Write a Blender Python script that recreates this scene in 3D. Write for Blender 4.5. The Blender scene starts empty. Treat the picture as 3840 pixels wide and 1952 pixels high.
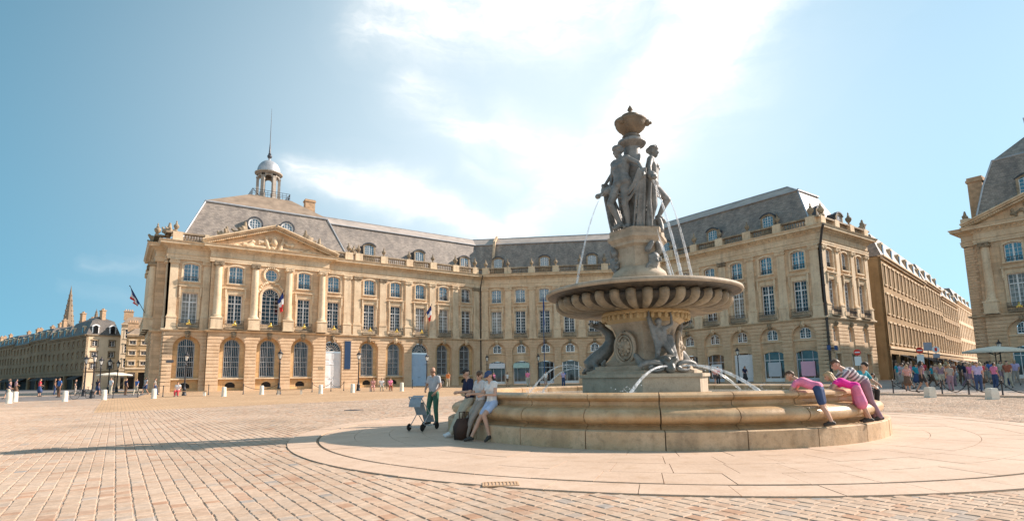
import bpy, math, random
import numpy as np
from mathutils import Vector, Matrix

random.seed(7)
rng = np.random.default_rng(11)
SC = bpy.context.scene
COL = SC.collection
R = math.radians

# ------------------------------------------------------------------ camera
CAM_POS = (0.0, 0.0, 1.40)
YAW, PITCH, ROLL = 0.6271, 0.1328, -0.0161
FOC = 2062.1                      # focal length in pixels of a 3840 wide frame
cd = bpy.data.cameras.new('camera')
cam = bpy.data.objects.new('camera', cd)
COL.objects.link(cam)
fw = Vector((math.sin(YAW) * math.cos(PITCH), math.cos(YAW) * math.cos(PITCH), math.sin(PITCH)))
rt = Vector((math.cos(YAW), -math.sin(YAW), 0))
up = rt.cross(fw)
rt, up = rt * math.cos(ROLL) + up * math.sin(ROLL), up * math.cos(ROLL) - rt * math.sin(ROLL)
cam.matrix_world = Matrix(((rt.x, up.x, -fw.x, CAM_POS[0]), (rt.y, up.y, -fw.y, CAM_POS[1]),
                           (rt.z, up.z, -fw.z, CAM_POS[2]), (0, 0, 0, 1)))
cd.sensor_width = 36.0
cd.lens = FOC / 3840 * 36
cd.shift_x = -(1937.5 - 1920) / 3840
cd.shift_y = (1140.9 - 976) / 3840
cd.clip_start = 0.1
cd.clip_end = 6000
SC.camera = cam

# ------------------------------------------------------------------ sun, sky, exposure
SUN_EL, SUN_ANG = R(32), R(-20)   # direction towards the sun, angle from +X
sdir = Vector((math.cos(SUN_EL) * math.cos(SUN_ANG), math.cos(SUN_EL) * math.sin(SUN_ANG), math.sin(SUN_EL)))
sl = bpy.data.lights.new('sun', 'SUN')
sl.energy = 4.4
sl.angle = R(0.55)
sl.color = (1.0, 0.855, 0.74)
sun = bpy.data.objects.new('sun', sl)
COL.objects.link(sun)
sun.rotation_euler = (-sdir).to_track_quat('-Z', 'Y').to_euler()
sun.location = (60, -20, 60)

W = bpy.data.worlds.new('World')
SC.world = W
W.use_nodes = True
W.cycles.sampling_method = 'MANUAL'
W.cycles.sample_map_resolution = 512
wn = W.node_tree
wn.nodes.clear()


class NG:
    """tiny helper for node graphs: values in, sockets out"""
    def __init__(s, tree):
        s.t = tree

    def node(s, typ, **kw):
        n = s.t.nodes.new(typ)
        for k, v in kw.items():
            setattr(n, k, v)
        return n

    def link(s, a, b):
        if isinstance(a, bpy.types.NodeSocket):
            s.t.links.new(a, b)
        else:
            b.default_value = a

    def math(s, op, a, b=0.0, c=0.0, clamp=False):
        n = s.node('ShaderNodeMath', operation=op, use_clamp=clamp)
        for i, v in enumerate((a, b, c)):
            s.link(v, n.inputs[i])
        return n.outputs[0]

    def mix(s, f, a, b, typ='RGBA', blend='MIX'):
        n = s.node('ShaderNodeMix', data_type='RGBA', blend_type=blend)
        s.link(f, n.inputs[0])
        for v, i in ((a, 6), (b, 7)):
            if not isinstance(v, bpy.types.NodeSocket) and len(v) == 3:
                v = (*v, 1)
            s.link(v, n.inputs[i])
        return n.outputs[2]

    def ramp(s, f, stops, interp='LINEAR'):
        n = s.node('ShaderNodeValToRGB')
        n.color_ramp.interpolation = interp
        e = n.color_ramp.elements
        while len(e) < len(stops):
            e.new(0.5)
        for k, (p, c) in enumerate(stops):
            e[k].position = p
            if not hasattr(c, '__len__'):
                c = (c, c, c)
            e[k].color = (*c[:3], 1)
        s.link(f, n.inputs[0])
        return n.outputs[0]

    def noise(s, vec, scale, detail=3, rough=0.55, dist=0.0):
        n = s.node('ShaderNodeTexNoise')
        n.inputs['Scale'].default_value = scale
        n.inputs['Detail'].default_value = detail
        n.inputs['Roughness'].default_value = rough
        n.inputs['Distortion'].default_value = dist
        if vec is not None:
            s.link(vec, n.inputs['Vector'])
        return n

    def mapping(s, vec, scale=(1, 1, 1), rot=(0, 0, 0), loc=(0, 0, 0)):
        n = s.node('ShaderNodeMapping')
        s.link(vec, n.inputs[0])
        n.inputs['Scale'].default_value = scale
        n.inputs['Rotation'].default_value = rot
        n.inputs['Location'].default_value = loc
        return n.outputs[0]

    def comb(s, x, y, z):
        n = s.node('ShaderNodeCombineXYZ')
        for i, v in enumerate((x, y, z)):
            s.link(v, n.inputs[i])
        return n.outputs[0]


def build_sky():
    g = NG(wn)
    sky = g.node('ShaderNodeTexSky', sky_type='NISHITA', sun_disc=False)
    sky.sun_elevation = SUN_EL
    sky.sun_rotation = math.pi / 2 - SUN_ANG
    sky.altitude = 0
    sky.air_density = 1.0
    sky.dust_density = 0.6
    sky.ozone_density = 2.2
    tc = g.node('ShaderNodeTexCoord')
    sep = g.node('ShaderNodeSeparateXYZ')
    g.link(tc.outputs['Generated'], sep.inputs[0])
    x, y, z = sep.outputs
    az = g.math('MULTIPLY', g.math('ARCTAN2', x, y), 57.2958)
    el = g.math('MULTIPLY', g.math('ARCSINE', z), 57.2958)
    raw = g.comb(az, el, 0.0)
    vn = g.node('ShaderNodeVectorMath', operation='NORMALIZE')   # look a little above the milky horizon band
    g.link(g.comb(x, y, g.math('ADD', g.math('MULTIPLY', g.math('MAXIMUM', z, 0.0), 0.8), 0.24)), vn.inputs[0])
    g.link(vn.outputs[0], sky.inputs['Vector'])
    # drifting cirrus: warp the dome coordinates, then lay soft streaks along the wind
    w1 = g.noise(g.mapping(raw, (0.045, 0.07, 1)), 1.0, 3, 0.55).outputs['Color']
    w2 = g.noise(g.mapping(raw, (0.16, 0.22, 1), loc=(7, 3, 0)), 1.0, 4, 0.6).outputs['Color']

    def warp(vec, wcol, amp):
        m = g.node('ShaderNodeVectorMath', operation='MULTIPLY_ADD')
        g.link(wcol, m.inputs[0])
        m.inputs[1].default_value = (amp, amp, 0)
        g.link(vec, m.inputs[2])
        return m.outputs[0]
    v = warp(warp(raw, w1, 6.0), w2, 3.4)
    off = (3.0 + 1.7,) * 2
    sp = g.node('ShaderNodeSeparateXYZ')
    g.link(v, sp.inputs[0])
    A = g.math('SUBTRACT', sp.outputs[0], off[0])
    E = g.math('SUBTRACT', sp.outputs[1], off[1])
    segs = [  # az0, el0, az1, el1, width0, width1, weight
        (70, 46, 50, 25, 9.5, 5.4, 1.2), (50, 25, 36, 15.6, 5.2, 2.0, 0.95),
        (20, 34.5, 47, 37.5, 3.4, 6.5, 0.9), (24.5, 29.2, 32, 25.0, 3.0, 3.0, 0.85),
        (34, 25.6, 45, 21.5, 3.4, 4.4, 0.75), (13.5, 20.4, 24, 18.2, 1.9, 3.0, 0.95),
        (24, 18.2, 34, 14.6, 2.4, 2.0, 0.95), (30, 21.5, 36, 19.8, 1.4, 1.6, 0.5), (-3, 10.3, 1, 10.2, 0.5, 0.5, 0.26),
        (-4.5, 8.4, 0, 7.6, 0.5, 0.6, 0.12), (105, 42, 150, 30, 8, 8, 1.0), (-165, 24, -110, 36, 8, 7, 1.0), (-150, 44, -60, 40, 7, 8, 0.9), (100, 64, 10, 68, 9, 8, 0.8)]  # closing entries are unseen clouds, added to cast warm white fill
    tot = None
    for a0, e0, a1, e1, wa, wb, wt in segs:
        dx, dy = a1 - a0, e1 - e0
        L2 = dx * dx + dy * dy
        px = g.math('SUBTRACT', A, a0)
        py = g.math('SUBTRACT', E, e0)
        t = g.math('ADD', g.math('MULTIPLY', px, dx / L2), g.math('MULTIPLY', py, dy / L2), clamp=True)
        qx = g.math('SUBTRACT', px, g.math('MULTIPLY', t, dx))
        qy = g.math('SUBTRACT', py, g.math('MULTIPLY', t, dy))
        d2 = g.math('ADD', g.math('MULTIPLY', qx, qx), g.math('MULTIPLY', qy, qy))
        wd = g.math('ADD', g.math('MULTIPLY', t, wb - wa), wa)
        e = g.math('EXPONENT', g.math('DIVIDE', g.math('MULTIPLY', d2, -1.0), g.math('MULTIPLY', wd, wd)))
        e = g.math('MULTIPLY', e, wt)
        tot = e if tot is None else g.math('MAXIMUM', tot, e)
    # thin veil of high cloud; a second, unseen lobe is added behind as fill
    veil = None
    for a0, e0 in ((42.0, 22.0), (212.0, 26.0)):
        d = g.math('SUBTRACT', az, a0)
        if a0 > 180:
            d = g.math('WRAP', d, 180.0, -180.0)
        r2 = g.math('ADD', g.math('POWER', g.math('DIVIDE', g.math('ABSOLUTE', d), 39.0), 2.0), g.math('POWER', g.math('DIVIDE', g.math('ABSOLUTE', g.math('SUBTRACT', el, e0)), 30.0), 2.0))
        e = g.math('MULTIPLY', g.math('EXPONENT', g.math('MULTIPLY', r2, -1.0)), VEIL)
        veil = e if veil is None else g.math('MAXIMUM', veil, e)
    streak = g.noise(g.mapping(v, (0.05, 0.30, 1), rot=(0, 0, R(30))), 1.0, 6, 0.62, 0.5).outputs['Fac']
    puff = g.noise(g.mapping(v, (0.12, 0.19, 1)), 1.0, 7, 0.66, 0.3).outputs['Fac']
    tex = g.math('ADD', g.math('MULTIPLY', streak, 1.7), g.math('MULTIPLY', puff, 1.5))
    dens = g.math('MULTIPLY', tot, g.math('SUBTRACT', tex, 0.72))
    cloud = g.ramp(dens, [(0.03, 0.0), (0.34, 0.07), (0.70, 0.27), (1.25, 0.66)], 'B_SPLINE')
    hsv = g.node('ShaderNodeHueSaturation')
    hsv.inputs['Hue'].default_value = 0.463
    hsv.inputs['Saturation'].default_value = 1.30
    hsv.inputs['Value'].default_value = SKY_VALUE
    g.link(sky.outputs[0], hsv.inputs['Color'])
    col = g.mix(cloud, g.mix(veil, hsv.outputs[0], VEIL_COL), CLOUD)
    bg = g.node('ShaderNodeBackground')
    g.link(col, bg.inputs[0])
    bg.inputs[1].default_value = SKY_STRENGTH
    out = g.node('ShaderNodeOutputWorld')
    g.link(bg.outputs[0], out.inputs[0])


SKY_STRENGTH = 0.14
SKY_VALUE = 0.60
VEIL = 0.66
VEIL_COL = (4.4, 4.8, 5.0)
CLOUD = (6.5, 6.15, 5.75)
build_sky()

vs = SC.view_settings
vs.view_transform = 'Standard'
vs.look = 'None'
vs.exposure = 0.94
vs.gamma = 1.0
vs.use_curve_mapping = False

# ------------------------------------------------------------------ scene graph helpers


def tag(o, label=None, cat=None, group=None, kind=None):
    if label:
        o['label'] = label
    if cat:
        o['category'] = cat
    if group:
        o['group'] = group
    if kind:
        o['kind'] = kind
    return o


def empty(name, loc, label=None, cat=None, group=None, rz=0.0):
    o = bpy.data.objects.new(name, None)
    o.location = loc
    o.rotation_euler = (0, 0, rz)
    COL.objects.link(o)
    return tag(o, label, cat, group)


def link(name, me, parent=None, world=True):
    """link a mesh; with world=True its coordinates are world coordinates even under a parent"""
    o = bpy.data.objects.new(name, me)
    COL.objects.link(o)
    if parent is not None:
        o.parent = parent
        if world:
            p, M = parent, Matrix.Identity(4)
            chain = []
            while p is not None:
                chain.append(p)
                p = p.parent
            for p in reversed(chain):
                M = M @ p.matrix_parent_inverse @ p.matrix_basis
            o.matrix_parent_inverse = M.inverted()
    return o


def copy_tree(o, parent=None, loc=None, rz=None):
    c = o.copy()
    COL.objects.link(c)
    if parent is not None:
        c.parent = parent
    if loc is not None:
        c.location = loc
    if rz is not None:
        c.rotation_euler = (0, 0, rz)
    for ch in list(o.children):
        copy_tree(ch, c)
    return c


class MB:
    """mesh builder; F maps local (a, b, c) to scene coordinates"""
    def __init__(s, F=None):
        s.v, s.f, s.m, s.F, s.mi = [], [], [], F, 0

    def add(s, vs, fs):
        k = len(s.v)
        s.v += [s.F(*p) for p in vs] if s.F else [tuple(p) for p in vs]
        s.f += [tuple(i + k for i in q) for q in fs]
        s.m += [s.mi] * len(fs)
        return s

    def box(s, x0, x1, y0, y1, z0, z1):
        return s.add([(x0, y0, z0), (x1, y0, z0), (x1, y1, z0), (x0, y1, z0), (x0, y0, z1), (x1, y0, z1), (x1, y1, z1), (x0, y1, z1)],
                     [(0, 3, 2, 1), (4, 5, 6, 7), (0, 1, 5, 4), (1, 2, 6, 5), (2, 3, 7, 6), (3, 0, 4, 7)])

    def bar(s, p, q, r, n=6, r2=None):
        return s.tube([p, q], [r, r if r2 is None else r2], n)

    def tube(s, pts, r, n=8, cap=True):
        pts = [Vector(p) for p in pts]
        if not hasattr(r, '__len__'):
            r = [r] * len(pts)
        vs, fs = [], []
        ref = None
        for i, p in enumerate(pts):
            t = (pts[min(i + 1, len(pts) - 1)] - pts[max(i - 1, 0)])
            t.normalize()
            if ref is None:
                ref = Vector((0, 0, 1)) if abs(t.z) < 0.9 else Vector((1, 0, 0))
            a = t.cross(ref)
            if a.length < 1e-6:
                a = t.orthogonal()
            a.normalize()
            b = t.cross(a)
            ref = -b if False else ref
            for k in range(n):
                th = 2 * math.pi * k / n
                vs.append(p + (a * math.cos(th) + b * math.sin(th)) * r[i])
        for i in range(len(pts) - 1):
            for k in range(n):
                fs.append((i * n + k, i * n + (k + 1) % n, (i + 1) * n + (k + 1) % n, (i + 1) * n + k))
        if cap:
            fs.append(tuple(range(n))[::-1])
            fs.append(tuple((len(pts) - 1) * n + k for k in range(n)))
        return s.add(vs, fs)

    def lathe(s, prof, n=16, c=(0, 0, 0), t0=0.0, t1=None, fn=None):
        full = t1 is None
        t1 = 2 * math.pi if full else t1
        m = n if full else n + 1
        vs, fs = [], []
        for r, z in prof:
            for k in range(m):
                th = t0 + (t1 - t0) * k / n
                rr = fn(r, z, th) if fn else r
                vs.append((c[0] + rr * math.cos(th), c[1] + rr * math.sin(th), c[2] + z))
        for i in range(len(prof) - 1):
            for k in range(n):
                k2 = (k + 1) % m
                fs.append((i * m + k, i * m + k2, (i + 1) * m + k2, (i + 1) * m + k))
        return s.add(vs, fs)

    def ball(s, c, r, n=10, k=6):
        if not hasattr(r, '__len__'):
            r = (r, r, r)
        vs = [(c[0], c[1], c[2] - r[2])]
        for i in range(1, k):
            ph = -math.pi / 2 + math.pi * i / k
            for j in range(n):
                th = 2 * math.pi * j / n
                vs.append((c[0] + r[0] * math.cos(ph) * math.cos(th), c[1] + r[1] * math.cos(ph) * math.sin(th), c[2] + r[2] * math.sin(ph)))
        vs.append((c[0], c[1], c[2] + r[2]))
        fs = [(0, 1 + (j + 1) % n, 1 + j) for j in range(n)]
        for i in range(k - 2):
            for j in range(n):
                a = 1 + i * n
                fs.append((a + j, a + (j + 1) % n, a + n + (j + 1) % n, a + n + j))
        a = 1 + (k - 2) * n
        fs += [(a + j, a + (j + 1) % n, len(vs) - 1) for j in range(n)]
        return s.add(vs, fs)

    def prism(s, poly, h0, h1, axis='o'):
        """polygon (a,c) extruded along the middle coordinate b"""
        n = len(poly)
        vs = [(a, h0, c) for a, c in poly] + [(a, h1, c) for a, c in poly]
        fs = [tuple(range(n)), tuple(range(2 * n - 1, n - 1, -1))] + [(k, (k + 1) % n, n + (k + 1) % n, n + k) for k in range(n)]
        return s.add(vs, fs)

    def mesh(s, name, mats, smooth=False):
        me = bpy.data.meshes.new(name)
        me.from_pydata([tuple(p) for p in s.v], [], s.f)
        if not isinstance(mats, (list, tuple)):
            mats = [mats]
        for m in mats:
            me.materials.append(m)
        if len(mats) > 1:
            me.polygons.foreach_set('material_index', s.m)
        if smooth:
            me.polygons.foreach_set('use_smooth', [True] * len(me.polygons))
            if smooth != 'all':
                me.set_sharp_from_angle(angle=R(40))
        me.update()
        return me

    def build(s, name, mats, parent=None, smooth=False, world=True, kind=None, label=None):
        o = link(name, s.mesh(name, mats, smooth), parent, world)
        return tag(o, label=label, kind=kind)


TMP = bpy.data.scenes.new('workshop')              # side scene for evaluating modifiers and curves


def evaluated(ob):
    """mesh of a temporary object with its modifiers applied; the object is removed"""
    TMP.collection.objects.link(ob)
    vl = TMP.view_layers[0]
    vl.update()
    me = bpy.data.meshes.new_from_object(ob.evaluated_get(vl.depsgraph))
    bpy.data.objects.remove(ob)
    return me


def plate(name, F, outer, holes, o0, o1, mat, parent=None):
    """flat slab in the (u, z) plane with holes, between depths o0 and o1"""
    cu = bpy.data.curves.new('tmp', 'CURVE')
    cu.dimensions = '2D'
    cu.fill_mode = 'BOTH'
    cu.extrude = (o1 - o0) / 2
    for loop in [outer] + holes:
        sp = cu.splines.new('POLY')
        sp.points.add(len(loop) - 1)
        for p, (a, c) in zip(sp.points, loop):
            p.co = (a, c, 0, 1)
        sp.use_cyclic_u = True
    ob = bpy.data.objects.new('tmp', cu)
    me = evaluated(ob)
    mid = (o0 + o1) / 2
    for v in me.vertices:
        v.co = F(v.co.x, v.co.z + mid, v.co.y)
    me.materials.clear()
    me.materials.append(mat)
    me.name = name
    return link(name, me, parent)


def arch_loop(u, w, z0, zs, rise=None, n=14):
    """opening of width w from z0, springing at zs, round (or segmental with given rise) head"""
    h = w / 2
    if rise is None:
        rise = h
    rad = (h * h + rise * rise) / (2 * rise)
    a = math.asin(min(1, h / rad))
    pts = [(u - h, z0), (u + h, z0)]
    for k in range(n + 1):
        t = a - 2 * a * k / n
        pts.append((u + rad * math.sin(t), zs + rise - rad + rad * math.cos(t)))
    return pts


def circle_loop(u, z, r, n=20):
    return [(u + r * math.cos(2 * math.pi * k / n), z + r * math.sin(2 * math.pi * k / n)) for k in range(n)]


def rect_loop(u0, u1, z0, z1):
    return [(u0, z0), (u1, z0), (u1, z1), (u0, z1)]


def offset_path(path):
    """miter vectors (to the right of travel) for an open plan polyline"""
    res = []
    for i, p in enumerate(path):
        ns = []
        for a, b in ((i - 1, i), (i, i + 1)):
            if a < 0 or b >= len(path):
                continue
            dx, dy = path[b][0] - path[a][0], path[b][1] - path[a][1]
            L = math.hypot(dx, dy)
            ns.append((dy / L, -dx / L))
        if len(ns) == 1:
            res.append(ns[0])
        else:
            d = 1 + ns[0][0] * ns[1][0] + ns[0][1] * ns[1][1]
            res.append(((ns[0][0] + ns[1][0]) / d, (ns[0][1] + ns[1][1]) / d))
    return res


def sweep(mb, path, prof, z0=0.0, cap=True):
    """sweep a profile [(out, z)] along a plan path; out is to the right of travel"""
    mv = offset_path(path)
    n = len(prof)
    vs = [(p[0] + m[0] * o, p[1] + m[1] * o, z0 + z) for p, m in zip(path, mv) for o, z in prof]
    fs = [(i * n + k, (i + 1) * n + k, (i + 1) * n + k + 1, i * n + k + 1) for i in range(len(path) - 1) for k in range(n - 1)]
    if cap:
        fs += [tuple(range(n)), tuple((len(path) - 1) * n + k for k in range(n))[::-1]]
    F, mb.F = mb.F, None
    mb.add(vs, fs)
    mb.F = F


# ------------------------------------------------------------------ materials
M = {}


def new_mat(name):
    m = bpy.data.materials.new(name)
    m.use_nodes = True
    t = m.node_tree
    b = t.nodes['Principled BSDF']
    M[name] = m
    return m, NG(t), b


def simple(name, col, rough=0.6, metal=0.0, var=0.12, scale=3.0, spec=0.4, bump=0.0):
    m, g, b = new_mat(name)
    pos = g.node('ShaderNodeNewGeometry').outputs['Position']
    n = g.noise(pos, scale, 4).outputs['Fac']
    lo = tuple(c * (1 - var) for c in col)
    hi = tuple(min(1, c * (1 + var)) for c in col)
    g.link(g.ramp(n, [(0.3, lo), (0.7, hi)]), b.inputs['Base Color'])
    b.inputs['Roughness'].default_value = rough
    b.inputs['Metallic'].default_value = metal
    b.inputs['Specular IOR Level'].default_value = spec
    if bump:
        bp = g.node('ShaderNodeBump')
        bp.inputs['Strength'].default_value = bump
        bp.inputs['Distance'].default_value = 0.02
        g.link(n, bp.inputs['Height'])
        g.link(bp.outputs[0], b.inputs['Normal'])
    return m


def stone(name, a, bcol, stain, stain_amt=0.35, streak=0.3, rough=0.8, scale=0.6, blocks=None, bump=0.35, fine=14.0, spec=0.3):
    """weathered stone: two tones in soft patches, block to block change, rain streaks, grain"""
    m, g, b = new_mat(name)
    pos = g.node('ShaderNodeNewGeometry').outputs['Position']
    n1 = g.noise(pos, scale, 3, 0.6).outputs['Fac']
    col = g.mix(g.ramp(n1, [(0.33, 0), (0.67, 1)]), a, bcol)
    if blocks:
        bw, bh = blocks
        sp = g.node('ShaderNodeSeparateXYZ')
        g.link(pos, sp.inputs[0])
        uu = g.math('ADD', g.math('MULTIPLY', sp.outputs[0], 1.0), g.math('MULTIPLY', sp.outputs[1], -0.83))
        br = g.node('ShaderNodeTexBrick')
        g.link(g.comb(uu, sp.outputs[2], 0.0), br.inputs['Vector'])
        br.inputs['Scale'].default_value = 1.0
        br.inputs['Brick Width'].default_value = bw
        br.inputs['Row Height'].default_value = bh
        br.inputs['Mortar Size'].default_value = 0.012
        br.inputs['Mortar Smooth'].default_value = 0.3
        br.inputs['Color1'].default_value = (0.80, 0.80, 0.80, 1)
        br.inputs['Color2'].default_value = (1.12, 1.09, 1.04, 1)
        br.inputs['Mortar'].default_value = (0.62, 0.56, 0.5, 1)
        col = g.mix(0.85, col, br.outputs[0], blend='MULTIPLY')
    n2 = g.noise(g.mapping(pos, (1.6, 1.6, 0.16)), 1.0, 3, 0.6).outputs['Fac']
    col = g.mix(g.math('MULTIPLY', g.ramp(n2, [(0.52, 0), (0.74, 1)]), streak), col, stain)
    n3 = g.noise(pos, scale * 4.1, 4, 0.68).outputs['Fac']
    col = g.mix(g.math('MULTIPLY', g.ramp(n3, [(0.5, 0), (0.75, 1)]), stain_amt), col, stain)
    n4 = g.noise(pos, fine, 2, 0.6).outputs['Fac']
    col = g.mix(0.5, col, g.ramp(n4, [(0.25, (0.78, 0.77, 0.76)), (0.75, (1.14, 1.14, 1.14))]), blend='MULTIPLY')
    g.link(col, b.inputs['Base Color'])
    b.inputs['Roughness'].default_value = rough
    b.inputs['Specular IOR Level'].default_value = spec
    bp = g.node('ShaderNodeBump')
    bp.inputs['Strength'].default_value = bump
    bp.inputs['Distance'].default_value = 0.03
    g.link(g.math('ADD', n3, g.math('MULTIPLY', n4, 0.5)), bp.inputs['Height'])
    g.link(bp.outputs[0], b.inputs['Normal'])
    return m


stone('limestone', (0.635, 0.445, 0.28), (0.765, 0.575, 0.395), (0.25, 0.175, 0.11), 0.28, 0.38, blocks=(1.35, 0.43))
stone('limestone_trim', (0.65, 0.49, 0.325), (0.79, 0.64, 0.45), (0.20, 0.15, 0.10), 0.34, 0.42, fine=9)
stone('limestone_rustic', (0.625, 0.435, 0.27), (0.745, 0.55, 0.37), (0.25, 0.18, 0.11), 0.25, 0.22, fine=9, scale=0.8)
stone('weathered', (0.25, 0.19, 0.13), (0.44, 0.345, 0.24), (0.09, 0.075, 0.055), 0.6, 0.6, scale=1.1)
stone('limestone_dark', (0.22, 0.175, 0.12), (0.44, 0.34, 0.23), (0.06, 0.05, 0.04), 0.6, 0.55, scale=1.5)
stone('niche_stone', (0.56, 0.375, 0.19), (0.66, 0.47, 0.27), (0.28, 0.17, 0.09), 0.2, 0.25, blocks=(0.9, 0.43))
stone('quay_stone_shaded', (0.22, 0.155, 0.09), (0.31, 0.225, 0.135), (0.13, 0.10, 0.06), 0.45, 0.5, scale=0.25)  # shade put into the colour of fronts turned from the sun
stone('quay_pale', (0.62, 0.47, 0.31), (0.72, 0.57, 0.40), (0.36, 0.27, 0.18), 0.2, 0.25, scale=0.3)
stone('street_stone', (0.33, 0.22, 0.11), (0.44, 0.305, 0.165), (0.16, 0.11, 0.06), 0.35, 0.5, scale=0.3)
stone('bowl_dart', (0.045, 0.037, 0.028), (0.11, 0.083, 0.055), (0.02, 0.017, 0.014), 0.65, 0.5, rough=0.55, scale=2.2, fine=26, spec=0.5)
stone('bowl_stone', (0.18, 0.14, 0.092), (0.37, 0.28, 0.175), (0.05, 0.04, 0.03), 0.5, 0.55, rough=0.5, scale=1.6, fine=26, spec=0.5)
stone('pedestal_stone', (0.37, 0.295, 0.215), (0.50, 0.405, 0.30), (0.17, 0.13, 0.09), 0.45, 0.45, rough=0.65, scale=1.4, fine=24)
stone('top_stone', (0.15, 0.122, 0.09), (0.24, 0.19, 0.135), (0.10, 0.08, 0.055), 0.45, 0.4, rough=0.55, scale=3, fine=30)
stone('cap_stone', (0.50, 0.35, 0.17), (0.57, 0.42, 0.235), (0.22, 0.15, 0.08), 0.3, 0.3, rough=0.6, scale=1.5, fine=24)
stone('statue_stone', (0.125, 0.125, 0.118), (0.27, 0.265, 0.25), (0.05, 0.048, 0.043), 0.6, 0.5, rough=0.5, scale=2.2, fine=30, spec=0.5)
stone('dark_bronze', (0.10, 0.10, 0.09), (0.21, 0.205, 0.185), (0.03, 0.03, 0.027), 0.5, 0.3, rough=0.38, scale=2.5, fine=30, spec=0.6)
stone('basin_stone', (0.49, 0.305, 0.15), (0.61, 0.425, 0.245), (0.24, 0.145, 0.08), 0.55, 0.6, rough=0.36, scale=1.6, fine=32, bump=0.22, spec=0.5)
stone('basin_plinth', (0.51, 0.35, 0.205), (0.62, 0.45, 0.29), (0.21, 0.145, 0.09), 0.6, 0.7, rough=0.6, scale=1.7, fine=32)
stone('surround_slab', (0.53, 0.385, 0.28), (0.615, 0.46, 0.345), (0.38, 0.235, 0.13), 0.45, 0.0, rough=0.6, scale=0.7, fine=30, bump=0.15)
stone('bollard_stone', (0.74, 0.66, 0.54), (0.82, 0.75, 0.64), (0.50, 0.42, 0.32), 0.2, 0.25, scale=2)
stone('lantern_stone', (0.36, 0.315, 0.265), (0.47, 0.42, 0.36), (0.17, 0.145, 0.12), 0.4, 0.4, scale=1.5)
stone('tower_stone', (0.19, 0.145, 0.10), (0.27, 0.21, 0.15), (0.15, 0.12, 0.08), 0.4, 0.4, scale=0.12, fine=2)
simple('white_paint', (0.78, 0.78, 0.77), 0.4, var=0.05)
simple('door_paint', (0.76, 0.78, 0.80), 0.45, var=0.05)
simple('door_blue', (0.42, 0.55, 0.70), 0.45, var=0.06)
simple('iron', (0.035, 0.035, 0.04), 0.45, 0.3, var=0.2)
simple('iron_light', (0.46, 0.46, 0.46), 0.5, 0.2, var=0.1)
simple('gold', (0.78, 0.52, 0.12), 0.35, 0.8)
simple('zinc', (0.42, 0.44, 0.46), 0.45, 0.35, var=0.18, scale=1.5)
simple('lead_dark', (0.07, 0.075, 0.085), 0.5, 0.2, var=0.25, scale=2)
simple('rust_pipe', (0.06, 0.05, 0.045), 0.6)
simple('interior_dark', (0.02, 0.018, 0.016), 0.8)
simple('wood_bench', (0.42, 0.29, 0.17), 0.6, var=0.2, scale=6)
simple('banner_blue', (0.010, 0.042, 0.11), 0.7, var=0.1)
simple('flag_blue', (0.02, 0.05, 0.22), 0.75)
simple('flag_white', (0.80, 0.80, 0.80), 0.75, var=0.04)
simple('flag_red', (0.66, 0.04, 0.04), 0.75)
simple('sign_red', (0.70, 0.035, 0.02), 0.4)
simple('sign_white', (0.80, 0.80, 0.78), 0.4, var=0.03)
simple('sign_blue', (0.02, 0.09, 0.25), 0.4)
simple('sign_grey', (0.30, 0.31, 0.36), 0.5)
simple('parasol_cloth', (0.76, 0.68, 0.55), 0.8, var=0.05)
simple('awning_dark', (0.05, 0.04, 0.035), 0.8)
simple('awning_mint', (0.46, 0.62, 0.56), 0.7)
simple('poster_pink', (0.80, 0.44, 0.56), 0.5, var=0.04)
simple('poster_grey', (0.56, 0.58, 0.62), 0.5, var=0.04)
simple('poster_white', (0.76, 0.76, 0.78), 0.5, var=0.04)
simple('car_silver', (0.42, 0.44, 0.46), 0.3, 0.6)
simple('car_dark', (0.03, 0.033, 0.04), 0.3, 0.3)
simple('rubber', (0.02, 0.02, 0.02), 0.8)
simple('lamp_glass', (0.78, 0.76, 0.70), 0.2, spec=0.6, var=0.03)
simple('roof_lead', (0.40, 0.345, 0.30), 0.6, 0.0, var=0.2, scale=0.7)
simple('roof_ochre', (0.27, 0.205, 0.15), 0.85, var=0.25, scale=1.0, bump=0.3)
simple('brick_chimney', (0.50, 0.33, 0.20), 0.85, var=0.25, scale=2.5, bump=0.3)


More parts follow.
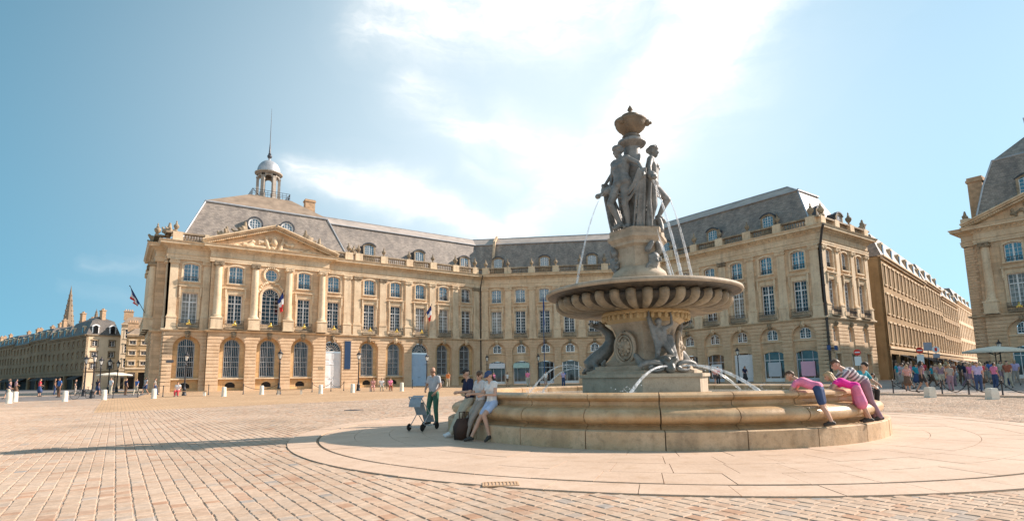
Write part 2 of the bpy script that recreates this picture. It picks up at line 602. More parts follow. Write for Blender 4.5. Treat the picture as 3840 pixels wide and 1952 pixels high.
def slate(name, lo, hi, row=0.16):
    m, g, b = new_mat(name)
    pos = g.node('ShaderNodeNewGeometry').outputs['Position']
    sp = g.node('ShaderNodeSeparateXYZ')
    g.link(pos, sp.inputs[0])
    uu = g.math('ADD', sp.outputs[0], g.math('MULTIPLY', sp.outputs[1], -0.83))
    br = g.node('ShaderNodeTexBrick')
    g.link(g.comb(uu, sp.outputs[2], 0.0), br.inputs['Vector'])
    br.inputs['Scale'].default_value = 1.0
    br.inputs['Brick Width'].default_value = 0.34
    br.inputs['Row Height'].default_value = row
    br.inputs['Mortar Size'].default_value = 0.008
    br.inputs['Color1'].default_value = (*lo, 1)
    br.inputs['Color2'].default_value = (*hi, 1)
    br.inputs['Mortar'].default_value = tuple(c * 0.5 for c in lo) + (1,)
    n = g.noise(g.mapping(pos, (1, 1, 0.35)), 0.9, 5, 0.65).outputs['Fac']
    col = g.mix(0.8, br.outputs[0], g.ramp(n, [(0.3, (0.55, 0.55, 0.56)), (0.7, (1.35, 1.3, 1.22))]), blend='MULTIPLY')
    n2 = g.noise(pos, 3.2, 4, 0.7).outputs['Fac']
    col = g.mix(g.math('MULTIPLY', g.ramp(n2, [(0.58, 0), (0.72, 1)]), 0.35), col, (0.34, 0.27, 0.17))
    g.link(col, b.inputs['Base Color'])
    b.inputs['Roughness'].default_value = 0.55
    bp = g.node('ShaderNodeBump')
    bp.inputs['Strength'].default_value = 0.5
    bp.inputs['Distance'].default_value = 0.03
    g.link(br.outputs['Fac'], bp.inputs['Height'])
    g.link(bp.outputs[0], b.inputs['Normal'])


slate('slate', (0.225, 0.195, 0.172), (0.345, 0.30, 0.262))
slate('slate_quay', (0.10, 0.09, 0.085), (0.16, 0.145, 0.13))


def glass(name, base, ior=1.9, rough=0.05):
    m, g, b = new_mat(name)
    pos = g.node('ShaderNodeNewGeometry').outputs['Position']
    n = g.noise(pos, 1.3, 2).outputs['Fac']
    g.link(g.ramp(n, [(0.3, tuple(c * 0.5 for c in base)), (0.7, tuple(c * 1.5 for c in base))]), b.inputs['Base Color'])
    b.inputs['Roughness'].default_value = rough
    b.inputs['IOR'].default_value = ior


glass('glass', (0.014, 0.015, 0.017), 1.6)
glass('glass_curtain', (0.24, 0.225, 0.195), 1.55)
glass('glass_sky', (0.03, 0.045, 0.055), 2.7, 0.04)
glass('glass_shop', (0.05, 0.055, 0.05), 1.7)


def water_mats():
    m, g, b = new_mat('basin_water')
    pos = g.node('ShaderNodeNewGeometry').outputs['Position']
    n = g.noise(pos, 3.0, 4, 0.6).outputs['Fac']
    b.inputs['Base Color'].default_value = (0.46, 0.46, 0.43, 1)
    b.inputs['Roughness'].default_value = 0.08
    b.inputs['IOR'].default_value = 1.6
    bp = g.node('ShaderNodeBump')
    bp.inputs['Strength'].default_value = 0.5
    bp.inputs['Distance'].default_value = 0.05
    g.link(n, bp.inputs['Height'])
    g.link(bp.outputs[0], b.inputs['Normal'])
    m, g, b = new_mat('jet_water')
    pos = g.node('ShaderNodeNewGeometry').outputs['Position']
    n = g.noise(g.mapping(pos, (1, 1, 0.5)), 14.0, 3).outputs['Fac']
    b.inputs['Base Color'].default_value = (0.86, 0.88, 0.90, 1)
    b.inputs['Roughness'].default_value = 0.15
    b.inputs['Subsurface Weight'].default_value = 0.0
    g.link(g.ramp(n, [(0.35, 0.08), (0.7, 0.62)]), b.inputs['Alpha'])


water_mats()


def cobble_mats():
    stops = [(0.0, (0.31, 0.295, 0.28)), (0.07, (0.42, 0.36, 0.31)), (0.2, (0.485, 0.38, 0.295)), (0.42, (0.52, 0.40, 0.305)), (0.68, (0.49, 0.365, 0.27)),
             (0.84, (0.47, 0.325, 0.235)), (0.94, (0.445, 0.285, 0.195)), (1.0, (0.43, 0.25, 0.165))]
    # individual stones: tone from the 'tone' attribute of each stone
    m, g, b = new_mat('cobble')
    at = g.node('ShaderNodeAttribute', attribute_name='tone')
    pos = g.node('ShaderNodeNewGeometry').outputs['Position']
    col = g.ramp(at.outputs['Fac'], stops)
    n = g.noise(pos, 9.0, 5, 0.65).outputs['Fac']
    col = g.mix(0.7, col, g.ramp(n, [(0.3, (0.74, 0.72, 0.70)), (0.7, (1.18, 1.18, 1.18))]), blend='MULTIPLY')
    n0 = g.noise(pos, 0.35, 4, 0.6).outputs['Fac']
    col = g.mix(0.8, col, g.ramp(n0, [(0.3, (0.74, 0.72, 0.70)), (0.55, (1.02, 1.01, 1.0)), (0.7, (1.08, 1.07, 1.06))]), blend='MULTIPLY')
    nd = g.noise(pos, 2.3, 4, 0.7).outputs['Fac']
    col = g.mix(g.math('MULTIPLY', g.ramp(nd, [(0.60, 0), (0.75, 1)]), 0.4), col, (0.30, 0.22, 0.15))
    g.link(col, b.inputs['Base Color'])
    b.inputs['Roughness'].default_value = 0.85
    b.inputs['Specular IOR Level'].default_value = 0.15
    bp = g.node('ShaderNodeBump')
    bp.inputs['Strength'].default_value = 0.3
    bp.inputs['Distance'].default_value = 0.02
    g.link(n, bp.inputs['Height'])
    g.link(bp.outputs[0], b.inputs['Normal'])
    # ground sheet: sand joints close by, the same setts by texture far off
    m, g, b = new_mat('ground')
    pos = g.node('ShaderNodeNewGeometry').outputs['Position']
    sp = g.node('ShaderNodeSeparateXYZ')
    g.link(pos, sp.inputs[0])
    br = g.node('ShaderNodeTexBrick')
    g.link(g.comb(sp.outputs[1], sp.outputs[0], 0.0), br.inputs['Vector'])
    br.inputs['Scale'].default_value = 1.0
    br.inputs['Brick Width'].default_value = 0.19
    br.inputs['Row Height'].default_value = 0.17
    br.inputs['Mortar Size'].default_value = 0.010
    br.inputs['Color1'].default_value = (0, 0, 0, 1)
    br.inputs['Color2'].default_value = (1, 1, 1, 1)
    br.inputs['Mortar'].default_value = (0.5, 0.5, 0.5, 1)
    pale = g.ramp(br.outputs[0], stops)
    orange = g.ramp(br.outputs[0], [(0, (0.48, 0.32, 0.19)), (0.5, (0.55, 0.385, 0.24)), (1, (0.46, 0.29, 0.165))])
    zone = g.math('MULTIPLY', g.math('GREATER_THAN', sp.outputs[1], 34.5), g.math('GREATER_THAN', sp.outputs[0], -0.8))
    col = g.mix(zone, pale, orange)
    col = g.mix(br.outputs['Fac'], col, (0.33, 0.24, 0.165))
    n0 = g.noise(pos, 0.22, 5, 0.65).outputs['Fac']
    col = g.mix(0.7, col, g.ramp(n0, [(0.35, (0.84, 0.82, 0.80)), (0.65, (1.1, 1.09, 1.08))]), blend='MULTIPLY')
    g.link(col, b.inputs['Base Color'])
    b.inputs['Roughness'].default_value = 0.85
    b.inputs['Specular IOR Level'].default_value = 0.15
    simple('road', (0.20, 0.175, 0.16), 0.75, var=0.2, scale=0.8, bump=0.2)
    simple('shaded_paving', (0.30, 0.25, 0.215), 0.7, var=0.2, scale=0.9, bump=0.2)  # darker than the square: the pavilion's shadow put into the colour
    simple('joint_sand', (0.20, 0.145, 0.095), 0.9, var=0.25, scale=5)


cobble_mats()
# ------------------------------------------------------------------ organic forms: tapered limbs fused into one skin


def capsule(mb, p, r1, q, r2, n=10):
    p, q = Vector(p), Vector(q)
    d = q - p
    L = d.length
    t = d / L if L > 1e-6 else Vector((0, 0, 1))
    a = t.orthogonal().normalized()
    b = t.cross(a)
    rings = []
    for k in range(1, 4):
        ph = -math.pi / 2 + math.pi / 2 * k / 3.0
        rings.append((p + t * (r1 * math.sin(ph)), r1 * math.cos(ph)))
    for k in range(0, 3):
        ph = math.pi / 2 * k / 3.0
        rings.append((q + t * (r2 * math.sin(ph)), r2 * math.cos(ph)))
    vs = [p - t * r1]
    for c, r in rings:
        vs += [c + (a * math.cos(2 * math.pi * k / n) + b * math.sin(2 * math.pi * k / n)) * r for k in range(n)]
    vs.append(q + t * r2)
    fs = [(0, 1 + (k + 1) % n, 1 + k) for k in range(n)]
    for i in range(len(rings) - 1):
        s = 1 + i * n
        fs += [(s + k, s + (k + 1) % n, s + n + (k + 1) % n, s + n + k) for k in range(n)]
    s = 1 + (len(rings) - 1) * n
    fs += [(s + k, s + (k + 1) % n, len(vs) - 1) for k in range(n)]
    mb.add(vs, fs)


def blob_mesh(caps, voxel, mats, smooth=2, balls=()):
    """caps: (p, r1, q, r2, material); balls: (centre, radii, material). One continuous surface."""
    mb = MB()
    for p, r1, q, r2, m in caps:
        capsule(mb, p, r1, q, r2)
    for c, r, m in balls:
        mb.ball(c, r, 12, 8)
    me = mb.mesh('tmp', mats[0])
    ob = bpy.data.objects.new('tmp', me)
    rm = ob.modifiers.new('r', 'REMESH')
    rm.mode = 'VOXEL'
    rm.voxel_size = voxel
    rm.use_smooth_shade = True
    if smooth:
        sm = ob.modifiers.new('s', 'SMOOTH')
        sm.iterations = smooth
        sm.factor = 0.5
    res = evaluated(ob)
    bpy.data.meshes.remove(me)
    res.materials.clear()
    for m in mats:
        res.materials.append(m)
    if len(mats) > 1:
        n = len(res.polygons)
        co = np.empty(n * 3)
        res.polygons.foreach_get('center', co)
        co = co.reshape(-1, 3)
        best = np.full(n, 1e9)
        idx = np.zeros(n, dtype=np.int32)
        for p, r1, q, r2, m in caps:
            p, q = np.array(p), np.array(q)
            d = q - p
            L2 = max(d @ d, 1e-9)
            t = np.clip(((co - p) @ d) / L2, 0, 1)
            ds = np.linalg.norm(co - (p + t[:, None] * d), axis=1) - (r1 + (r2 - r1) * t)
            w = ds < best
            best[w] = ds[w]
            idx[w] = m
        for c, r, m in balls:
            r = np.array(r if hasattr(r, '__len__') else (r, r, r))
            ds = (np.linalg.norm((co - np.array(c)) / r, axis=1) - 1) * r.min()
            w = ds < best
            best[w] = ds[w]
            idx[w] = m
        res.polygons.foreach_set('material_index', idx)
    res.polygons.foreach_set('use_smooth', [True] * len(res.polygons))
    res.update()
    return res


SKIN, TOP, LOW, HAIR, SHOE, EYE = 0, 1, 2, 3, 4, 5
# standing pose: x to the figure's right, y forward, z up, height 1.72
POSE = dict(pelvis=(0, 0, .95), waist=(0, .01, 1.10), chest=(0, .0, 1.29), neck=(0, -.01, 1.45), head=(0, .02, 1.605), look=(0, 1, -.05),
            shR=(.18, -.01, 1.41), elR=(.235, -.03, 1.14), haR=(.235, .07, .90), shL=(-.18, -.01, 1.41), elL=(-.235, -.03, 1.14), haL=(-.235, .07, .90),
            hiR=(.09, 0, .92), knR=(.10, .02, .50), anR=(.10, -.03, .085), toR=(.125, .13, .04),
            hiL=(-.09, 0, .92), knL=(-.10, .02, .50), anL=(-.10, -.03, .085), toL=(-.125, .13, .04))


def figure_caps(pose=None, sleeve=0.55, leg=1.0, female=False, hair='short', skirt=None, fingers=True, bare=False, eyes=True, head=1.0):
    P = dict(POSE)
    P.update(pose or {})
    V = {k: Vector(v) for k, v in P.items()}
    caps, balls = [], []

    def cap(a, r1, b, r2, m):
        caps.append((tuple(a), r1, tuple(b), r2, m))
    top, low = (SKIN, SKIN) if bare else (TOP, LOW)
    hipw = .105 if female else .095
    # torso: side by side so that it is wider than deep
    axR = (V['hiR'] - V['hiL'])
    axR = axR.normalized() if axR.length > 1e-4 else Vector((1, 0, 0))
    axS = (V['shR'] - V['shL']).normalized()
    cap(V['pelvis'] - axR * hipw * .75, .105, V['pelvis'] + axR * hipw * .75, .105, low)
    cap(V['hiR'], .10, V['pelvis'], .11, low)
    cap(V['hiL'], .10, V['pelvis'], .11, low)
    wr = .092 if female else .102
    for s in (-1, 1):
        cap(V['pelvis'] + axR * s * .055 + Vector((0, 0, .05)), .10, V['waist'] + axR * s * .045, wr, top)
        cap(V['waist'] + axR * s * .045, wr, V['chest'] + axS * s * .072, .108, top)
        cap(V['chest'] + axS * s * .072, .108, V['shR' if s > 0 else 'shL'] - axS * s * .05, .072, top)
    cap(V['shL'], .060, V['shR'], .060, top)
    fwd = axS.cross(Vector((0, 0, 1)))
    if fwd.length < .1:
        fwd = Vector((0, 1, 0))
    fwd = -fwd if fwd.y < 0 and V['look'].y > 0 and abs(axS.x) > .3 and axS.x < 0 else fwd
    up_t = (V['neck'] - V['chest']).normalized()
    fr = up_t.cross(axS)
    fr = fr if fr.dot(V['look']) > 0 else -fr
    if female:
        for s in (-1, 1):
            b = V['chest'] + axS * s * .075 + fr * .075 + up_t * .0
            cap(b, .058, b - up_t * .01 + fr * .015, .05, top)
    cap(V['neck'] - up_t * .02, .062, V['neck'] + (V['head'] - V['neck']) * .45, .05, SKIN)
    # head
    lk = V['look'].normalized()
    hu = (V['head'] - V['neck']).normalized()
    side = lk.cross(hu).normalized()
    hu = side.cross(lk).normalized()
    H = V['head']
    balls.append((tuple(H + hu * .02 - lk * .01), (.078 * head, .088 * head, .09 * head), SKIN))
    cap(H + lk * .03 - hu * .045, .055, H + lk * .045 - hu * .075, .04, SKIN)      # jaw
    cap(H + lk * .085 + hu * .0, .014, H + lk * .097 - hu * .028, .018, SKIN)       # nose
    cap(H + lk * .07 - hu * .058, .018, H + lk * .075 - hu * .060, .018, SKIN)      # mouth
    for s in (-1, 1):
        cap(H + side * s * .078 - hu * .0, .018, H + side * s * .08 - hu * .03, .013, SKIN)   # ears
        if eyes:
            cap(H + side * s * .032 + lk * .076 + hu * .012, .011, H + side * s * .034 + lk * .077 + hu * .012, .011, EYE)
    if hair == 'short':
        cap(H + hu * .05 - lk * .02, .078, H + hu * .058 + lk * .02, .066, HAIR)
        cap(H - lk * .05 + hu * .02, .066, H - lk * .045 - hu * .02, .05, HAIR)
    elif hair == 'long':
        cap(H + hu * .05 - lk * .02, .08, H + hu * .058 + lk * .018, .07, HAIR)
        cap(H - lk * .05 + hu * .02, .075, H - lk * .07 - hu * .22, .055, HAIR)
        for s in (-1, 1):
            cap(H + side * s * .055 - lk * .03, .05, H + side * s * .07 - lk * .045 - hu * .17, .03, HAIR)
    elif hair == 'bun':
        cap(H + hu * .05 - lk * .02, .08, H + hu * .06 + lk * .02, .068, HAIR)
        cap(H - lk * .05 + hu * .02, .07, H - lk * .09 + hu * .03, .055, HAIR)
        for k in range(5):
            t = -1 + .5 * k
            cap(H + side * t * .06 + hu * .075 + lk * .02, .035, H + side * t * .07 + hu * .07 - lk * .03, .03, HAIR)
    elif hair == 'cap':
        cap(H + hu * .05 - lk * .02, .083, H + hu * .055 + lk * .02, .075, HAIR)
        cap(H + hu * .045 + lk * .09, .03, H + hu * .035 + lk * .14, .02, HAIR)
        cap(H - lk * .05 + hu * .02, .066, H - lk * .06 - hu * .1, .045, EYE)
    else:
        cap(H + hu * .045 - lk * .02, .076, H + hu * .05 - lk * .03, .07, SKIN)
    # arms and hands
    for s, S in ((1, 'R'), (-1, 'L')):
        sh, el, ha = V['sh' + S], V['el' + S], V['ha' + S]
        k = 1.0 if not female else .88
        if sleeve > 0 and not bare:
            e = sh.lerp(el, min(1, sleeve))
            cap(sh, .062 * k, e, .053 * k, TOP)
            if sleeve > 1:
                cap(el, .047 * k, el.lerp(ha, min(.95, sleeve - 1)), .038 * k, TOP)
        cap(sh, .056 * k, el, .041 * k, SKIN)
        cap(el, .041 * k, ha, .027 * k, SKIN)
        d = (ha - el).normalized()
        inw = (V['pelvis'] - ha)
        inw = (inw - d * inw.dot(d))
        inw = inw.normalized() if inw.length > 1e-3 else Vector((1, 0, 0))
        wid = d.cross(inw).normalized()
        pc = ha + d * .05
        if fingers:
            for q in (-1, 1):
                cap(ha + d * .01, .022, ha + d * .085 + wid * q * .024, .014, SKIN)
            for q, ln in ((-1.5, .058), (-.5, .07), (.5, .075), (1.5, .066)):
                b0 = ha + d * .088 + wid * q * .0175
                b1 = b0 + d * ln * .55 + inw * .012
                cap(b0, .0095, b1, .009, SKIN)
                cap(b1, .009, b1 + d * ln * .38 + inw * .03, .0075, SKIN)
            t0 = ha + d * .03 + wid * .028
            t1 = t0 + wid * .028 + d * .028 + inw * .012
            cap(t0, .012, t1, .0105, SKIN)
            cap(t1, .0105, t1 + d * .03 + inw * .014, .009, SKIN)
        else:
            cap(ha, .03, ha + d * .11 + inw * .01, .024, SKIN)
    # legs and feet
    for S in 'RL':
        hi, kn, an, to = V['hi' + S], V['kn' + S], V['an' + S], V['to' + S]
        if leg > 0 and not bare:
            if leg <= .5:
                e = hi.lerp(kn, leg * 2)
                cap(hi, .102, e, .092 - .02 * leg, LOW)
            else:
                cap(hi, .102, kn, .074, LOW)
                cap(kn, .074, kn.lerp(an, (leg - .5) * 2 * .97), .056, LOW)
        cap(hi, .094, kn, .056, SKIN)
        cal = kn.lerp(an, .3) + Vector((0, -.012, 0))
        cap(kn, .056, cal, .055, SKIN)
        cap(cal, .055, an, .034, SKIN)
        fm = SKIN if bare else SHOE
        heel = an + (an - to) * .25 + Vector((0, 0, -.035))
        cap(heel, .04, to, .034, fm)
        cap(an, .04, an.lerp(to, .5), .044, fm)
    if skirt:
        m, ln, flare = skirt
        for S in 'RL':
            e = V['hi' + S].lerp(V['kn' + S], ln)
            cap(V['pelvis'], .115, e, .11 + flare, m)
    return caps, balls


def clothes(name, col, rough=0.8):
    if name not in M:
        simple(name, col, rough, var=0.14, scale=9, bump=0.15)
    return M[name]


simple('skin', (0.56, 0.33, 0.23), 0.5, var=0.06, scale=6)
simple('skin_tan', (0.42, 0.23, 0.15), 0.5, var=0.06, scale=6)
simple('hair_dark', (0.025, 0.018, 0.014), 0.5)
simple('hair_brown', (0.10, 0.055, 0.03), 0.5)
simple('hair_fair', (0.42, 0.30, 0.16), 0.5)
simple('eye_dark', (0.02, 0.015, 0.012), 0.3)
simple('shoe_dark', (0.05, 0.045, 0.04), 0.6)
simple('shoe_white', (0.72, 0.72, 0.72), 0.5)


def person(label, x, y, z, face, mats, pose=None, h=1.72, voxel=.014, mesh=None, group=None, **kw):
    """one continuous clothed body; face = heading in degrees from +X; mats = skin, top, lower, hair, shoe"""
    if mesh is None:
        caps, balls = figure_caps(pose, **kw)
        mesh = blob_mesh(caps, voxel, [M[m] for m in mats] + [M['eye_dark']], 2, balls)
    o = link('person', mesh)
    o.location = (x, y, z)
    o.rotation_euler = (0, 0, R(face - 90))
    s = h / 1.72
    o.scale = (s, s, s)
    return tag(o, label, 'person', group)
# ------------------------------------------------------------------ the ground
FX, FY = 12.6, 10.9               # axis of the fountain


def gz(x, y):
    """the square rises gently from the fountain towards the palace"""
    return 0.45 * min(1.0, max(0.0, ((x + y) * 0.70711 - 20) / 35))


def ground_sheet():
    ax = sorted(set([-2500, -900, -400, -200, -120, -80, -50] + list(range(-40, 130, 3)) + [140, 170, 220, 300, 500, 1000, 2500]))
    n = len(ax)
    vs = [(x, y, gz(x, y) - 0.007) for y in ax for x in ax]
    fs = [(j * n + i, j * n + i + 1, (j + 1) * n + i + 1, (j + 1) * n + i) for j in range(n - 1) for i in range(n - 1)]
    o = MB().add(vs, fs).build('plaza_ground', M['ground'], smooth='all')
    return tag(o, 'pale stone paved square', None, kind='structure')


plaza = ground_sheet()


def strip(name, quads, mat, lift):
    mb = MB()
    for q in quads:
        (x0, y0), (x1, y1), (x2, y2), (x3, y3) = q
        k = 8
        pts = []
        for j in range(k + 1):
            for i in range(k + 1):
                a, b = i / k, j / k
                x = (1 - b) * ((1 - a) * x0 + a * x1) + b * ((1 - a) * x3 + a * x2)
                y = (1 - b) * ((1 - a) * y0 + a * y1) + b * ((1 - a) * y3 + a * y2)
                pts.append((x, y, gz(x, y) + lift))
        fs = [(j * (k + 1) + i, j * (k + 1) + i + 1, (j + 1) * (k + 1) + i + 1, (j + 1) * (k + 1) + i) for j in range(k) for i in range(k)]
        mb.add(pts, fs)
    return tag(mb.build(name, mat), kind='structure')


strip('quay_road', [((-90, 58), (1.5, 58), (3.0, 72), (-90, 72)), ((-90, 72), (3.0, 72), (4.0, 330), (-160, 330))], M['road'], 0.0)
strip('street', [((34.2, -40), (90, -40), (90, 14), (34.2, 14)), ((34.2, 14), (90, 14), (90, 28.3), (46, 28.3))], M['shaded_paving'], 0.0)  # sheet darkened to stand for the right pavilion's shadow

# the kerb line between the square and the street
mb = MB()
for (xa, ya), (xb, yb) in (((34.2, -30), (34.2, 14)), ((34.2, 14), (46, 28.3))):
    L = math.hypot(xb - xa, yb - ya)
    k = int(L / 1.2)
    for i in range(k):
        a, b = i / k, (i + 0.985) / k
        p = [(xa + (xb - xa) * t, ya + (yb - ya) * t) for t in (a, b)]
        nx, ny = (yb - ya) / L * 0.12, -(xb - xa) / L * 0.12
        z = gz(*p[0])
        q = [(p[0][0] - nx, p[0][1] - ny), (p[1][0] - nx, p[1][1] - ny), (p[1][0] + nx, p[1][1] + ny), (p[0][0] + nx, p[0][1] + ny)]
        mb.add([(x, y, z - 0.05) for x, y in q] + [(x, y, z + 0.10) for x, y in q], [(4, 5, 6, 7), (0, 1, 5, 4), (1, 2, 6, 5), (2, 3, 7, 6), (3, 0, 4, 7)])
mb.build('kerb', M['surround_slab'], kind='structure')


# ------------------------------------------------------------------ setts of the square
def project(x, y, z):
    v = (x - CAM_POS[0], y - CAM_POS[1], z - CAM_POS[2])
    w = v[0] * fw.x + v[1] * fw.y + v[2] * fw.z
    return (1937.5 + FOC * (v[0] * rt.x + v[1] * rt.y + v[2] * rt.z) / w, 1140.9 - FOC * (v[0] * up.x + v[1] * up.y + v[2] * up.z) / w, w)


def setts():
    stones = []
    pitch = 0.17
    rr = random.Random(3)
    for i in range(int(-14 / pitch), int(40 / pitch)):
        x = i * pitch
        y = -4 + rr.random() * 0.2
        drift = rr.uniform(-0.006, 0.006)
        while y < 46:
            L = rr.choice((0.13, 0.16, 0.18, 0.2, 0.23)) + rr.uniform(-0.012, 0.012)
            cx, cy = x + drift, y + L / 2
            y += L
            t = cx * 0.5866 + cy * 0.8099
            if t < 2.6 or t > 34 or math.hypot(cx - FX, cy - FY) < 9.78:
                continue
            if cy > 34.3 and cx > -0.9:
                continue
            px, py, w = project(cx, cy, 0)
            if w < 2.2 or px < -260 or px > 4100 or py > 2250:
                continue
            stones.append((w, cx, cy, pitch, L))
    stones.sort()
    def tone():
        return rr.random() if rr.random() < .12 else .54 + .46 * (rr.random() + rr.random() - 1)

    def shape(hx, hy, j, tilt):
        g = 0.005
        b = 0.010
        a = [(-hx + g, -hy + g), (hx - g, -hy + g), (hx - g, hy - g), (-hx + g, hy - g)]
        a = [(p + rr.uniform(-j, j), q + rr.uniform(-j, j)) for p, q in a]
        bot = [(p, q, -0.02) for p, q in a]
        mid = [(p, q, -0.005) for p, q in a]
        top = [(p - math.copysign(b, p), q - math.copysign(b, q), 0.001 + tilt[0] * p + tilt[1] * q) for p, q in a]
        vs = bot + mid + top
        fs = [(8, 9, 10, 11)]
        for k in range(4):
            k2 = (k + 1) % 4
            fs += [(k, k2, 4 + k2, 4 + k), (4 + k, 4 + k2, 8 + k2, 8 + k)]
        return vs, fs
    # the 300 nearest in view are objects of their own, from 30 shared stone shapes
    protos = {}
    near = [s for s in stones if 40 < project(s[1], s[2], 0)[1] < 2010 and -60 < project(s[1], s[2], 0)[0] < 3900][:300]
    nearset = set(near)
    for k, (w, cx, cy, p, L) in enumerate(near):
        key = (round(L / 0.03), rr.randrange(7))
        if key not in protos:
            vs, fs = shape(p / 2, key[0] * 0.015, 0.006, (rr.uniform(-.012, .012), rr.uniform(-.012, .012)))
            me = MB().add(vs, fs).mesh('cobble', M['cobble'])
            at = me.attributes.new('tone', 'FLOAT', 'FACE')
            at.data.foreach_set('value', [tone()] * len(fs))
            protos[key] = me
        o = bpy.data.objects.new('cobble', protos[key])
        o.location = (cx, cy, gz(cx, cy) + rr.uniform(-0.003, 0.003))
        o.scale = (1, L / (key[0] * 0.03), 1)
        COL.objects.link(o)
        o.parent = plaza
    mb = MB()
    tones = []
    for s in stones:
        if s in nearset:
            continue
        w, cx, cy, p, L = s
        vs, fs = shape(p / 2, L / 2, 0.006, (rr.uniform(-.012, .012), rr.uniform(-.012, .012)))
        if w > 12:                         # plain blocks farther off
            vs, fs = vs[4:], [(4, 5, 6, 7)] + [(k, (k + 1) % 4, 4 + (k + 1) % 4, 4 + k) for k in range(4)]
        z = gz(cx, cy) + rr.uniform(-0.003, 0.003)
        mb.add([(cx + a, cy + b, z + c) for a, b, c in vs], fs)
        tones += [tone()] * len(fs)
    me = mb.mesh('cobbles', M['cobble'])
    me.attributes.new('tone', 'FLOAT', 'FACE').data.foreach_set('value', tones)
    o = link('cobbles', me, plaza)
    tag(o, kind='stuff')


setts()

# ------------------------------------------------------------------ slabs laid in rings round the fountain
mb = MB()
mb.lathe([(5.0, -0.004), (9.72, -0.004)], 96, (FX, FY, 0))
surround = mb.build('fountain_surround', M['joint_sand'])
tag(surround, 'ring of pale slabs round the fountain', kind='structure')


def ring_slab(r0, r1, n, seed):
    a = 2 * math.pi / n / 2
    ga, gr = 0.0055, 0.005
    k = 3
    ang = [-a + ga / ((r0 + r1) / 2) + (2 * a - 2 * ga / ((r0 + r1) / 2)) * i / k for i in range(k + 1)]
    vs = []
    for z in (-0.03, 0.012):
        for r in (r0 + gr, r1 - gr):
            vs += [(r * math.cos(t), r * math.sin(t), z) for t in ang]
    m = k + 1
    fs = []
    for i in range(k):
        fs.append((2 * m + i, 3 * m + i, 3 * m + i + 1, 2 * m + i + 1))
        fs.append((i, i + 1, 2 * m + i + 1, 2 * m + i))
        fs.append((m + i, 3 * m + i, 3 * m + i + 1, m + i + 1))
    fs += [(0, 2 * m, 3 * m, m), (k, m + k, 3 * m + k, 2 * m + k)]
    return MB().add(vs, fs).mesh('paving_slab', M['surround_slab'])


for r0, r1, n, ph in ((5.75, 6.5, 44, 0.0), (6.5, 7.35, 50, 0.05), (7.35, 8.2, 56, 0.02), (8.2, 9.02, 62, 0.07), (9.075, 9.70, 52, 0.03)):
    me = ring_slab(r0, r1, n, 0)
    for k in range(n):
        o = bpy.data.objects.new('paving_slab', me)
        o.location = (FX, FY, random.uniform(-0.0025, 0.0025))
        o.rotation_euler = (random.uniform(-2e-4, 2e-4), random.uniform(-2e-4, 2e-4), ph + 2 * math.pi * k / n)
        COL.objects.link(o)
        o.parent = surround


def cover_plate(x, y, r, label):
    mb = MB()
    z = gz(x, y) + 0.006
    mb.lathe([(0.0, z + .006), (r * .8, z + .006), (r * .82, z + .002), (r * .88, z + .002), (r * .9, z + .006), (r, z + .006), (r, z - .02)], 20, (x, y, 0))
    o = mb.build('manhole_cover', M['lead_dark'])
    tag(o, label, 'manhole cover')


cover_plate(9.0, 25.4, 0.42, 'dark round manhole cover in the paving left of the fountain')
cover_plate(17.6, 4.2, 0.10, 'small dark drain cover in the paving right of the basin')
# ------------------------------------------------------------------ the palace
Z0 = 0.45
XC, YA, XCOR, BANG = 62.56, 73.71, 46.32, 0.7399
LB = (XC - XCOR) / math.cos(BANG)
YBC = YA - LB * math.sin(BANG)
YEND, XEND = 28.7, 74.56
LC = YBC - YEND


def frame(px, py, dx, dy, z0=Z0):
    """facade frame: u along, o outwards (right of travel), z up"""
    return lambda u, o, z: (px + u * dx + o * dy, py + u * dy - o * dx, z0 + z)


FA = frame(0, YA, 1, 0)
FA2 = frame(0, YA - 0.7, 1, 0)                     # projecting centre of the left pavilion
FB = frame(XCOR, YA, math.cos(BANG), -math.sin(BANG))
FC = frame(XC, YBC, 0, -1)
FD = frame(XC, YEND, 1, 0)
FS = frame(4.0, YA + 16, 0, -1)                    # flank towards the quay, u = 0..16
FS2 = frame(3.0, YA + 16, 0, -1)

WALL_T = 0.5
PANES = [0]                                        # individually built panes so far


def glazing_panes(F, cells, o, parent, mat, single, jitter=0.004):
    """panes of one window; single=True makes each an object of its own"""
    if single and PANES[0] + len(cells) <= 300:
        cache = {}
        for (a, b, c, d) in cells:
            j = [random.uniform(-jitter, jitter) for _ in range(4)]
            mb = MB(F).add([(a, o + j[0], c), (b, o + j[1], c), (b, o + j[2], d), (a, o + j[3], d)], [(0, 1, 2, 3)])
            mb.build('pane', mat, parent)
            PANES[0] += 1
    else:
        mb = MB(F)
        for (a, b, c, d) in cells:
            j = [random.uniform(-jitter, jitter) for _ in range(4)]
            mb.add([(a, o + j[0], c), (b, o + j[1], c), (b, o + j[2], d), (a, o + j[3], d)], [(0, 1, 2, 3)])
        mb.build('panes', mat, parent, kind='stuff')


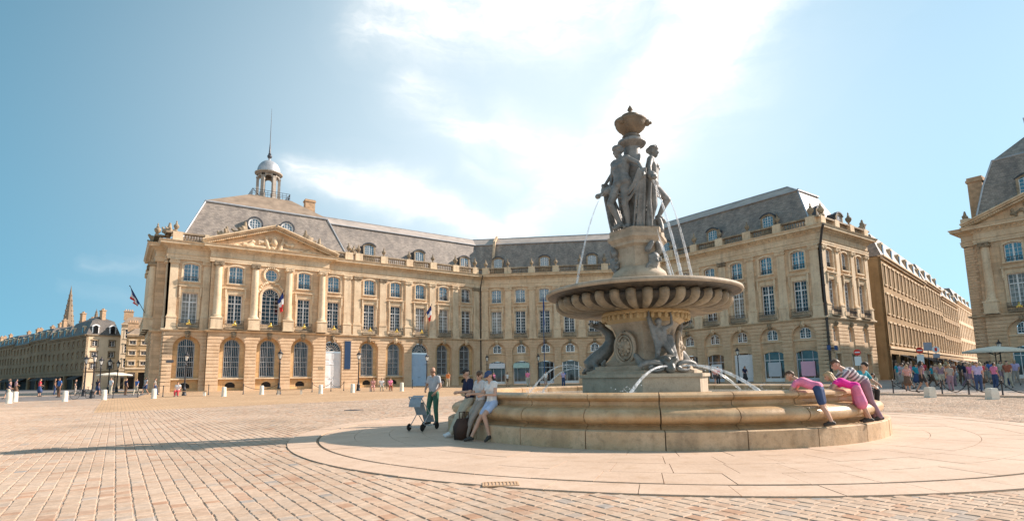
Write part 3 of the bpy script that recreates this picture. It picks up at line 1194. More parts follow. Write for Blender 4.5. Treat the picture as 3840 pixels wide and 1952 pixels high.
def window(F, u, z0, z1, w, rows, root, transom=None, rise=0.0, cols=4, o=-0.30, single=False, gmat='glass', paint='white_paint'):
    """painted timber window of two casements with small panes; head segmental when rise > 0"""
    h = w / 2
    ft, bt = 0.085, 0.036                          # frame and glazing bar widths
    mb = MB(F)
    top = z1

    def head(x):
        if rise <= 0:
            return z1
        rad = (h * h + rise * rise) / (2 * rise)
        return z1 - rise + (math.sqrt(max(rad * rad - x * x, 0)) - (rad - rise))
    mb.box(u - h, u - h + ft, o - .05, o + .04, z0, head(h))
    mb.box(u + h - ft, u + h, o - .05, o + .04, z0, head(h))
    mb.box(u - h + ft, u + h - ft, o - .05, o + .04, z0, z0 + ft)
    k = 8 if rise > 0 else 1
    for i in range(k):
        a, b = -h + ft + (w - 2 * ft) * i / k, -h + ft + (w - 2 * ft) * (i + 1) / k
        za, zb = head(a), head(b)
        mb.add([(u + a, o + .04, za - ft), (u + b, o + .04, zb - ft), (u + b, o + .04, zb), (u + a, o + .04, za),
                (u + a, o - .05, za - ft), (u + b, o - .05, zb - ft), (u + b, o - .05, zb), (u + a, o - .05, za)],
               [(0, 1, 2, 3), (7, 6, 5, 4), (0, 4, 5, 1)])
    mb.box(u - 0.075, u + 0.075, o - .04, o + .065, z0 + ft, z1 - ft * 0.6)          # meeting stiles
    if transom:
        mb.box(u - h + ft, u + h - ft, o - .04, o + .055, transom - .06, transom + .06)
    xs = [u - h + ft + (w - 2 * ft) * i / cols for i in range(cols + 1)]
    if transom:
        lowr = [z0 + ft + (transom - .06 - z0 - ft) * i / (rows - 2) for i in range(rows - 1)]
        upr = [transom + .06 + (z1 - ft - transom - .06) * i / 2 for i in range(3)]
        bands = list(zip(lowr[:-1], lowr[1:])) + list(zip(upr[:-1], upr[1:]))
        ticks = lowr[1:-1] + upr[1:-1]
    else:
        zz = [z0 + ft + (z1 - rise * .5 - ft - z0 - ft) * i / rows for i in range(rows + 1)]
        zz[-1] = z1 - ft * 0.5
        bands = list(zip(zz[:-1], zz[1:]))
        ticks = zz[1:-1]
    for i in range(1, cols):
        if cols % 2 == 0 and i == cols // 2:
            continue
        mb.box(xs[i] - bt / 2, xs[i] + bt / 2, o - .02, o + .03, z0 + ft, head(xs[i] - u) - ft)
    for z in ticks:
        for a, b in ((u - h + ft, u - .075), (u + .075, u + h - ft)):
            mb.box(a, b, o - .022, o + .028, z - bt / 2, z + bt / 2)
    wdw = mb.build('window', M[paint], root)
    cells = [(xs[i], xs[i + 1], a, b) for i in range(cols) for a, b in bands]
    glazing_panes(F, cells, o - .01, wdw, M[gmat], single)
    return wdw


def surround_frame(F, u, z0, z1, w, root, rise=0.0, hood=False, o=0.0, t=0.24, sill=True):
    """moulded stone architrave round a window, with sill and, on the main floor, a hood on consoles"""
    mb = MB(F)
    h = w / 2
    d = 0.09
    for s in (-1, 1):
        a, b = sorted((u + s * h, u + s * (h + t)))
        mb.box(a, b, o, o + d, z0 - .02, z1 - rise)
        a, b = sorted((u + s * (h + t * .55), u + s * (h + t)))
        mb.box(a, b, o + d, o + d + .035, z0 - .02, z1 - rise)
    if rise > 0:
        L1 = arch_loop(u, w, z1 - rise, z1 - rise, rise, 8)[2:]
        L2 = arch_loop(u, w + 2 * t, z1 - rise, z1 - rise, rise + t, 8)[2:]
        for i in range(8):
            p = [L1[i], L1[i + 1], L2[i + 1], L2[i]]
            mb.add([(x, o + d, z) for x, z in p] + [(x, o, z) for x, z in p], [(0, 1, 2, 3), (0, 4, 5, 1), (3, 2, 6, 7)])
    else:
        mb.box(u - h - t, u + h + t, o, o + d, z1, z1 + t)
        mb.box(u - h - t, u + h + t, o + d, o + d + .035, z1 + t * .55, z1 + t)
    if sill:
        mb.box(u - h - t - .05, u + h + t + .05, o, o + .16, z0 - .16, z0 - .02)
    if hood:
        mb.box(u - h - t, u + h + t, o, o + .07, z1 + t + .002, z1 + t + .36)
        mb.box(u - h - t - .10, u + h + t + .10, o, o + .24, z1 + t + .36, z1 + t + .46)
        mb.box(u - h - t - .18, u + h + t + .18, o, o + .32, z1 + t + .462, z1 + t + .56)
        for s in (-1, 1):
            c = u + s * (h + t + .02)
            mb.box(c - .09, c + .09, o + d + .037, o + .26, z1 - .35, z1 + t + .358)
            mb.box(c - .075, c + .075, o + d + .037, o + .18, z1 - .62, z1 - .352)
            mb.ball((c, o + .2, z1 - .36), (.1, .08, .1), 8, 5)
    return mb.build('window_surround', M['limestone_trim'], root)


def balcony(F, u, w, z, root, o=0.0, gold=True):
    """shallow iron balcony: slab, posts, scrolls and a gilt emblem"""
    mb = MB(F)
    h = w / 2
    mb.box(u - h, u + h, o + .002, o + .55, z - .14, z)
    slab = mb.build('balcony', M['limestone_dark'], root)
    mb = MB(F)
    e = o + .50
    for zz in (z + .08, z + .86):
        mb.box(u - h + .04, u + h - .04, e - .018, e + .018, zz, zz + .035)
    n = int(w / 0.135)
    for i in range(n + 1):
        x = u - h + .06 + (w - .12) * i / n
        mb.box(x - .011, x + .011, e - .011, e + .011, z, z + .86)
    for i in range(n // 2):
        x = u - h + .06 + (w - .12) * (2 * i + 1) / n
        pts = [(x + .085 * math.cos(t), e, z + .47 + .17 * math.sin(2 * t)) for t in [2 * math.pi * q / 9 for q in range(10)]]
        mb.tube(pts, .012, 4, cap=False)
    for s in (-1, 1):
        x = u + s * (h - .05)
        for zz in (z + .08, z + .86):
            mb.bar((x, o, zz), (x, e, zz), .016, 4)
        mb.bar((x, o + .25, z), (x, o + .25, z + .86), .011, 4)
    mb.build('railing', M['iron'], slab)
    if gold:
        mb = MB(F)
        mb.ball((u, e + .03, z + .5), (.14, .03, .2), 8, 5)
        mb.ball((u, e + .03, z + .8), (.1, .03, .07), 8, 4)
        for s in (-1, 1):
            mb.ball((u + s * .2, e + .03, z + .38), (.07, .025, .12), 6, 4)
        mb.build('emblem', M['gold'], slab)


def keystone(F, u, z, root, o=0.06, s=1.0):
    """carved mask on the keystone of an arch"""
    mb = MB(F)
    mb.add([(u - .2 * s, o, z - .42 * s), (u + .2 * s, o, z - .42 * s), (u + .3 * s, o, z + .42 * s), (u - .3 * s, o, z + .42 * s),
            (u - .18 * s, o + .16, z - .40 * s), (u + .18 * s, o + .16, z - .40 * s), (u + .28 * s, o + .2, z + .42 * s), (u - .28 * s, o + .2, z + .42 * s)],
           [(4, 5, 6, 7), (0, 1, 5, 4), (1, 2, 6, 5), (2, 3, 7, 6), (3, 0, 4, 7)])
    mb.ball((u, o + .2, z + .02), (.17 * s, .16, .22 * s), 10, 7)
    mb.ball((u, o + .33, z), (.035, .06, .07), 6, 4)
    for q in (-1, 1):
        mb.ball((u + q * .2 * s, o + .18, z + .12 * s), (.1 * s, .1, .16 * s), 7, 5)
        mb.ball((u + q * .14 * s, o + .2, z - .24 * s), (.09 * s, .09, .1 * s), 7, 5)
    mb.ball((u, o + .2, z + .27 * s), (.2 * s, .13, .1 * s), 8, 5)
    mb.build('keystone_mask', M['limestone_dark' if random.random() < .5 else 'limestone_trim'], root, smooth='all')


def pilaster(F, u, root, w=0.95, z0=7.16, z1=15.25, o=0.0):
    mb = MB(F)
    h = w / 2
    mb.box(u - h - .10, u + h + .10, o, o + .24, z0, z0 + 1.28)                # pedestal
    mb.box(u - h - .15, u + h + .15, o, o + .29, z0, z0 + .16)
    mb.box(u - h - .15, u + h + .15, o, o + .30, z0 + 1.28, z0 + 1.42)
    mb.box(u - h - .07, u + h + .07, o, o + .20, z0 + 1.42, z0 + 1.56)
    mb.box(u - h - .03, u + h + .03, o, o + .17, z0 + 1.56, z0 + 1.66)
    mb.box(u - h, u + h, o, o + .14, z0 + 1.66, z1 - .55)                       # shaft
    sh = mb.build('pilaster', M['limestone_trim'], root)
    capital(F, u, w, z1, sh, o)


def capital(F, u, w, z1, root, o=0.0, d=0.14):
    """ionic capital: echinus, volutes, abacus"""
    h = w / 2
    mb = MB(F)
    mb.box(u - h - .02, u + h + .02, o, o + d + .05, z1 - .55, z1 - .47)
    mb.box(u - h + .05, u + h - .05, o, o + d + .12, z1 - .47, z1 - .14)
    for s in (-1, 1):
        c = u + s * (h - .03)
        pts = [(c + .19 * math.cos(t), z1 - .33 + .19 * math.sin(t)) for t in [2 * math.pi * k / 10 for k in range(10)]]
        mb.prism(pts, o, o + d + .16)
        mb.ball((c, o + d + .17, z1 - .33), (.07, .05, .07), 6, 4)
    mb.box(u - h - .12, u + h + .12, o, o + d + .2, z1 - .14, z1 - .002)
    for k in (-1, 0, 1):
        mb.ball((u + k * .17, o + d + .13, z1 - .27), (.075, .06, .11), 6, 4)
    mb.build('capital', M['limestone_dark' if random.random() < .35 else 'limestone_trim'], root)


def column(F, u, root, o=0.35, rad=0.43, z0=7.16, z1=15.25):
    x, y, _ = F(u, o, 0)
    mb = MB(F)
    mb.box(u - .62, u + .62, o - .62, o + .62, z0, z0 + 1.28)
    mb.box(u - .68, u + .68, o - .68, o + .68, z0, z0 + .16)
    mb.box(u - .68, u + .68, o - .66, o + .69, z0 + 1.282, z0 + 1.42)
    mb.F = None
    a = rad
    prof = [(a * 1.38, 1.422), (a * 1.38, 1.52), (a * 1.32, 1.57), (a * 1.15, 1.62), (a * 1.22, 1.68), (a * 1.05, 1.74), (a, 1.8)]
    H = z1 - .55 - z0
    for k in range(1, 9):
        t = k / 8
        prof.append((a * (1 - .15 * t ** 1.7), 1.8 + (H - 1.8) * t))
    mb.lathe(prof, 24, (x, y, Z0 + z0))
    sh = mb.build('column', M['limestone_trim'], root, smooth=True)
    capital(F, u, rad * 1.8, z1, sh, o - .36, .72)


def grille(F, u, w, z0, zs, o, root):
    """iron bars before an arched window: flat head arc, uprights and cross bars"""
    mb = MB(F)
    h = w / 2
    n = 9
    for i in range(n):
        x = -h + .07 + (w - .14) * i / (n - 1)
        zt = zs + math.sqrt(max(h * h - x * x, 0)) - .05
        mb.box(u + x - .016, u + x + .016, o - .016, o + .016, z0, zt)
    for z in (z0 + .1, z0 + (zs - z0) * .5, zs):
        mb.box(u - h, u + h, o - .03, o - .017, z - .03, z + .03)
    return mb


RUST = dict(first=7.0 / 16, n=16, count=0, store=[])


def rustic(F, u0, u1, openings, root, ztop=6.86, single=True, o1=0.085, base=0.75):
    """banded rustication: one proud course after another, cut by the openings (u, half width, springing)"""
    n = 15
    ch = (ztop - base) / n
    joined = MB(F)
    for k in range(n):
        z0, z1 = base + k * ch, base + (k + 1) * ch - .065
        zm = z1
        cuts = []
        for u, h, zs in openings:
            if z0 >= zs + h:
                continue
            hh = h if zm <= zs else math.sqrt(max(h * h - (max(z0, zs) - zs) ** 2, 0.0))
            if hh > 0.05:
                cuts.append((u - hh, u + hh))
        cuts.sort()
        a = u0
        spans = []
        for c0, c1 in cuts + [(u1, u1)]:
            if c0 - a > 0.12:
                spans.append((a, min(c0, u1)))
            a = max(a, c1)
        for a, b in spans:
            if single and RUST['count'] < 300:
                MB(F).box(a + .003, b - .003, 0.0, o1, z0, z1).build('stone_course', M['limestone_rustic'], root)
                RUST['count'] += 1
            else:
                joined.box(a + .003, b - .003, 0.0, o1, z0, z1)
    if joined.v:
        joined.build('stone_courses', M['limestone_rustic'], root, kind='stuff')


def wall_of(F, u0, u1, bays, root, side=False):
    """two storey front wall plate with all its openings; bays = [(u, ground kind, upper kind)]"""
    holes_g, holes_u, op = [], [], []
    for u, gk, uk in bays:
        if gk == 'door':
            holes_g.append(arch_loop(u, 2.64, 0.02, 4.86))
            op.append((u, 1.32, 4.86))
        elif gk in ('grille', 'shop', 'shopdoor'):
            holes_g.append(arch_loop(u, 2.76, 0.02, 5.02))
            op.append((u, 1.38, 5.02))
        elif gk == 'small':
            holes_g.append(arch_loop(u, 1.15, 4.45, 5.55))
            holes_g.append(rect_loop(u - .65, u + .65, 0.6, 3.1))
            op.append((u, 0.66, 5.5))
        if uk == 'std':
            holes_u.append(rect_loop(u - .79, u + .79, 7.9, 11.42))
            holes_u.append(arch_loop(u, 1.58, 12.78, 14.72, 0.2, 8))
        elif uk == 'centre':
            holes_u.append(arch_loop(u, 2.1, 8.0, 11.48))
            holes_u.append(circle_loop(u, 14.2, 0.74))
    plate('wall', F, rect_loop(u0, u1, -0.6, 7.0), holes_g, -WALL_T, 0.0, M['limestone_rustic'], root)
    plate('wall', F, rect_loop(u0, u1, 7.0, 17.2), holes_u, -WALL_T, 0.0, M['limestone'], root)
    return op


def fan_light(F, u, r, zs, o, root, parent_mat='white_paint'):
    mb = MB(F)
    n = 11
    for k in range(n + 1):
        t = math.pi * k / n
        c, s = math.cos(t), math.sin(t)
        mb.bar((u + .28 * r * c, o, zs + .28 * r * s), (u + (r - .02) * c, o, zs + (r - .02) * s), .022, 4)
    for rr_ in (.28 * r, .62 * r, r - .04):
        pts = [(u + rr_ * math.cos(math.pi * k / 16), o, zs + rr_ * math.sin(math.pi * k / 16)) for k in range(17)]
        mb.tube(pts, .03 if rr_ > .9 * r else .02, 4)
    mb.box(u - r, u + r, o - .05, o + .05, zs - .07, zs + .05)
    fl = mb.build('fanlight', M[parent_mat], root)
    pts = [(u + r * math.cos(math.pi * k / 16), o - .06, zs + r * math.sin(math.pi * k / 16)) for k in range(17)]
    MB(F).add(pts, [tuple(range(17))]).build('pane', M['glass'], fl)
    return fl


def big_door(F, u, root, paint):
    w, zs, o = 2.6, 4.84, -.32
    d = MB(F)
    h = w / 2
    for s in (-1, 1):
        a, b = sorted((u + s * .012, u + s * h))
        d.box(a, b, o - .05, o, 0.05, 4.7)
        for z0, z1 in ((.35, 1.25), (1.45, 3.05), (3.3, 3.55), (3.75, 4.55)):
            aa, bb = a + .17, b - .17
            d.box(aa, bb, o + .002, o + .03, z0, z1)
            d.box(aa + .12, bb - .12, o + .031, o + .05, z0 + .12, z1 - .12)
        d.box(a, b, o + .002, o + .06, 3.1, 3.22)
    leafs = d.build('door', M[paint], root)
    hb = MB(F)
    for s in (-1, 1):
        hb.ball((u + s * .13, o + .07, 1.28), (.05, .05, .05), 8, 5)
    hb.build('handle', M['iron'], leafs)
    fan_light(F, u, 1.28, zs, o + .02, root)


def ground_bay(F, u, gk, root, idx=0):
    if gk == 'door':
        big_door(F, u, root, 'door_paint' if idx == 0 else 'door_blue')
        keystone(F, u, 6.48, root)
    elif gk == 'grille':
        o = -.55
        plate('niche_back', F, arch_loop(u, 3.0, 0.0, 5.0), [arch_loop(u, 1.72, 1.55, 5.22), arch_loop(u, 1.1, 0.35, 0.72, .3, 6)], o - .25, o, M['niche_stone'], root)
        mb = MB(F)
        mb.box(u - 1.37, u + 1.37, o - .02, o + .42, 1.36, 1.52)
        mb.build('sill', M['limestone_trim'], root)
        mb = MB(F)
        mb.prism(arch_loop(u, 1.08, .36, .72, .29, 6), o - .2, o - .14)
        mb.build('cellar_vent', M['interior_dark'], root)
        w = MB(F)
        for x in (-.8, 0, .8):
            w.box(u + x - .045, u + x + .045, o - .2, o - .12, 1.55, 5.22 + (.8 if x == 0 else .12))
        for z in (1.6, 2.8, 4.0, 5.2):
            w.box(u - .84, u + .84, o - .19, o - .13, z - .03, z + .03)
        pts = [(u + .83 * math.cos(math.pi * k / 12), o - .16, 5.22 + .83 * math.sin(math.pi * k / 12)) for k in range(13)]
        w.tube(pts, .06, 4)
        wd = w.build('window', M['iron_light'], root)
        MB(F).add([(a, o - .17, c) for a, c in arch_loop(u, 1.7, 1.55, 5.22)], [tuple(range(17))]).build('pane', M['glass'], wd)
        grille(F, u, 1.74, 1.56, 5.22, o + .03, root).build('window_grille', M['iron_light'], root)
        keystone(F, u, 6.5, root)
    elif gk in ('shop', 'shopdoor'):
        o = -.32
        plate('niche_back', F, arch_loop(u, 3.0, 0.0, 5.0), [arch_loop(u, 1.30, 4.86, 5.50), arch_loop(u, 2.52, 0.02, 3.25, .3, 8)], o - .2, o, M['limestone'], root)
        MB(F).box(u - 1.37, u + 1.37, o + .001, o + .16, 4.62, 4.76).build('sill', M['limestone_trim'], root)
        window(F, u, 4.88, 6.12, 1.26, 3, root, rise=.5, o=o - .1, gmat='glass')
        keystone(F, u, 6.46, root, s=.85)
        shopfront(F, u, o - .12, root, idx, gk)
    elif gk == 'small':
        window(F, u, 4.46, 6.05, 1.13, 3, root, rise=.5, o=-.35, gmat='glass')
        window(F, u, 0.62, 3.08, 1.28, 4, root, o=-.35, gmat='glass')
        surround_frame(F, u, 0.62, 3.08, 1.3, root, t=.2, o=.072)
        keystone(F, u, 6.42, root, s=.7)


def shopfront(F, u, o, root, idx, kind):
    mb = MB(F)
    h = 1.24
    for s in (-1, 1):
        mb.box(*sorted((u + s * h, u + s * (h - .08))), o - .05, o + .05, .05, 3.3)
        mb.box(*sorted((u + s * .58, u + s * .64)), o - .04, o + .04, .45, 3.42)
    mb.box(u - h, u + h, o - .06, o + .06, 2.5, 2.58)
    mb.box(u - h, u + h, o - .06, o + .08, .05, .45)
    sf = mb.build('shopfront', M['poster_grey' if idx % 3 else 'white_paint'], root)
    MB(F).add([(u - h, o - .02, .45), (u + h, o - .02, .45), (u + h, o - .02, 3.5), (u - h, o - .02, 3.5)], [(0, 1, 2, 3)]).build('pane', M['glass_shop'], sf)
    styles = {0: ('poster_white', 'awning'), 1: ('awning_mint', 'awning'), 2: ('interior_dark', 'open'), 3: (None, 'plain'), 4: ('poster_grey', 'poster'),
              5: ('poster_pink', 'poster2'), 6: ('poster_grey', 'poster2'), 7: ('poster_white', 'shut'), 8: ('poster_white', 'poster2')}
    m, st = styles.get(idx, ('poster_grey', 'poster'))
    if st == 'awning':
        mb = MB(F)
        mb.add([(u - h, o + .06, 3.3), (u + h, o + .06, 3.3), (u + h, o + .75, 2.75), (u - h, o + .75, 2.75), (u - h, o + .76, 2.5), (u + h, o + .76, 2.5)],
               [(0, 1, 2, 3), (3, 2, 5, 4), (0, 3, 4), (1, 5, 2)])
        mb.build('awning', M[m], sf)
    elif st == 'open':
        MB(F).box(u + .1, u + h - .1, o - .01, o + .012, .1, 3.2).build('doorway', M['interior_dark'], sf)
    elif st.startswith('poster'):
        MB(F).box(u - .78, u + .78, o + .085, o + .11, .65, 2.3 if st == 'poster2' else 2.0).build('poster', M[m], sf)
    elif st == 'shut':
        mb = MB(F)
        for k in range(24):
            mb.box(u - h, u + h, o + .06, o + .075 + .012 * (k % 2), .1 + k * .135, .1 + k * .135 + .13)
        mb.build('shutter', M['poster_white'], sf)


def upper_bay(F, u, uk, root, gold=True, balc=True, single=False):
    if uk == 'std':
        window(F, u, 7.9, 11.42, 1.56, 7, root, transom=10.35, single=single, gmat='glass_curtain' if random.random() < .3 else 'glass')
        surround_frame(F, u, 7.9, 11.42, 1.58, root, hood=True, sill=False)
        window(F, u, 12.78, 14.92, 1.54, 4, root, rise=0.2, gmat='glass_sky')
        surround_frame(F, u, 12.78, 14.92, 1.58, root, rise=0.2, t=.2)
        rb = MB(F)
        rb.box(u - .62, u + .62, -.24, -.20, 13.34, 13.38)
        rb.box(u - .74, u + .74, -.24, -.20, 13.04, 13.07)
        for k in range(11):
            rb.box(u - .7 + k * .14 - .008, u - .7 + k * .14 + .008, -.235, -.205, 12.86, 13.34)
        rb.build('window_guard', M['iron'], root)
        if balc:
            balcony(F, u, 2.1, 7.34, root, gold=gold)
    elif uk == 'centre':
        w = MB(F)
        for x in (-1, -.5, 0, .5, 1):
            t = .09 if abs(x) == 1 else (.075 if x == 0 else .03)
            xx = u + x * .98
            top = 11.48 + math.sqrt(max(1.03 ** 2 - (x * .98) ** 2, 0))
            w.box(xx - t / 2, xx + t / 2, -.35, -.27, 8.0, min(top, 12.5) if x else 11.5)
        for k in range(8):
            z = 8.05 + k * .49
            w.box(u - 1.0, u + 1.0, -.34, -.28, z - .02, z + .02)
        pts = [(u + 1.0 * math.cos(math.pi * k / 14), -.31, 11.48 + 1.0 * math.sin(math.pi * k / 14)) for k in range(15)]
        w.tube(pts, .06, 4)
        for k in range(1, 8):
            t = math.pi * k / 8
            w.bar((u + .3 * math.cos(t), -.31, 11.48 + .3 * math.sin(t)), (u + math.cos(t), -.31, 11.48 + math.sin(t)), .02, 4)
        wd = w.build('window', M['white_paint'], root)
        MB(F).add([(a, -.32, c) for a, c in arch_loop(u, 2.04, 8.0, 11.48)], [tuple(range(17))]).build('pane', M['glass'], wd)
        surround_frame(F, u, 8.0, 12.53, 2.1, root, rise=1.05, sill=False)
        w = MB(F)
        for t in (0, math.pi / 2):
            c, s = math.cos(t) * .72, math.sin(t) * .72
            w.bar((u - c, -.3, 14.2 - s), (u + c, -.3, 14.2 + s), .03, 4)
        for q in (-.36, .36):
            w.bar((u + q, -.3, 13.57), (u + q, -.3, 14.83), .018, 4)
            w.bar((u - .63, -.3, 14.2 + q), (u + .63, -.3, 14.2 + q), .018, 4)
        w.tube([(u + .7 * math.cos(2 * math.pi * k / 20), -.3, 14.2 + .7 * math.sin(2 * math.pi * k / 20)) for k in range(21)], .055, 5)
        wd = w.build('round_window', M['white_paint'], root)
        MB(F).add([(a, -.32, c) for a, c in circle_loop(u, 14.2, .74)], [tuple(range(20))]).build('pane', M['glass_sky'], wd)
        g = MB(F)
        for k in range(24):
            t = 2 * math.pi * k / 24
            g.ball((u + .92 * math.cos(t), .06, 14.2 + .92 * math.sin(t)), (.15, .1, .15), 6, 4)
        for s in (-1, 1):
            for k in range(7):
                g.ball((u + s * (.5 + .17 * k), .08, 13.1 - .03 * k * k + random.uniform(-.1, .1)), (.17, .12, .2), 6, 4)
        g.build('garland', M['limestone_trim'], root, smooth='all')
        balcony(F, u, 2.7, 7.34, root)


# profiles (out, z)
PLINTH = [(0.0, -0.6), (.16, -0.6), (.16, .62), (.10, .70), (0.0, .70)]
STRING = [(0, 6.86), (.12, 6.86), (.16, 6.92), (.30, 6.98), (.34, 7.10), (.30, 7.155), (0, 7.155)]
ENTAB = [(0, 15.25), (.18, 15.25), (.18, 15.48), (.22, 15.49), (.22, 15.72), (.30, 15.80), (.14, 15.82), (.14, 16.52),
         (.26, 16.56), (.30, 16.70), (.62, 16.90), (.92, 16.92), (.94, 17.10), (1.04, 17.22), (1.08, 17.30), (0, 17.30)]
PARAPET = [(.42, 17.30), (.42, 17.50), (.34, 17.52), (-.10, 17.52), (-.10, 17.30)]
RAIL = [(.44, 18.20), (.44, 18.36), (.38, 18.42), (-.14, 18.42), (-.14, 18.20)]


def dentils(mb, F, u0, u1, z=16.71, pitch=.42, o0=.28, o1=.52):
    n = max(1, int((u1 - u0) / pitch))
    for k in range(n):
        a = u0 + (u1 - u0) * (k + .25) / n
        mb.box(a, a + pitch * .52, o0, o1, z, z + .15)


BAL = [(.07, 0), (.07, .05), (.045, .08), (.05, .12), (.095, .22), (.085, .32), (.05, .46), (.045, .56), (.07, .60), (.07, .68)]


def balustrade(F, u0, u1, piers, root, z=17.52):
    """balusters between the piers, joined; piers one by one"""
    ps = sorted(piers)
    for p in ps:
        MB(F).box(p - .52, p + .52, -.20, .47, z - .21, z + .915).build('balustrade_pier', M['limestone_trim'], root)
    mb = MB()
    edges = [u0] + ps + [u1]
    for a, b in zip(edges[:-1], edges[1:]):
        a, b = a + .62, b - .62
        n = int((b - a) / .27)
        for k in range(n):
            u = a + (b - a) * (k + .5) / n
            x, y, zz = F(u, .14, z)
            mb.lathe(BAL, 6, (x, y, zz))
    if mb.v:
        mb.build('balusters', M['limestone_dark'], root, kind='stuff')


def urn(x, y, z, root, s=1.0):
    mb = MB()
    prof = [(.24, 0), (.24, .12), (.10, .2), (.09, .3), (.2, .42), (.30, .62), (.31, .78), (.24, .88), (.12, .95), (.15, 1.02), (.1, 1.1), (.06, 1.18), (.09, 1.26), (.03, 1.42), (0, 1.5)]
    mb.lathe([(r * s, h * s) for r, h in prof], 12, (x, y, z))
    mb.build('urn', M['limestone_dark'], root, smooth=True)


def roof_hip(mb, p, q, r=.07):
    mb.bar(p, q, r, 6)


def dormer(F, u, root, o=-1.25, z=18.75, w=1.35, h=1.45, back=-3.2):
    """lead-covered dormer with a segmental head and a white window"""
    hw = w / 2
    mb = MB(F)
    prof = arch_loop(0, w + .5, z - .9, z + h - .1, .42, 8)
    n = len(prof)
    mb.add([(u + a, o - .02, c) for a, c in prof] + [(u + a, back, c) for a, c in prof],
           [(k, (k + 1) % n, n + (k + 1) % n, n + k) for k in range(n)])
    rim = arch_loop(0, w + .74, z + h - .12, z + h - .1, .52, 8)[2:]
    inn = arch_loop(0, w + .30, z + h - .12, z + h - .1, .36, 8)[2:]
    for i in range(8):
        p = [inn[i], inn[i + 1], rim[i + 1], rim[i]]
        mb.add([(u + a, o + .16, c) for a, c in p] + [(u + a, o - .25, c) for a, c in p], [(0, 1, 2, 3), (0, 4, 5, 1), (3, 2, 6, 7)])
    body = mb.build('dormer', M['lead_dark'], root)
    plate('dormer_front', F, [(u + a, c) for a, c in arch_loop(0, w + .46, z - .9, z + h - .12, .4, 8)],
          [[(u + a, c) for a, c in arch_loop(0, w, z, z + h - .2, .2, 6)]], o - .1, o + .06, M['limestone_dark'], body)
    mb = MB(F)
    mb.box(u - hw, u + hw, o - .08, o - .02, z, z + .08)
    for x in (-1, -.5, 0, .5, 1):
        t = .07 if x in (-1, 1, 0) else .035
        mb.box(u + x * (hw - .03) - t / 2, u + x * (hw - .03) + t / 2, o - .08, o - .02, z, z + h - (.02 if abs(x) < 1 else .18))
    for k in range(1, 5):
        zz = z + h * k / 4.6
        mb.box(u - hw, u + hw, o - .075, o - .025, zz - .018, zz + .018)
    fr = mb.build('window', M['white_paint'], body)
    MB(F).add([(u + a, o - .055, c) for a, c in arch_loop(0, w, z, z + h - .2, .2, 6)], [tuple(range(9))]).build('pane', M['glass_sky'], fr)


def chimney(x0, x1, y0, y1, z0, z1, root, mat='brick_chimney', pots=2):
    mb = MB()
    mb.box(x0, x1, y0, y1, z0, z1 - .35)
    mb.box(x0 - .1, x1 + .1, y0 - .1, y1 + .1, z1 - .35, z1 - .18)
    mb.box(x0 - .03, x1 + .03, y0 - .03, y1 + .03, z1 - .18, z1)
    c = mb.build('chimney', M[mat], root)
    return c


def trophy(x, y, z, s, root, seed, spread=(1.6, .5), mat='limestone_dark'):
    """carved group of arms and figures: a heap of fused rounded forms"""
    r_ = random.Random(seed)
    caps = []
    for k in range(13):
        a = (x + r_.uniform(-1, 1) * spread[0] * s, y + r_.uniform(-1, 1) * spread[1] * s, z + r_.uniform(0, .5) * s)
        b = (a[0] + r_.uniform(-.7, .7) * s, a[1] + r_.uniform(-.3, .3) * s, z + r_.uniform(.2, 1.35) * s * (1 - .4 * abs(a[0] - x) / (spread[0] * s + .01)))
        caps.append((a, r_.uniform(.16, .34) * s, b, r_.uniform(.1, .22) * s, 0))
    caps.append(((x, y, z), .5 * s, (x + .1 * s, y, z + 1.3 * s), .24 * s, 0))
    caps.append(((x + .1 * s, y, z + 1.5 * s), .2 * s, (x + .1 * s, y, z + 1.62 * s), .18 * s, 0))
    me = blob_mesh(caps, .09 * s, [M[mat]], smooth=1)
    return link('sculpture', me, root)
# ------------------------------------------------------------------ put the palace together
palace = empty('palace', (4.0, YA, Z0), 'long honey coloured palace with slate mansard roof wrapping round the square behind the fountain', 'palace')

A_WING = [28.0 + 3.9 * k for k in range(5)]
B_BAYS = [2.54 + 3.82 * k for k in range(5)]
C_BAYS = [4.29 + 3.895 * k for k in range(7)]
D_BAYS = [1.95, 5.75, 9.55]

# walls
bays_side = [(6.35, 'grille', 'std'), (23.0, 'door', 'std')]
opL = wall_of(FA, 4.0, 8.3, [bays_side[0]], palace)
opM = wall_of(FA2, 8.3, 21.95, [(11.0, 'grille', 'std'), (15.0, 'grille', 'centre'), (19.0, 'grille', 'std')], palace)
wing = [(u, ('door' if k == 2 else 'grille'), 'std') for k, u in enumerate(A_WING)]
opR = wall_of(FA, 21.95, XCOR, [bays_side[1]] + wing, palace)
shop_b = [(u, 'shopdoor' if k == 2 else 'shop', 'std') for k, u in enumerate(B_BAYS)]
shop_c = [(u, 'shop', 'std') for u in C_BAYS]
opB = wall_of(FB, 0, LB, shop_b, palace)
opC = wall_of(FC, 0, LC, shop_c, palace)
opD = wall_of(FD, 0, XEND - XC, [(u, 'small', 'std') for u in D_BAYS], palace)
plate('wall', frame(XEND, YEND, 0, 1), rect_loop(0, 25, -.6, 17.2), [], -.4, 0, M['limestone'], palace)
wall_of(FS, 0.5, 16, [], palace)
opS = wall_of(FS2, 3.0, 13.5, [(5.2, 'grille', 'std'), (8.25, 'grille', 'std'), (11.3, 'grille', 'std')], palace)
for u0 in (8.3, 21.95):                             # returns of the projecting centre
    s = 0.012 if u0 < 10 else -0.012
    MB().box(u0 + min(0, s) + (s > 0) * 0, u0 + max(0, s), YA - .699, YA, Z0 - .6, Z0 + 17.2).build('wall', M['limestone'], palace)
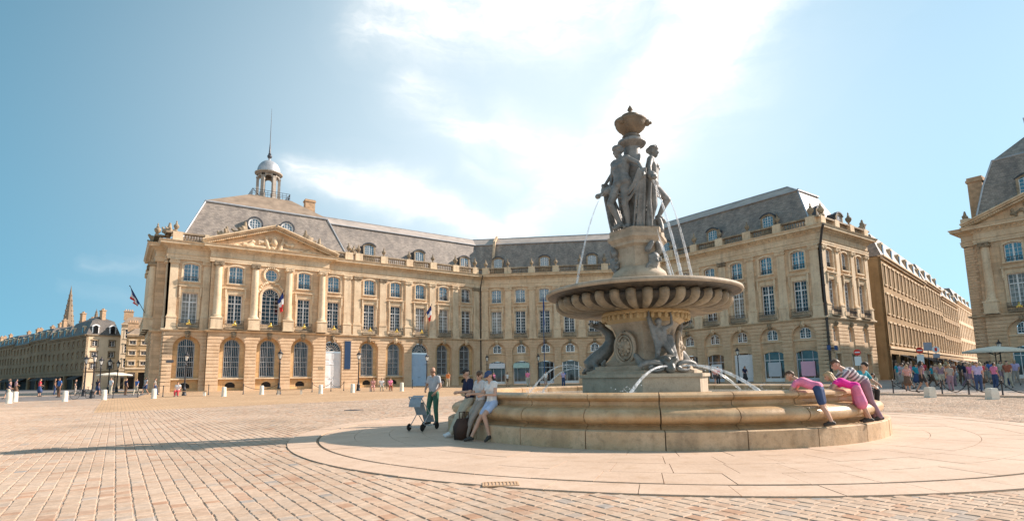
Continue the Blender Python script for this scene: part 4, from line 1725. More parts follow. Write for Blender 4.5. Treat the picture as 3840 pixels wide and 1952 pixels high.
for yy in (YA + 2.5, YA + 13.0):
    MB().box(3.001, 4.0, yy - .012, yy + .012, Z0 - .6, Z0 + 17.2).build('wall', M['limestone'], palace)

rustic(FA, 4.0, 8.29, opL, palace)
rustic(FA2, 8.3, 21.95, opM, palace)
rustic(FA, 21.96, XCOR - .02, opR, palace)
rustic(FC, 0.05, LC, opC, palace)
rustic(FB, 0.05, LB - .05, opB, palace, single=False)
rustic(FD, .0, XEND - XC, opD, palace, single=False)
rustic(FS, 13.5, 15.95, [], palace, single=False)
rustic(FS2, 3.0, 13.5, opS, palace, single=False)

# bays
for u, gk, uk in bays_side:
    ground_bay(FA, u, gk, palace)
    upper_bay(FA, u, uk, palace, single=True)
for u, gk, uk in ((11.0, 'grille', 'std'), (15.0, 'grille', 'centre'), (19.0, 'grille', 'std')):
    ground_bay(FA2, u, gk, palace)
    upper_bay(FA2, u, uk, palace, single=True)
for k, (u, gk, uk) in enumerate(wing):
    ground_bay(FA, u, gk, palace, idx=1)
    upper_bay(FA, u, uk, palace, single=True, gold=k < 3)
for k, (u, gk, uk) in enumerate(shop_b):
    ground_bay(FB, u, gk, palace, idx=k)
    upper_bay(FB, u, uk, palace, gold=False)
for k, (u, gk, uk) in enumerate(shop_c):
    ground_bay(FC, u, gk, palace, idx={6: 5, 5: 6, 4: 7, 3: 8}.get(k, 4))
    upper_bay(FC, u, uk, palace, gold=False, single=k > 4)
for u in D_BAYS:
    ground_bay(FD, u, 'small', palace)
    upper_bay(FD, u, 'std', palace, gold=False)
for u in (5.2, 8.25, 11.3):
    ground_bay(FS2, u, 'grille', palace)
    upper_bay(FS2, u, 'std', palace, gold=False)

# orders
for u in (4.62, 7.95, 24.85, 26.25, 29.95, 33.85, 37.75, 41.65, 45.4):
    pilaster(FA, u, palace, w=.8 if u in (4.62, 7.95) else .92)
for u in (9.05, 13.05, 17.0, 21.15):
    column(FA2, u, palace)
for u in [.75] + [4.45 + 3.82 * k for k in range(5)]:
    pilaster(FB, u, palace)
for u in [.9, 2.34] + [6.24 + 3.895 * k for k in range(6)] + [LC - .62]:
    pilaster(FC, u, palace)
for u in (.62, 3.85, 7.65, 11.35):
    pilaster(FD, u, palace, w=.8)
for u in (3.7, 6.72, 9.78, 12.8):
    column(FS2, u, palace, o=.3)
pilaster(FS, 15.3, palace, w=.8)
# recessed panels at balcony level between pedestal blocks
mb = MB()
for F, us in ((FA, [6.35, 23.0] + A_WING), (FA2, [11, 15, 19]), (FB, B_BAYS), (FC, C_BAYS), (FD, D_BAYS)):
    for u in us:
        m2 = MB(F)
        m2.box(u - 1.15, u + 1.15, 0.0, .05, 7.16, 7.86)
        mb.v, mb.f, mb.m = mb.v + m2.v, mb.f + [tuple(i + len(mb.v) for i in q) for q in m2.f], mb.m + m2.m
mb.build('balcony_panels', M['limestone_trim'], palace, kind='stuff')

PATH = [(4.0, YA + 16), (4.0, YA + 13.0), (3.0, YA + 13.0), (3.0, YA + 2.5), (4.0, YA + 2.5), (4.0, YA), (8.3, YA), (8.3, YA - .7), (21.95, YA - .7), (21.95, YA),
        (XCOR, YA), (XC, YBC), (XC, YEND), (XEND, YEND), (XEND, YEND + 20)]
for nm, prof, mat in (('plinth', PLINTH, 'limestone_rustic'), ('string_course', STRING, 'limestone_trim'), ('entablature', ENTAB, 'limestone_trim')):
    mb = MB()
    if nm == 'plinth':                              # the plinth stops at the openings
        for F, u0, u1, op in ((FA, 4.0, 8.3, opL), (FA2, 8.3, 21.95, opM), (FA, 21.95, XCOR - .16, opR), (FB, .1, LB - .1, opB), (FC, .1, LC, opC), (FD, 0, XEND - XC, []),
                              (FS2, 3.0, 13.5, []), (FS, 13.5, 16, [])):
            a = u0
            for c0, c1 in sorted((u - h, u + h) for u, h, zs in op) + [(u1, u1)]:
                if c0 - a > .1:
                    MB(F).box(a, c0, 0, .15, -.6, .70).build('plinth', M[mat], palace)
                a = c1
    else:
        sweep(mb, PATH, prof, Z0)
        mb.build(nm, M[mat], palace)
mb = MB()
for F, u0, u1 in ((FA, 4.0, 8.1), (FA2, 8.3, 21.95), (FA, 22.2, XCOR - .2), (FB, .3, LB - .3), (FC, .3, LC), (FD, 0, XEND - XC), (FS2, 3, 13.5)):
    mb.F = F
    dentils(mb, F, u0, u1)
mb.build('dentils', M['limestone_trim'], palace, kind='stuff')

# balustrade, broken by the pediment
PATH_L = PATH[:7]
PATH_R = [(21.95, YA)] + PATH[10:]
for pth in (PATH_L, PATH_R):
    for nm, prof in (('parapet', PARAPET), ('balustrade_rail', RAIL)):
        mb = MB()
        sweep(mb, pth, prof, Z0)
        mb.build(nm, M['weathered'], palace)
balustrade(FA, 4.4, 8.5, [4.75, 8.0], palace)
balustrade(FA, 22.0, XCOR, [22.5, 24.85, 26.25, 29.95, 33.85, 37.75, 41.65, 45.2], palace)
balustrade(FB, .2, LB - .2, [.9] + [4.45 + 3.82 * k for k in range(5)] + [21.0], palace)
balustrade(FC, .2, LC, [1.2] + [6.24 + 3.895 * k for k in range(6)] + [LC - .55], palace)
balustrade(FD, 0, XEND - XC, [.55, 3.85, 7.65, 11.4], palace)
for F, us in ((FA, (4.55, 24.85, 26.25, 29.95, 33.85, 37.75, 41.65, 45.2)), (FB, (.9, 4.45, 8.27, 12.09, 15.91, 19.73)),
              (FC, (1.2, 6.24, 10.13, 14.03, 17.92, 21.82, 25.71, LC - .55)), (FD, (.8, 7.65, 11.4)), (FS2, (4.0, 12.6))):
    for u in us:
        x, y, z = F(u, .12, 18.42)
        urn(x, y, z, palace, 0.95 if random.random() < .7 else 1.15)
for (F, u, s, sd) in ((FA, 25.55, .62, 3), (FD, 11.3, .75, 8), (FD, .9, .5, 9), (FS2, 8.2, .9, 5), (FS, 14.5, .8, 6)):
    x, y, z = F(u, .1, 18.42)
    trophy(x, y, z, s, palace, sd, spread=(.6, .4))

# pediment
mb = MB(FA2)
ua, ub, uc, zb, zt = 8.15, 22.1, 15.12, 17.30, 20.30


def raking(mb, a, b, off0, off1, o0, o1):
    (ua_, za_), (ub_, zb_) = a, b
    L = math.hypot(ub_ - ua_, zb_ - za_)
    nx, nz = -(zb_ - za_) / L, (ub_ - ua_) / L
    if nz < 0:
        nx, nz = -nx, -nz
    p = [(ua_ + nx * off0, za_ + nz * off0), (ub_ + nx * off0, zb_ + nz * off0), (ub_ + nx * off1, zb_ + nz * off1), (ua_ + nx * off1, za_ + nz * off1)]
    mb.prism(p, o0, o1)


for a, b in (((ua - .9, zb), (uc, zt - .25)), ((ub + .9, zb), (uc, zt - .25))):
    raking(mb, a, b, -.12, .12, -.4, .45)
    raking(mb, a, b, .122, .30, -.4, .86)
    raking(mb, a, b, .302, .46, -.4, 1.06)
mb.build('pediment', M['limestone_trim'], palace)
MB(FA2).prism([(ua - .3, 17.31), (ub + .3, 17.31), (uc, zt - .3)], -.6, .02).build('tympanum', M['limestone'], palace)
mb = MB(FA2)
for k in range(36):                                 # dentils of the raking cornice
    for s in (-1, 1):
        t = (k + .5) / 36
        u = uc + s * (1 - t) * 7.6
        z = 17.36 + t * 2.62
        mb.box(u - .09, u + .09, .2, .66, z - .06 - .02, z + .1)
mb.build('dentils', M['limestone_trim'], palace, kind='stuff')
r_ = random.Random(4)
caps = []
for k in range(44):                                 # carved relief of reclining figures and trophies
    t = r_.uniform(-1, 1)
    u = uc + t * 4.7
    zmax = 17.45 + (1 - abs(t)) * 1.75
    z = r_.uniform(17.45, max(17.5, zmax))
    p = FA2(u, .08, z)
    q = FA2(u + r_.uniform(-.55, .55), .14, min(z + r_.uniform(-.3, .3), zmax + .1))
    caps.append((p, r_.uniform(.1, .2), q, r_.uniform(.07, .14), 0))
for s in (-1, 1):
    caps.append((FA2(uc + s * .7, .12, 17.6), .26, FA2(uc + s * 1.0, .14, 18.6), .2, 0))
    caps.append((FA2(uc + s * 1.0, .16, 18.9), .17, FA2(uc + s * 1.0, .16, 18.95), .16, 0))
    caps.append((FA2(uc + s * 1.1, .12, 17.6), .2, FA2(uc + s * 3.0, .12, 17.6), .14, 0))
caps.append((FA2(uc, .12, 18.3), .42, FA2(uc, .12, 18.8), .34, 0))
link('pediment_relief', blob_mesh(caps, .07, [M['limestone_trim']], 1), palace)
for (u, s, sd, z) in ((9.6, 1.0, 21, 18.5), (11.6, 1.15, 25, 19.2), (18.8, 1.1, 22, 19.2), (20.6, 1.0, 23, 18.5)):
    x, y, zz = FA2(u, .1, z)
    trophy(x, y, zz - .2, s * .8, palace, sd, spread=(.9, .3))

# roofs
ROOF = [(-.95, 17.3), (-3.55, 23.0), (-3.45, 23.10), (-3.45, 23.24), (-3.75, 23.26), (-6.1, 24.55), (-8.4, 23.3), (-11.2, 17.3)]
PATH_ROOF = [(20.0, YA)] + PATH[10:14] + [(XEND, YEND + 40)]
ROOF2 = [(-.95, 17.3), (-3.55, 23.0), (-3.45, 23.10), (-3.45, 23.24), (-3.75, 23.26), (-6.0, 24.75)]
mv = offset_path(PATH_ROOF)
mb = MB()
sweep(mb, PATH_ROOF, ROOF2[:4], Z0, cap=False)
roof = mb.build('roof', M['slate'], palace)
mb = MB()
sweep(mb, PATH_ROOF, ROOF2[3:], Z0, cap=False)
mb.build('roof_top', M['roof_lead'], roof)
mb = MB()
for prof_o, prof_z in ((-3.46, 23.16), (-6.0, 24.78)):
    pts = [(p[0] + m[0] * prof_o, p[1] + m[1] * prof_o, Z0 + prof_z) for p, m in zip(PATH_ROOF, mv)][:5 if prof_o > -4 else 4]
    mb.tube(pts, .09, 6)
p, m = PATH_ROOF[3], mv[3]
hip = [(p[0] + m[0] * o, p[1] + m[1] * o, Z0 + z + .03) for o, z in ROOF2]
mb.tube(hip[:2], .09, 6)
mb.tube(hip[3:], .09, 6)
mb.build('roof_flashing', M['zinc'], roof)
# the low top slope in ochre tiles
# party wall climbing the roof next to the valley
mb = MB(FB)
mb.add([(1.62, -.9, 17.5), (2.0, -.9, 17.5), (2.0, -3.6, 23.5), (1.62, -3.6, 23.5), (2.0, -6.2, 24.9), (1.62, -6.2, 24.9),
        (1.62, -.7, 18.0), (2.0, -.7, 18.0), (2.0, -3.3, 23.7), (1.62, -3.3, 23.7), (2.0, -6.2, 25.3), (1.62, -6.2, 25.3)],
       [(6, 7, 8, 9), (9, 8, 10, 11), (0, 1, 7, 6), (1, 2, 8, 7), (0, 6, 9, 3), (2, 4, 10, 8), (3, 9, 11, 5)])
mb.build('party_wall', M['limestone'], palace)

# pavilion roof: steep slate sides, low ochre top, platform for the cupola
bx0, bx1, by0, by1 = 4.95, 25.2, YA + .3, YA + 17.0
kx0, kx1, ky0, ky1 = 7.75, 22.75, YA + 3.2, YA + 14.5
px0, px1, py0, py1 = 13.3, 18.7, YA + 6.6, YA + 11.6
zr = (17.35, 23.55, 26.55)
rect = lambda a, b, c, d, z: [(a, c, Z0 + z), (b, c, Z0 + z), (b, d, Z0 + z), (a, d, Z0 + z)]
mb = MB()
mb.add(rect(bx0, bx1, by0, by1, zr[0]) + rect(kx0, kx1, ky0, ky1, zr[1]), [(0, 1, 5, 4), (1, 2, 6, 5), (2, 3, 7, 6), (3, 0, 4, 7)])
proof = mb.build('pavilion_roof', M['slate'], palace)
mb = MB()
mb.add(rect(kx0 - .12, kx1 + .12, ky0 - .12, ky1 + .12, zr[1] + .16) + rect(px0, px1, py0, py1, zr[2]), [(0, 1, 5, 4), (1, 2, 6, 5), (2, 3, 7, 6), (3, 0, 4, 7), (4, 5, 6, 7)])
mb.build('roof_top', M['roof_ochre'], proof)
mb = MB()
c = rect(kx0 - .06, kx1 + .06, ky0 - .06, ky1 + .06, zr[1] + .08)
b = rect(bx0, bx1, by0, by1, zr[0])
for i in range(4):
    mb.bar(c[i], c[(i + 1) % 4], .15, 6)
for i in (0, 1):
    mb.bar(b[i], c[i], .09, 6)
mb.build('roof_flashing', M['zinc'], proof)
chimney(21.15, 22.55, YA + 8.6, YA + 9.6, Z0 + 23.2, Z0 + 27.9, palace)


def oculus(F, u, z, root, o=-1.5):
    mb = MB(F)
    r = .62
    n = 20
    ring = []
    for k in range(n):
        a, b = 2 * math.pi * k / n, 2 * math.pi * (k + 1) / n
        p = [(u + rr_ * math.cos(t), z + rr_ * math.sin(t)) for t in (a, b) for rr_ in (r, r + .2)]
        mb.add([(p[0][0], o + .1, p[0][1]), (p[1][0], o + .1, p[1][1]), (p[3][0], o + .1, p[3][1]), (p[2][0], o + .1, p[2][1]),
                (p[0][0], o - .2, p[0][1]), (p[2][0], o - .2, p[2][1])], [(0, 1, 2, 3), (0, 3, 5, 4)])
    d = mb.build('round_dormer', M['white_paint'], root)
    mb = MB(F)
    for k in range(11):
        a, b = math.pi * (k - .5) / 10, math.pi * (k + .5) / 10
        p = [(u + .98 * math.cos(t), z + .98 * math.sin(t)) for t in (a, b)] + [(u + .80 * math.cos(t), z + .80 * math.sin(t)) for t in (b, a)]
        mb.add([(x, o + .22, y) for x, y in p] + [(x, -3.6, y) for x, y in p], [(0, 1, 2, 3), (0, 4, 5, 1), (3, 2, 6, 7)])
    mb.add([(u - .9, o + .05, z), (u - .9, o + .05, z - 1.4), (u - .9, -3.3, z - 1.4), (u - .9, -3.3, z)], [(0, 1, 2, 3)])
    mb.add([(u + .9, o + .05, z), (u + .9, o + .05, z - 1.4), (u + .9, -3.3, z - 1.4), (u + .9, -3.3, z)], [(0, 1, 2, 3)])
    mb.add([(u - .9, o + .04, z - 1.4), (u + .9, o + .04, z - 1.4), (u + .9, o + .04, z), (u - .9, o + .04, z)], [(0, 1, 2, 3)])
    mb.build('hood', M['lead_dark'], d)
    mb = MB(F)
    for q in (-.3, 0, .3):
        t = .045 if q == 0 else .025
        h = math.sqrt(r * r - q * q)
        mb.box(u + q - t, u + q + t, o + .05, o + .09, z - h, z + h)
        mb.box(u - h, u + h, o + .052, o + .088, z + q - t * .7, z + q + t * .7)
    mb.build('glazing_bar', M['white_paint'], d)
    MB(F).add([(a, o + .06, c) for a, c in circle_loop(u, z, r + .02)], [tuple(range(20))]).build('pane', M['glass_sky'], d)


oculus(FA, 13.15, 21.05, palace)
oculus(FA, 17.05, 21.05, palace)
for u in (28.3, 36.2, 44.1):
    dormer(FA, u, palace)
for u in (2.7, 10.25, 17.85):
    dormer(FB, u, palace)
for u in (8.19, 16.0, 23.8):
    dormer(FC, u, palace)
dormer(FD, 3.6, palace)
dormer(FD, 8.4, palace)

# cupola
cupola = empty('cupola_base', (16.0, YA + 9.0, Z0 + 26.5))
cupola.parent = palace
cupola.matrix_parent_inverse = Matrix.Translation(-Vector((4.0, YA, Z0)))
bpy.data.objects.remove(cupola)
cx_, cy_, cz_ = 16.0, YA + 9.0, Z0 + 26.5
mb = MB()
LT0 = math.atan2(-cy_, -cx_)
n8 = 6
for k in range(n8):
    t = LT0 + 2 * math.pi * (k + .5) / n8
    x, y = cx_ + 1.42 * math.cos(t), cy_ + 1.42 * math.sin(t)
    ax, ay = -math.sin(t), math.cos(t)
    f = lambda a, b, c, x=x, y=y, t=t, ax=ax, ay=ay: (x + ax * a + math.cos(t) * b, y + ay * a + math.sin(t) * b, cz_ + c)
    mb.F = f
    mb.box(-.31, .31, -.23, .23, 0, 1.0)
    mb.box(-.24, .24, -.18, .18, 1.0, 3.6)
    mb.box(-.27, .27, -.22, .22, 3.45, 3.6)
mb.F = None
for k in range(n8):                                 # arches between the posts
    t0, t1 = LT0 + 2 * math.pi * (k + .5) / n8, LT0 + 2 * math.pi * (k + 1.5) / n8
    p0 = Vector((cx_ + 1.42 * math.cos(t0), cy_ + 1.42 * math.sin(t0), 0))
    p1 = Vector((cx_ + 1.42 * math.cos(t1), cy_ + 1.42 * math.sin(t1), 0))
    d = (p1 - p0)
    L = d.length
    d.normalize()
    nrm = Vector((d.y, -d.x, 0))
    f = lambda a, b, c, p0=p0, d=d, nrm=nrm: tuple(p0 + d * a + nrm * b + Vector((0, 0, cz_ + c)))
    mb.F = f
    lo = [(L / 2 + .50 * math.cos(math.pi * q / 10), 3.25 + .50 * math.sin(math.pi * q / 10)) for q in range(11)]
    for q in range(10):
        a, b = lo[q], lo[q + 1]
        mb.add([(a[0], .14, a[1]), (b[0], .14, b[1]), (b[0], .14, 4.0), (a[0], .14, 4.0), (a[0], -.14, a[1]), (b[0], -.14, b[1]), (b[0], -.14, 4.0), (a[0], -.14, 4.0)],
               [(0, 1, 2, 3), (0, 4, 5, 1), (4, 7, 6, 5)])
mb.F = None
mb.lathe([(1.55, 3.95), (1.6, 4.05), (1.85, 4.12), (1.88, 4.28), (1.62, 4.34), (1.2, 4.34)], 24, (cx_, cy_, cz_))
mb.lathe([(1.6, -.1), (1.6, .12), (0, .12)], 8, (cx_, cy_, cz_), t0=math.pi / 8)
lantern = mb.build('cupola', M['lantern_stone'], palace)
mb = MB()
dome = [(1.58, 4.34)] + [(1.56 * math.cos(a), 4.42 + 1.85 * math.sin(a)) for a in [math.pi / 2 * k / 10 for k in range(10)]] + [(.2, 6.28), (.14, 6.45), (.2, 6.6)]
mb.lathe(dome, 24, (cx_, cy_, cz_), fn=lambda r, z, th: r * (1 + .012 * abs(math.cos(4 * th))))
mb.build('dome', M['zinc'], lantern, smooth=True)
mb = MB()
mb.ball((cx_, cy_, cz_ + 6.9), .33, 12, 8)
mb.lathe([(.14, 7.15), (.22, 7.25), (.14, 7.4), (.10, 8.2), (.05, 9.0), (.045, 10.5), (.015, 14.3)], 8, (cx_, cy_, cz_))
mb.build('spike', M['lead_dark'], lantern, smooth=True)
mb = MB()
hw = 2.45
for s in range(4):
    c, q = (math.cos(s * math.pi / 2), math.sin(s * math.pi / 2))
    P_ = lambda a, b: (cx_ + a * c - b * q, cy_ + a * q + b * c)
    for z in (.35, .62, .95):
        mb.bar((*P_(-hw, hw), cz_ + z), (*P_(hw, hw), cz_ + z), .03, 4)
    for k in range(10):
        a = -hw + 2 * hw * k / 10
        mb.bar((*P_(a, hw), cz_), (*P_(a, hw), cz_ + .98), .025, 4)
    mb.bar((*P_(-hw, hw), cz_ + .95), (*P_(-hw + .1, hw - .9), cz_ + .05), .05, 4)
mb.build('platform_railing', M['lead_dark'], lantern)

# drain pipes in the corners
mb = MB()
x, y, _ = FA(XCOR - .12, .16, 0)
mb.tube([(x, y, Z0 + .1), (x, y, Z0 + 15.2), (x - .1, y - .5, Z0 + 16.2), (x - .3, y - 1.2, Z0 + 17.1)], .085, 8)
for k in range(8):
    mb.lathe([(.12, 0), (.12, .1)], 8, (x, y, Z0 + 1 + 1.9 * k))
mb.build('drain_pipe', M['rust_pipe'], palace)
mb = MB()
x, y = XC - .14, YEND - .16
mb.tube([(x, y, Z0 - .2), (x, y, Z0 + 15.0), (x - .15, y - .15, Z0 + 15.3), (x - .55, y - .6, Z0 + 16.6), (x - .9, y - .95, Z0 + 17.1)], .13, 8)
for k in range(8):
    mb.lathe([(.17, 0), (.17, .12)], 8, (x, y, Z0 + 1 + 1.9 * k))
mb.build('drain_pipe', M['rust_pipe'], palace)
# small dark name plate and carved panel on the wall
MB(FA).box(4.45, 5.15, .072, .11, 3.3, 3.62).build('name_plate', M['lead_dark'], palace)
MB(FA).box(20.9, 21.5, .075, .1, 2.5, 2.9).build('wall_plaque', M['limestone_dark'], palace) if False else None
MB(FA2).box(21.05, 21.7, .075, .1, 2.45, 2.85).build('wall_plaque', M['limestone_dark'], palace)
# ------------------------------------------------------------------ the fountain
fountain = empty('fountain', (FX, FY, 0), 'grand stone fountain with fluted bowl and three statues pouring water above a round basin', 'fountain')
CAMA = math.degrees(math.atan2(-FY, -FX))          # direction from the fountain to the square's viewer side


def pol(th, r, z=0.0):
    """point round the axis: th degrees, 0 faces the square, positive to the right"""
    a = R(CAMA + th)
    return (FX + OX + r * math.cos(a), FY + OY + r * math.sin(a), z)


OX = OY = 0.0                                       # the upper tiers stand a hand's breadth off the lower axis


# basin: 24 moulded stones
NB = 24
BPROF = [(4.86, .10), (4.86, 1.03), (4.93, 1.065), (5.28, 1.075), (5.40, 1.06), (5.455, 1.02), (5.46, .975), (5.42, .935), (5.345, .915), (5.325, .90), (5.325, .83), (5.36, .80),
         (5.40, .79), (5.52, .775), (5.63, .73), (5.69, .66), (5.70, .60), (5.665, .535), (5.58, .485), (5.48, .465), (5.46, .44), (5.50, .41), (5.56, .395), (5.60, .375)]
PPROF = [(5.4, .36), (5.62, .374), (5.765, .37), (5.80, .35), (5.80, 0.0)]


def sector(prof, n, gap, seg=5):
    a = math.pi / n
    vs, fs = [], []
    m = len(prof)
    for k in range(seg + 1):
        t = -a + 2 * a * k / seg
        for r, z in prof:
            g = gap / r
            tt = max(-a + g, min(a - g, t))
            vs.append((r * math.cos(tt), r * math.sin(tt), z))
    for k in range(seg):
        fs += [(k * m + i, (k + 1) * m + i, (k + 1) * m + i + 1, k * m + i + 1) for i in range(m - 1)]
    fs += [tuple(range(m)), tuple(seg * m + i for i in range(m))[::-1]]
    return vs, fs


# close the inner body a little behind so the joints read dark
mb = MB()
mb.lathe([(4.9, .05), (4.9, 1.0), (5.28, 1.03), (5.36, .95), (5.27, .86), (5.5, .7), (5.5, .55), (5.40, .44), (5.5, .36), (5.74, .34), (5.74, 0)], 96, (FX, FY, 0))
mb.build('basin_core', M['joint_sand'], fountain, smooth='all')
v1, f1 = sector(BPROF, NB, .010)
v2, f2 = sector(PPROF, NB, .010)
me_b = MB().add(v1, f1).mesh('basin_stone', M['basin_stone'], smooth=True)
me_p = MB().add(v2, f2).mesh('plinth_stone', M['basin_plinth'], smooth=True)
for k in range(NB):
    for nm, me, off in (('basin_stone', me_b, 0.0), ('plinth_stone', me_p, .01)):
        o = bpy.data.objects.new(nm, me)
        COL.objects.link(o)
        o.parent = fountain
        o.rotation_euler = (0, 0, 2 * math.pi * (k + .36) / NB + off)
        o.location = (random.uniform(-.004, .004), random.uniform(-.004, .004), random.uniform(-.003, .001))
mb = MB()
rings = [(0.0, .0), (1.5, 0), (2.4, 0), (3.3, 0), (4.1, 0), (4.9, 0)]
mb.lathe([(r, .90) for r, _ in rings], 96, (FX, FY, 0))
mb.build('water', M['basin_water'], fountain)

# three-sided base block with cut corners, corners under the sculptures
CORN = (-100.5, 19.5, 139.5)
FACE = (-40.5, 79.5, 199.5)


def hexa(mb, r, hw, z0, z1, r2=None, hw2=None):
    r2, hw2 = r2 or r, hw2 or hw
    lo, hi = [], []
    for c in CORN:
        for s in (-1, 1):
            for lst, rr_, h, z in ((lo, r, hw, z0), (hi, r2, hw2, z1)):
                lst.append(pol(c + s * math.degrees(math.atan2(h, rr_)), math.hypot(rr_, h), z))
    mb.add(lo + hi, [(k, (k + 1) % 6, 6 + (k + 1) % 6, 6 + k) for k in range(6)] + [(0, 5, 4, 3, 2, 1), (6, 7, 8, 9, 10, 11)])


mb = MB()
hexa(mb, 1.86, .82, .80, .93)
hexa(mb, 1.76, .78, .93, 1.36)
hexa(mb, 1.76, .78, 1.36, 1.37, 1.84, .82)
hexa(mb, 1.84, .82, 1.37, 1.46)
mb.build('base_block', M['pedestal_stone'], fountain)
mb = MB()
hexa(mb, 1.66, .68, 1.46, 1.54)
hexa(mb, 1.62, .66, 1.54, 1.60, 1.45, .6)
hexa(mb, 1.42, .58, 1.60, 1.68)
prof = [(1.38, .56, 1.68), (1.18, .50, 1.74), (1.00, .44, 1.86), (.86, .40, 2.08), (.80, .38, 2.35), (.82, .38, 2.62), (.90, .42, 2.82), (.98, .46, 2.92)]
for (a, b, c), (d, e, f) in zip(prof[:-1], prof[1:]):
    hexa(mb, a, b, c, f, d, e)
mb.build('stem', M['pedestal_stone'], fountain)
mb = MB()
hexa(mb, 1.00, .48, 2.92, 3.02, 1.10, .56)
hexa(mb, 1.12, .58, 3.02, 3.12)
mb.lathe([(.9, 3.12), (1.22, 3.13), (1.28, 3.18), (1.26, 3.24), (1.05, 3.27)], 36, (FX, FY, 0))
for k in range(40):
    x, y, _ = pol(k * 9, 1.23)
    mb.ball((x, y, 3.07), (.06, .06, .1), 6, 4)
mb.build('stem_cap', M['cap_stone'], fountain)
for fdeg in FACE:                                  # oval medallions with a lion's head
    c = Vector(pol(fdeg, .93, 2.2))
    n = Vector(pol(fdeg, 1.0, 0)) - Vector(pol(fdeg, 0, 0))
    n.normalize()
    s = n.cross(Vector((0, 0, 1)))
    f = lambda a, b, d, c=c, n=n, s=s: tuple(c + s * a + n * b + Vector((0, 0, d)))
    mb = MB(f)
    mb.tube([(.36 * math.cos(t), .0, .44 * math.sin(t)) for t in [2 * math.pi * k / 24 for k in range(25)]], .055, 6, cap=False)
    mb.tube([(.27 * math.cos(t), .02, .34 * math.sin(t)) for t in [2 * math.pi * k / 24 for k in range(25)]], .03, 6, cap=False)
    mb.add([(.36 * math.cos(2 * math.pi * k / 24), -.02, .44 * math.sin(2 * math.pi * k / 24)) for k in range(24)], [tuple(range(24))])
    mb.ball((0, .02, .02), (.17, .10, .19), 12, 8)
    mb.ball((0, .11, -.03), (.07, .07, .07), 8, 6)
    for q in (-1, 1):
        mb.ball((q * .06, .10, .06), (.03, .03, .03), 6, 4)
        mb.ball((q * .16, .03, .12), (.06, .05, .07), 6, 4)
    for q in range(10):
        t = 2 * math.pi * q / 10
        mb.ball((.18 * math.cos(t), .02, .02 + .2 * math.sin(t)), (.06, .05, .06), 6, 4)
    mb.build('medallion', M['pedestal_stone'], fountain, smooth='all')


def body_curve(pts, radii, m=0):
    return [(tuple(a), ra, tuple(b), rb, m) for a, b, ra, rb in zip(pts[:-1], pts[1:], radii[:-1], radii[1:])]


def folds(p0, p1, n, spread, sag, r_, rad=(.028, .05), mid=None):
    """hanging cloth: n strands from near p0 to near p1"""
    out = []
    p0, p1 = Vector(p0), Vector(p1)
    for k in range(n):
        t = (k / max(1, n - 1) - .5)
        a = p0 + Vector(spread[0]) * t
        b = p1 + Vector(spread[1]) * t
        m1 = a.lerp(b, .5) + Vector((r_.uniform(-.03, .03), r_.uniform(-.03, .03), -sag))
        q1, q2 = a.lerp(m1, .5) + Vector((0, 0, -sag * .35)), m1.lerp(b, .5) + Vector((0, 0, -sag * .2))
        rr_ = r_.uniform(*rad)
        pts = [a, q1, m1, q2, b]
        out += [(tuple(u), tuple(v), rr_, rr_ * r_.uniform(.85, 1.25)) for u, v in zip(pts[:-1], pts[1:])]
    return out


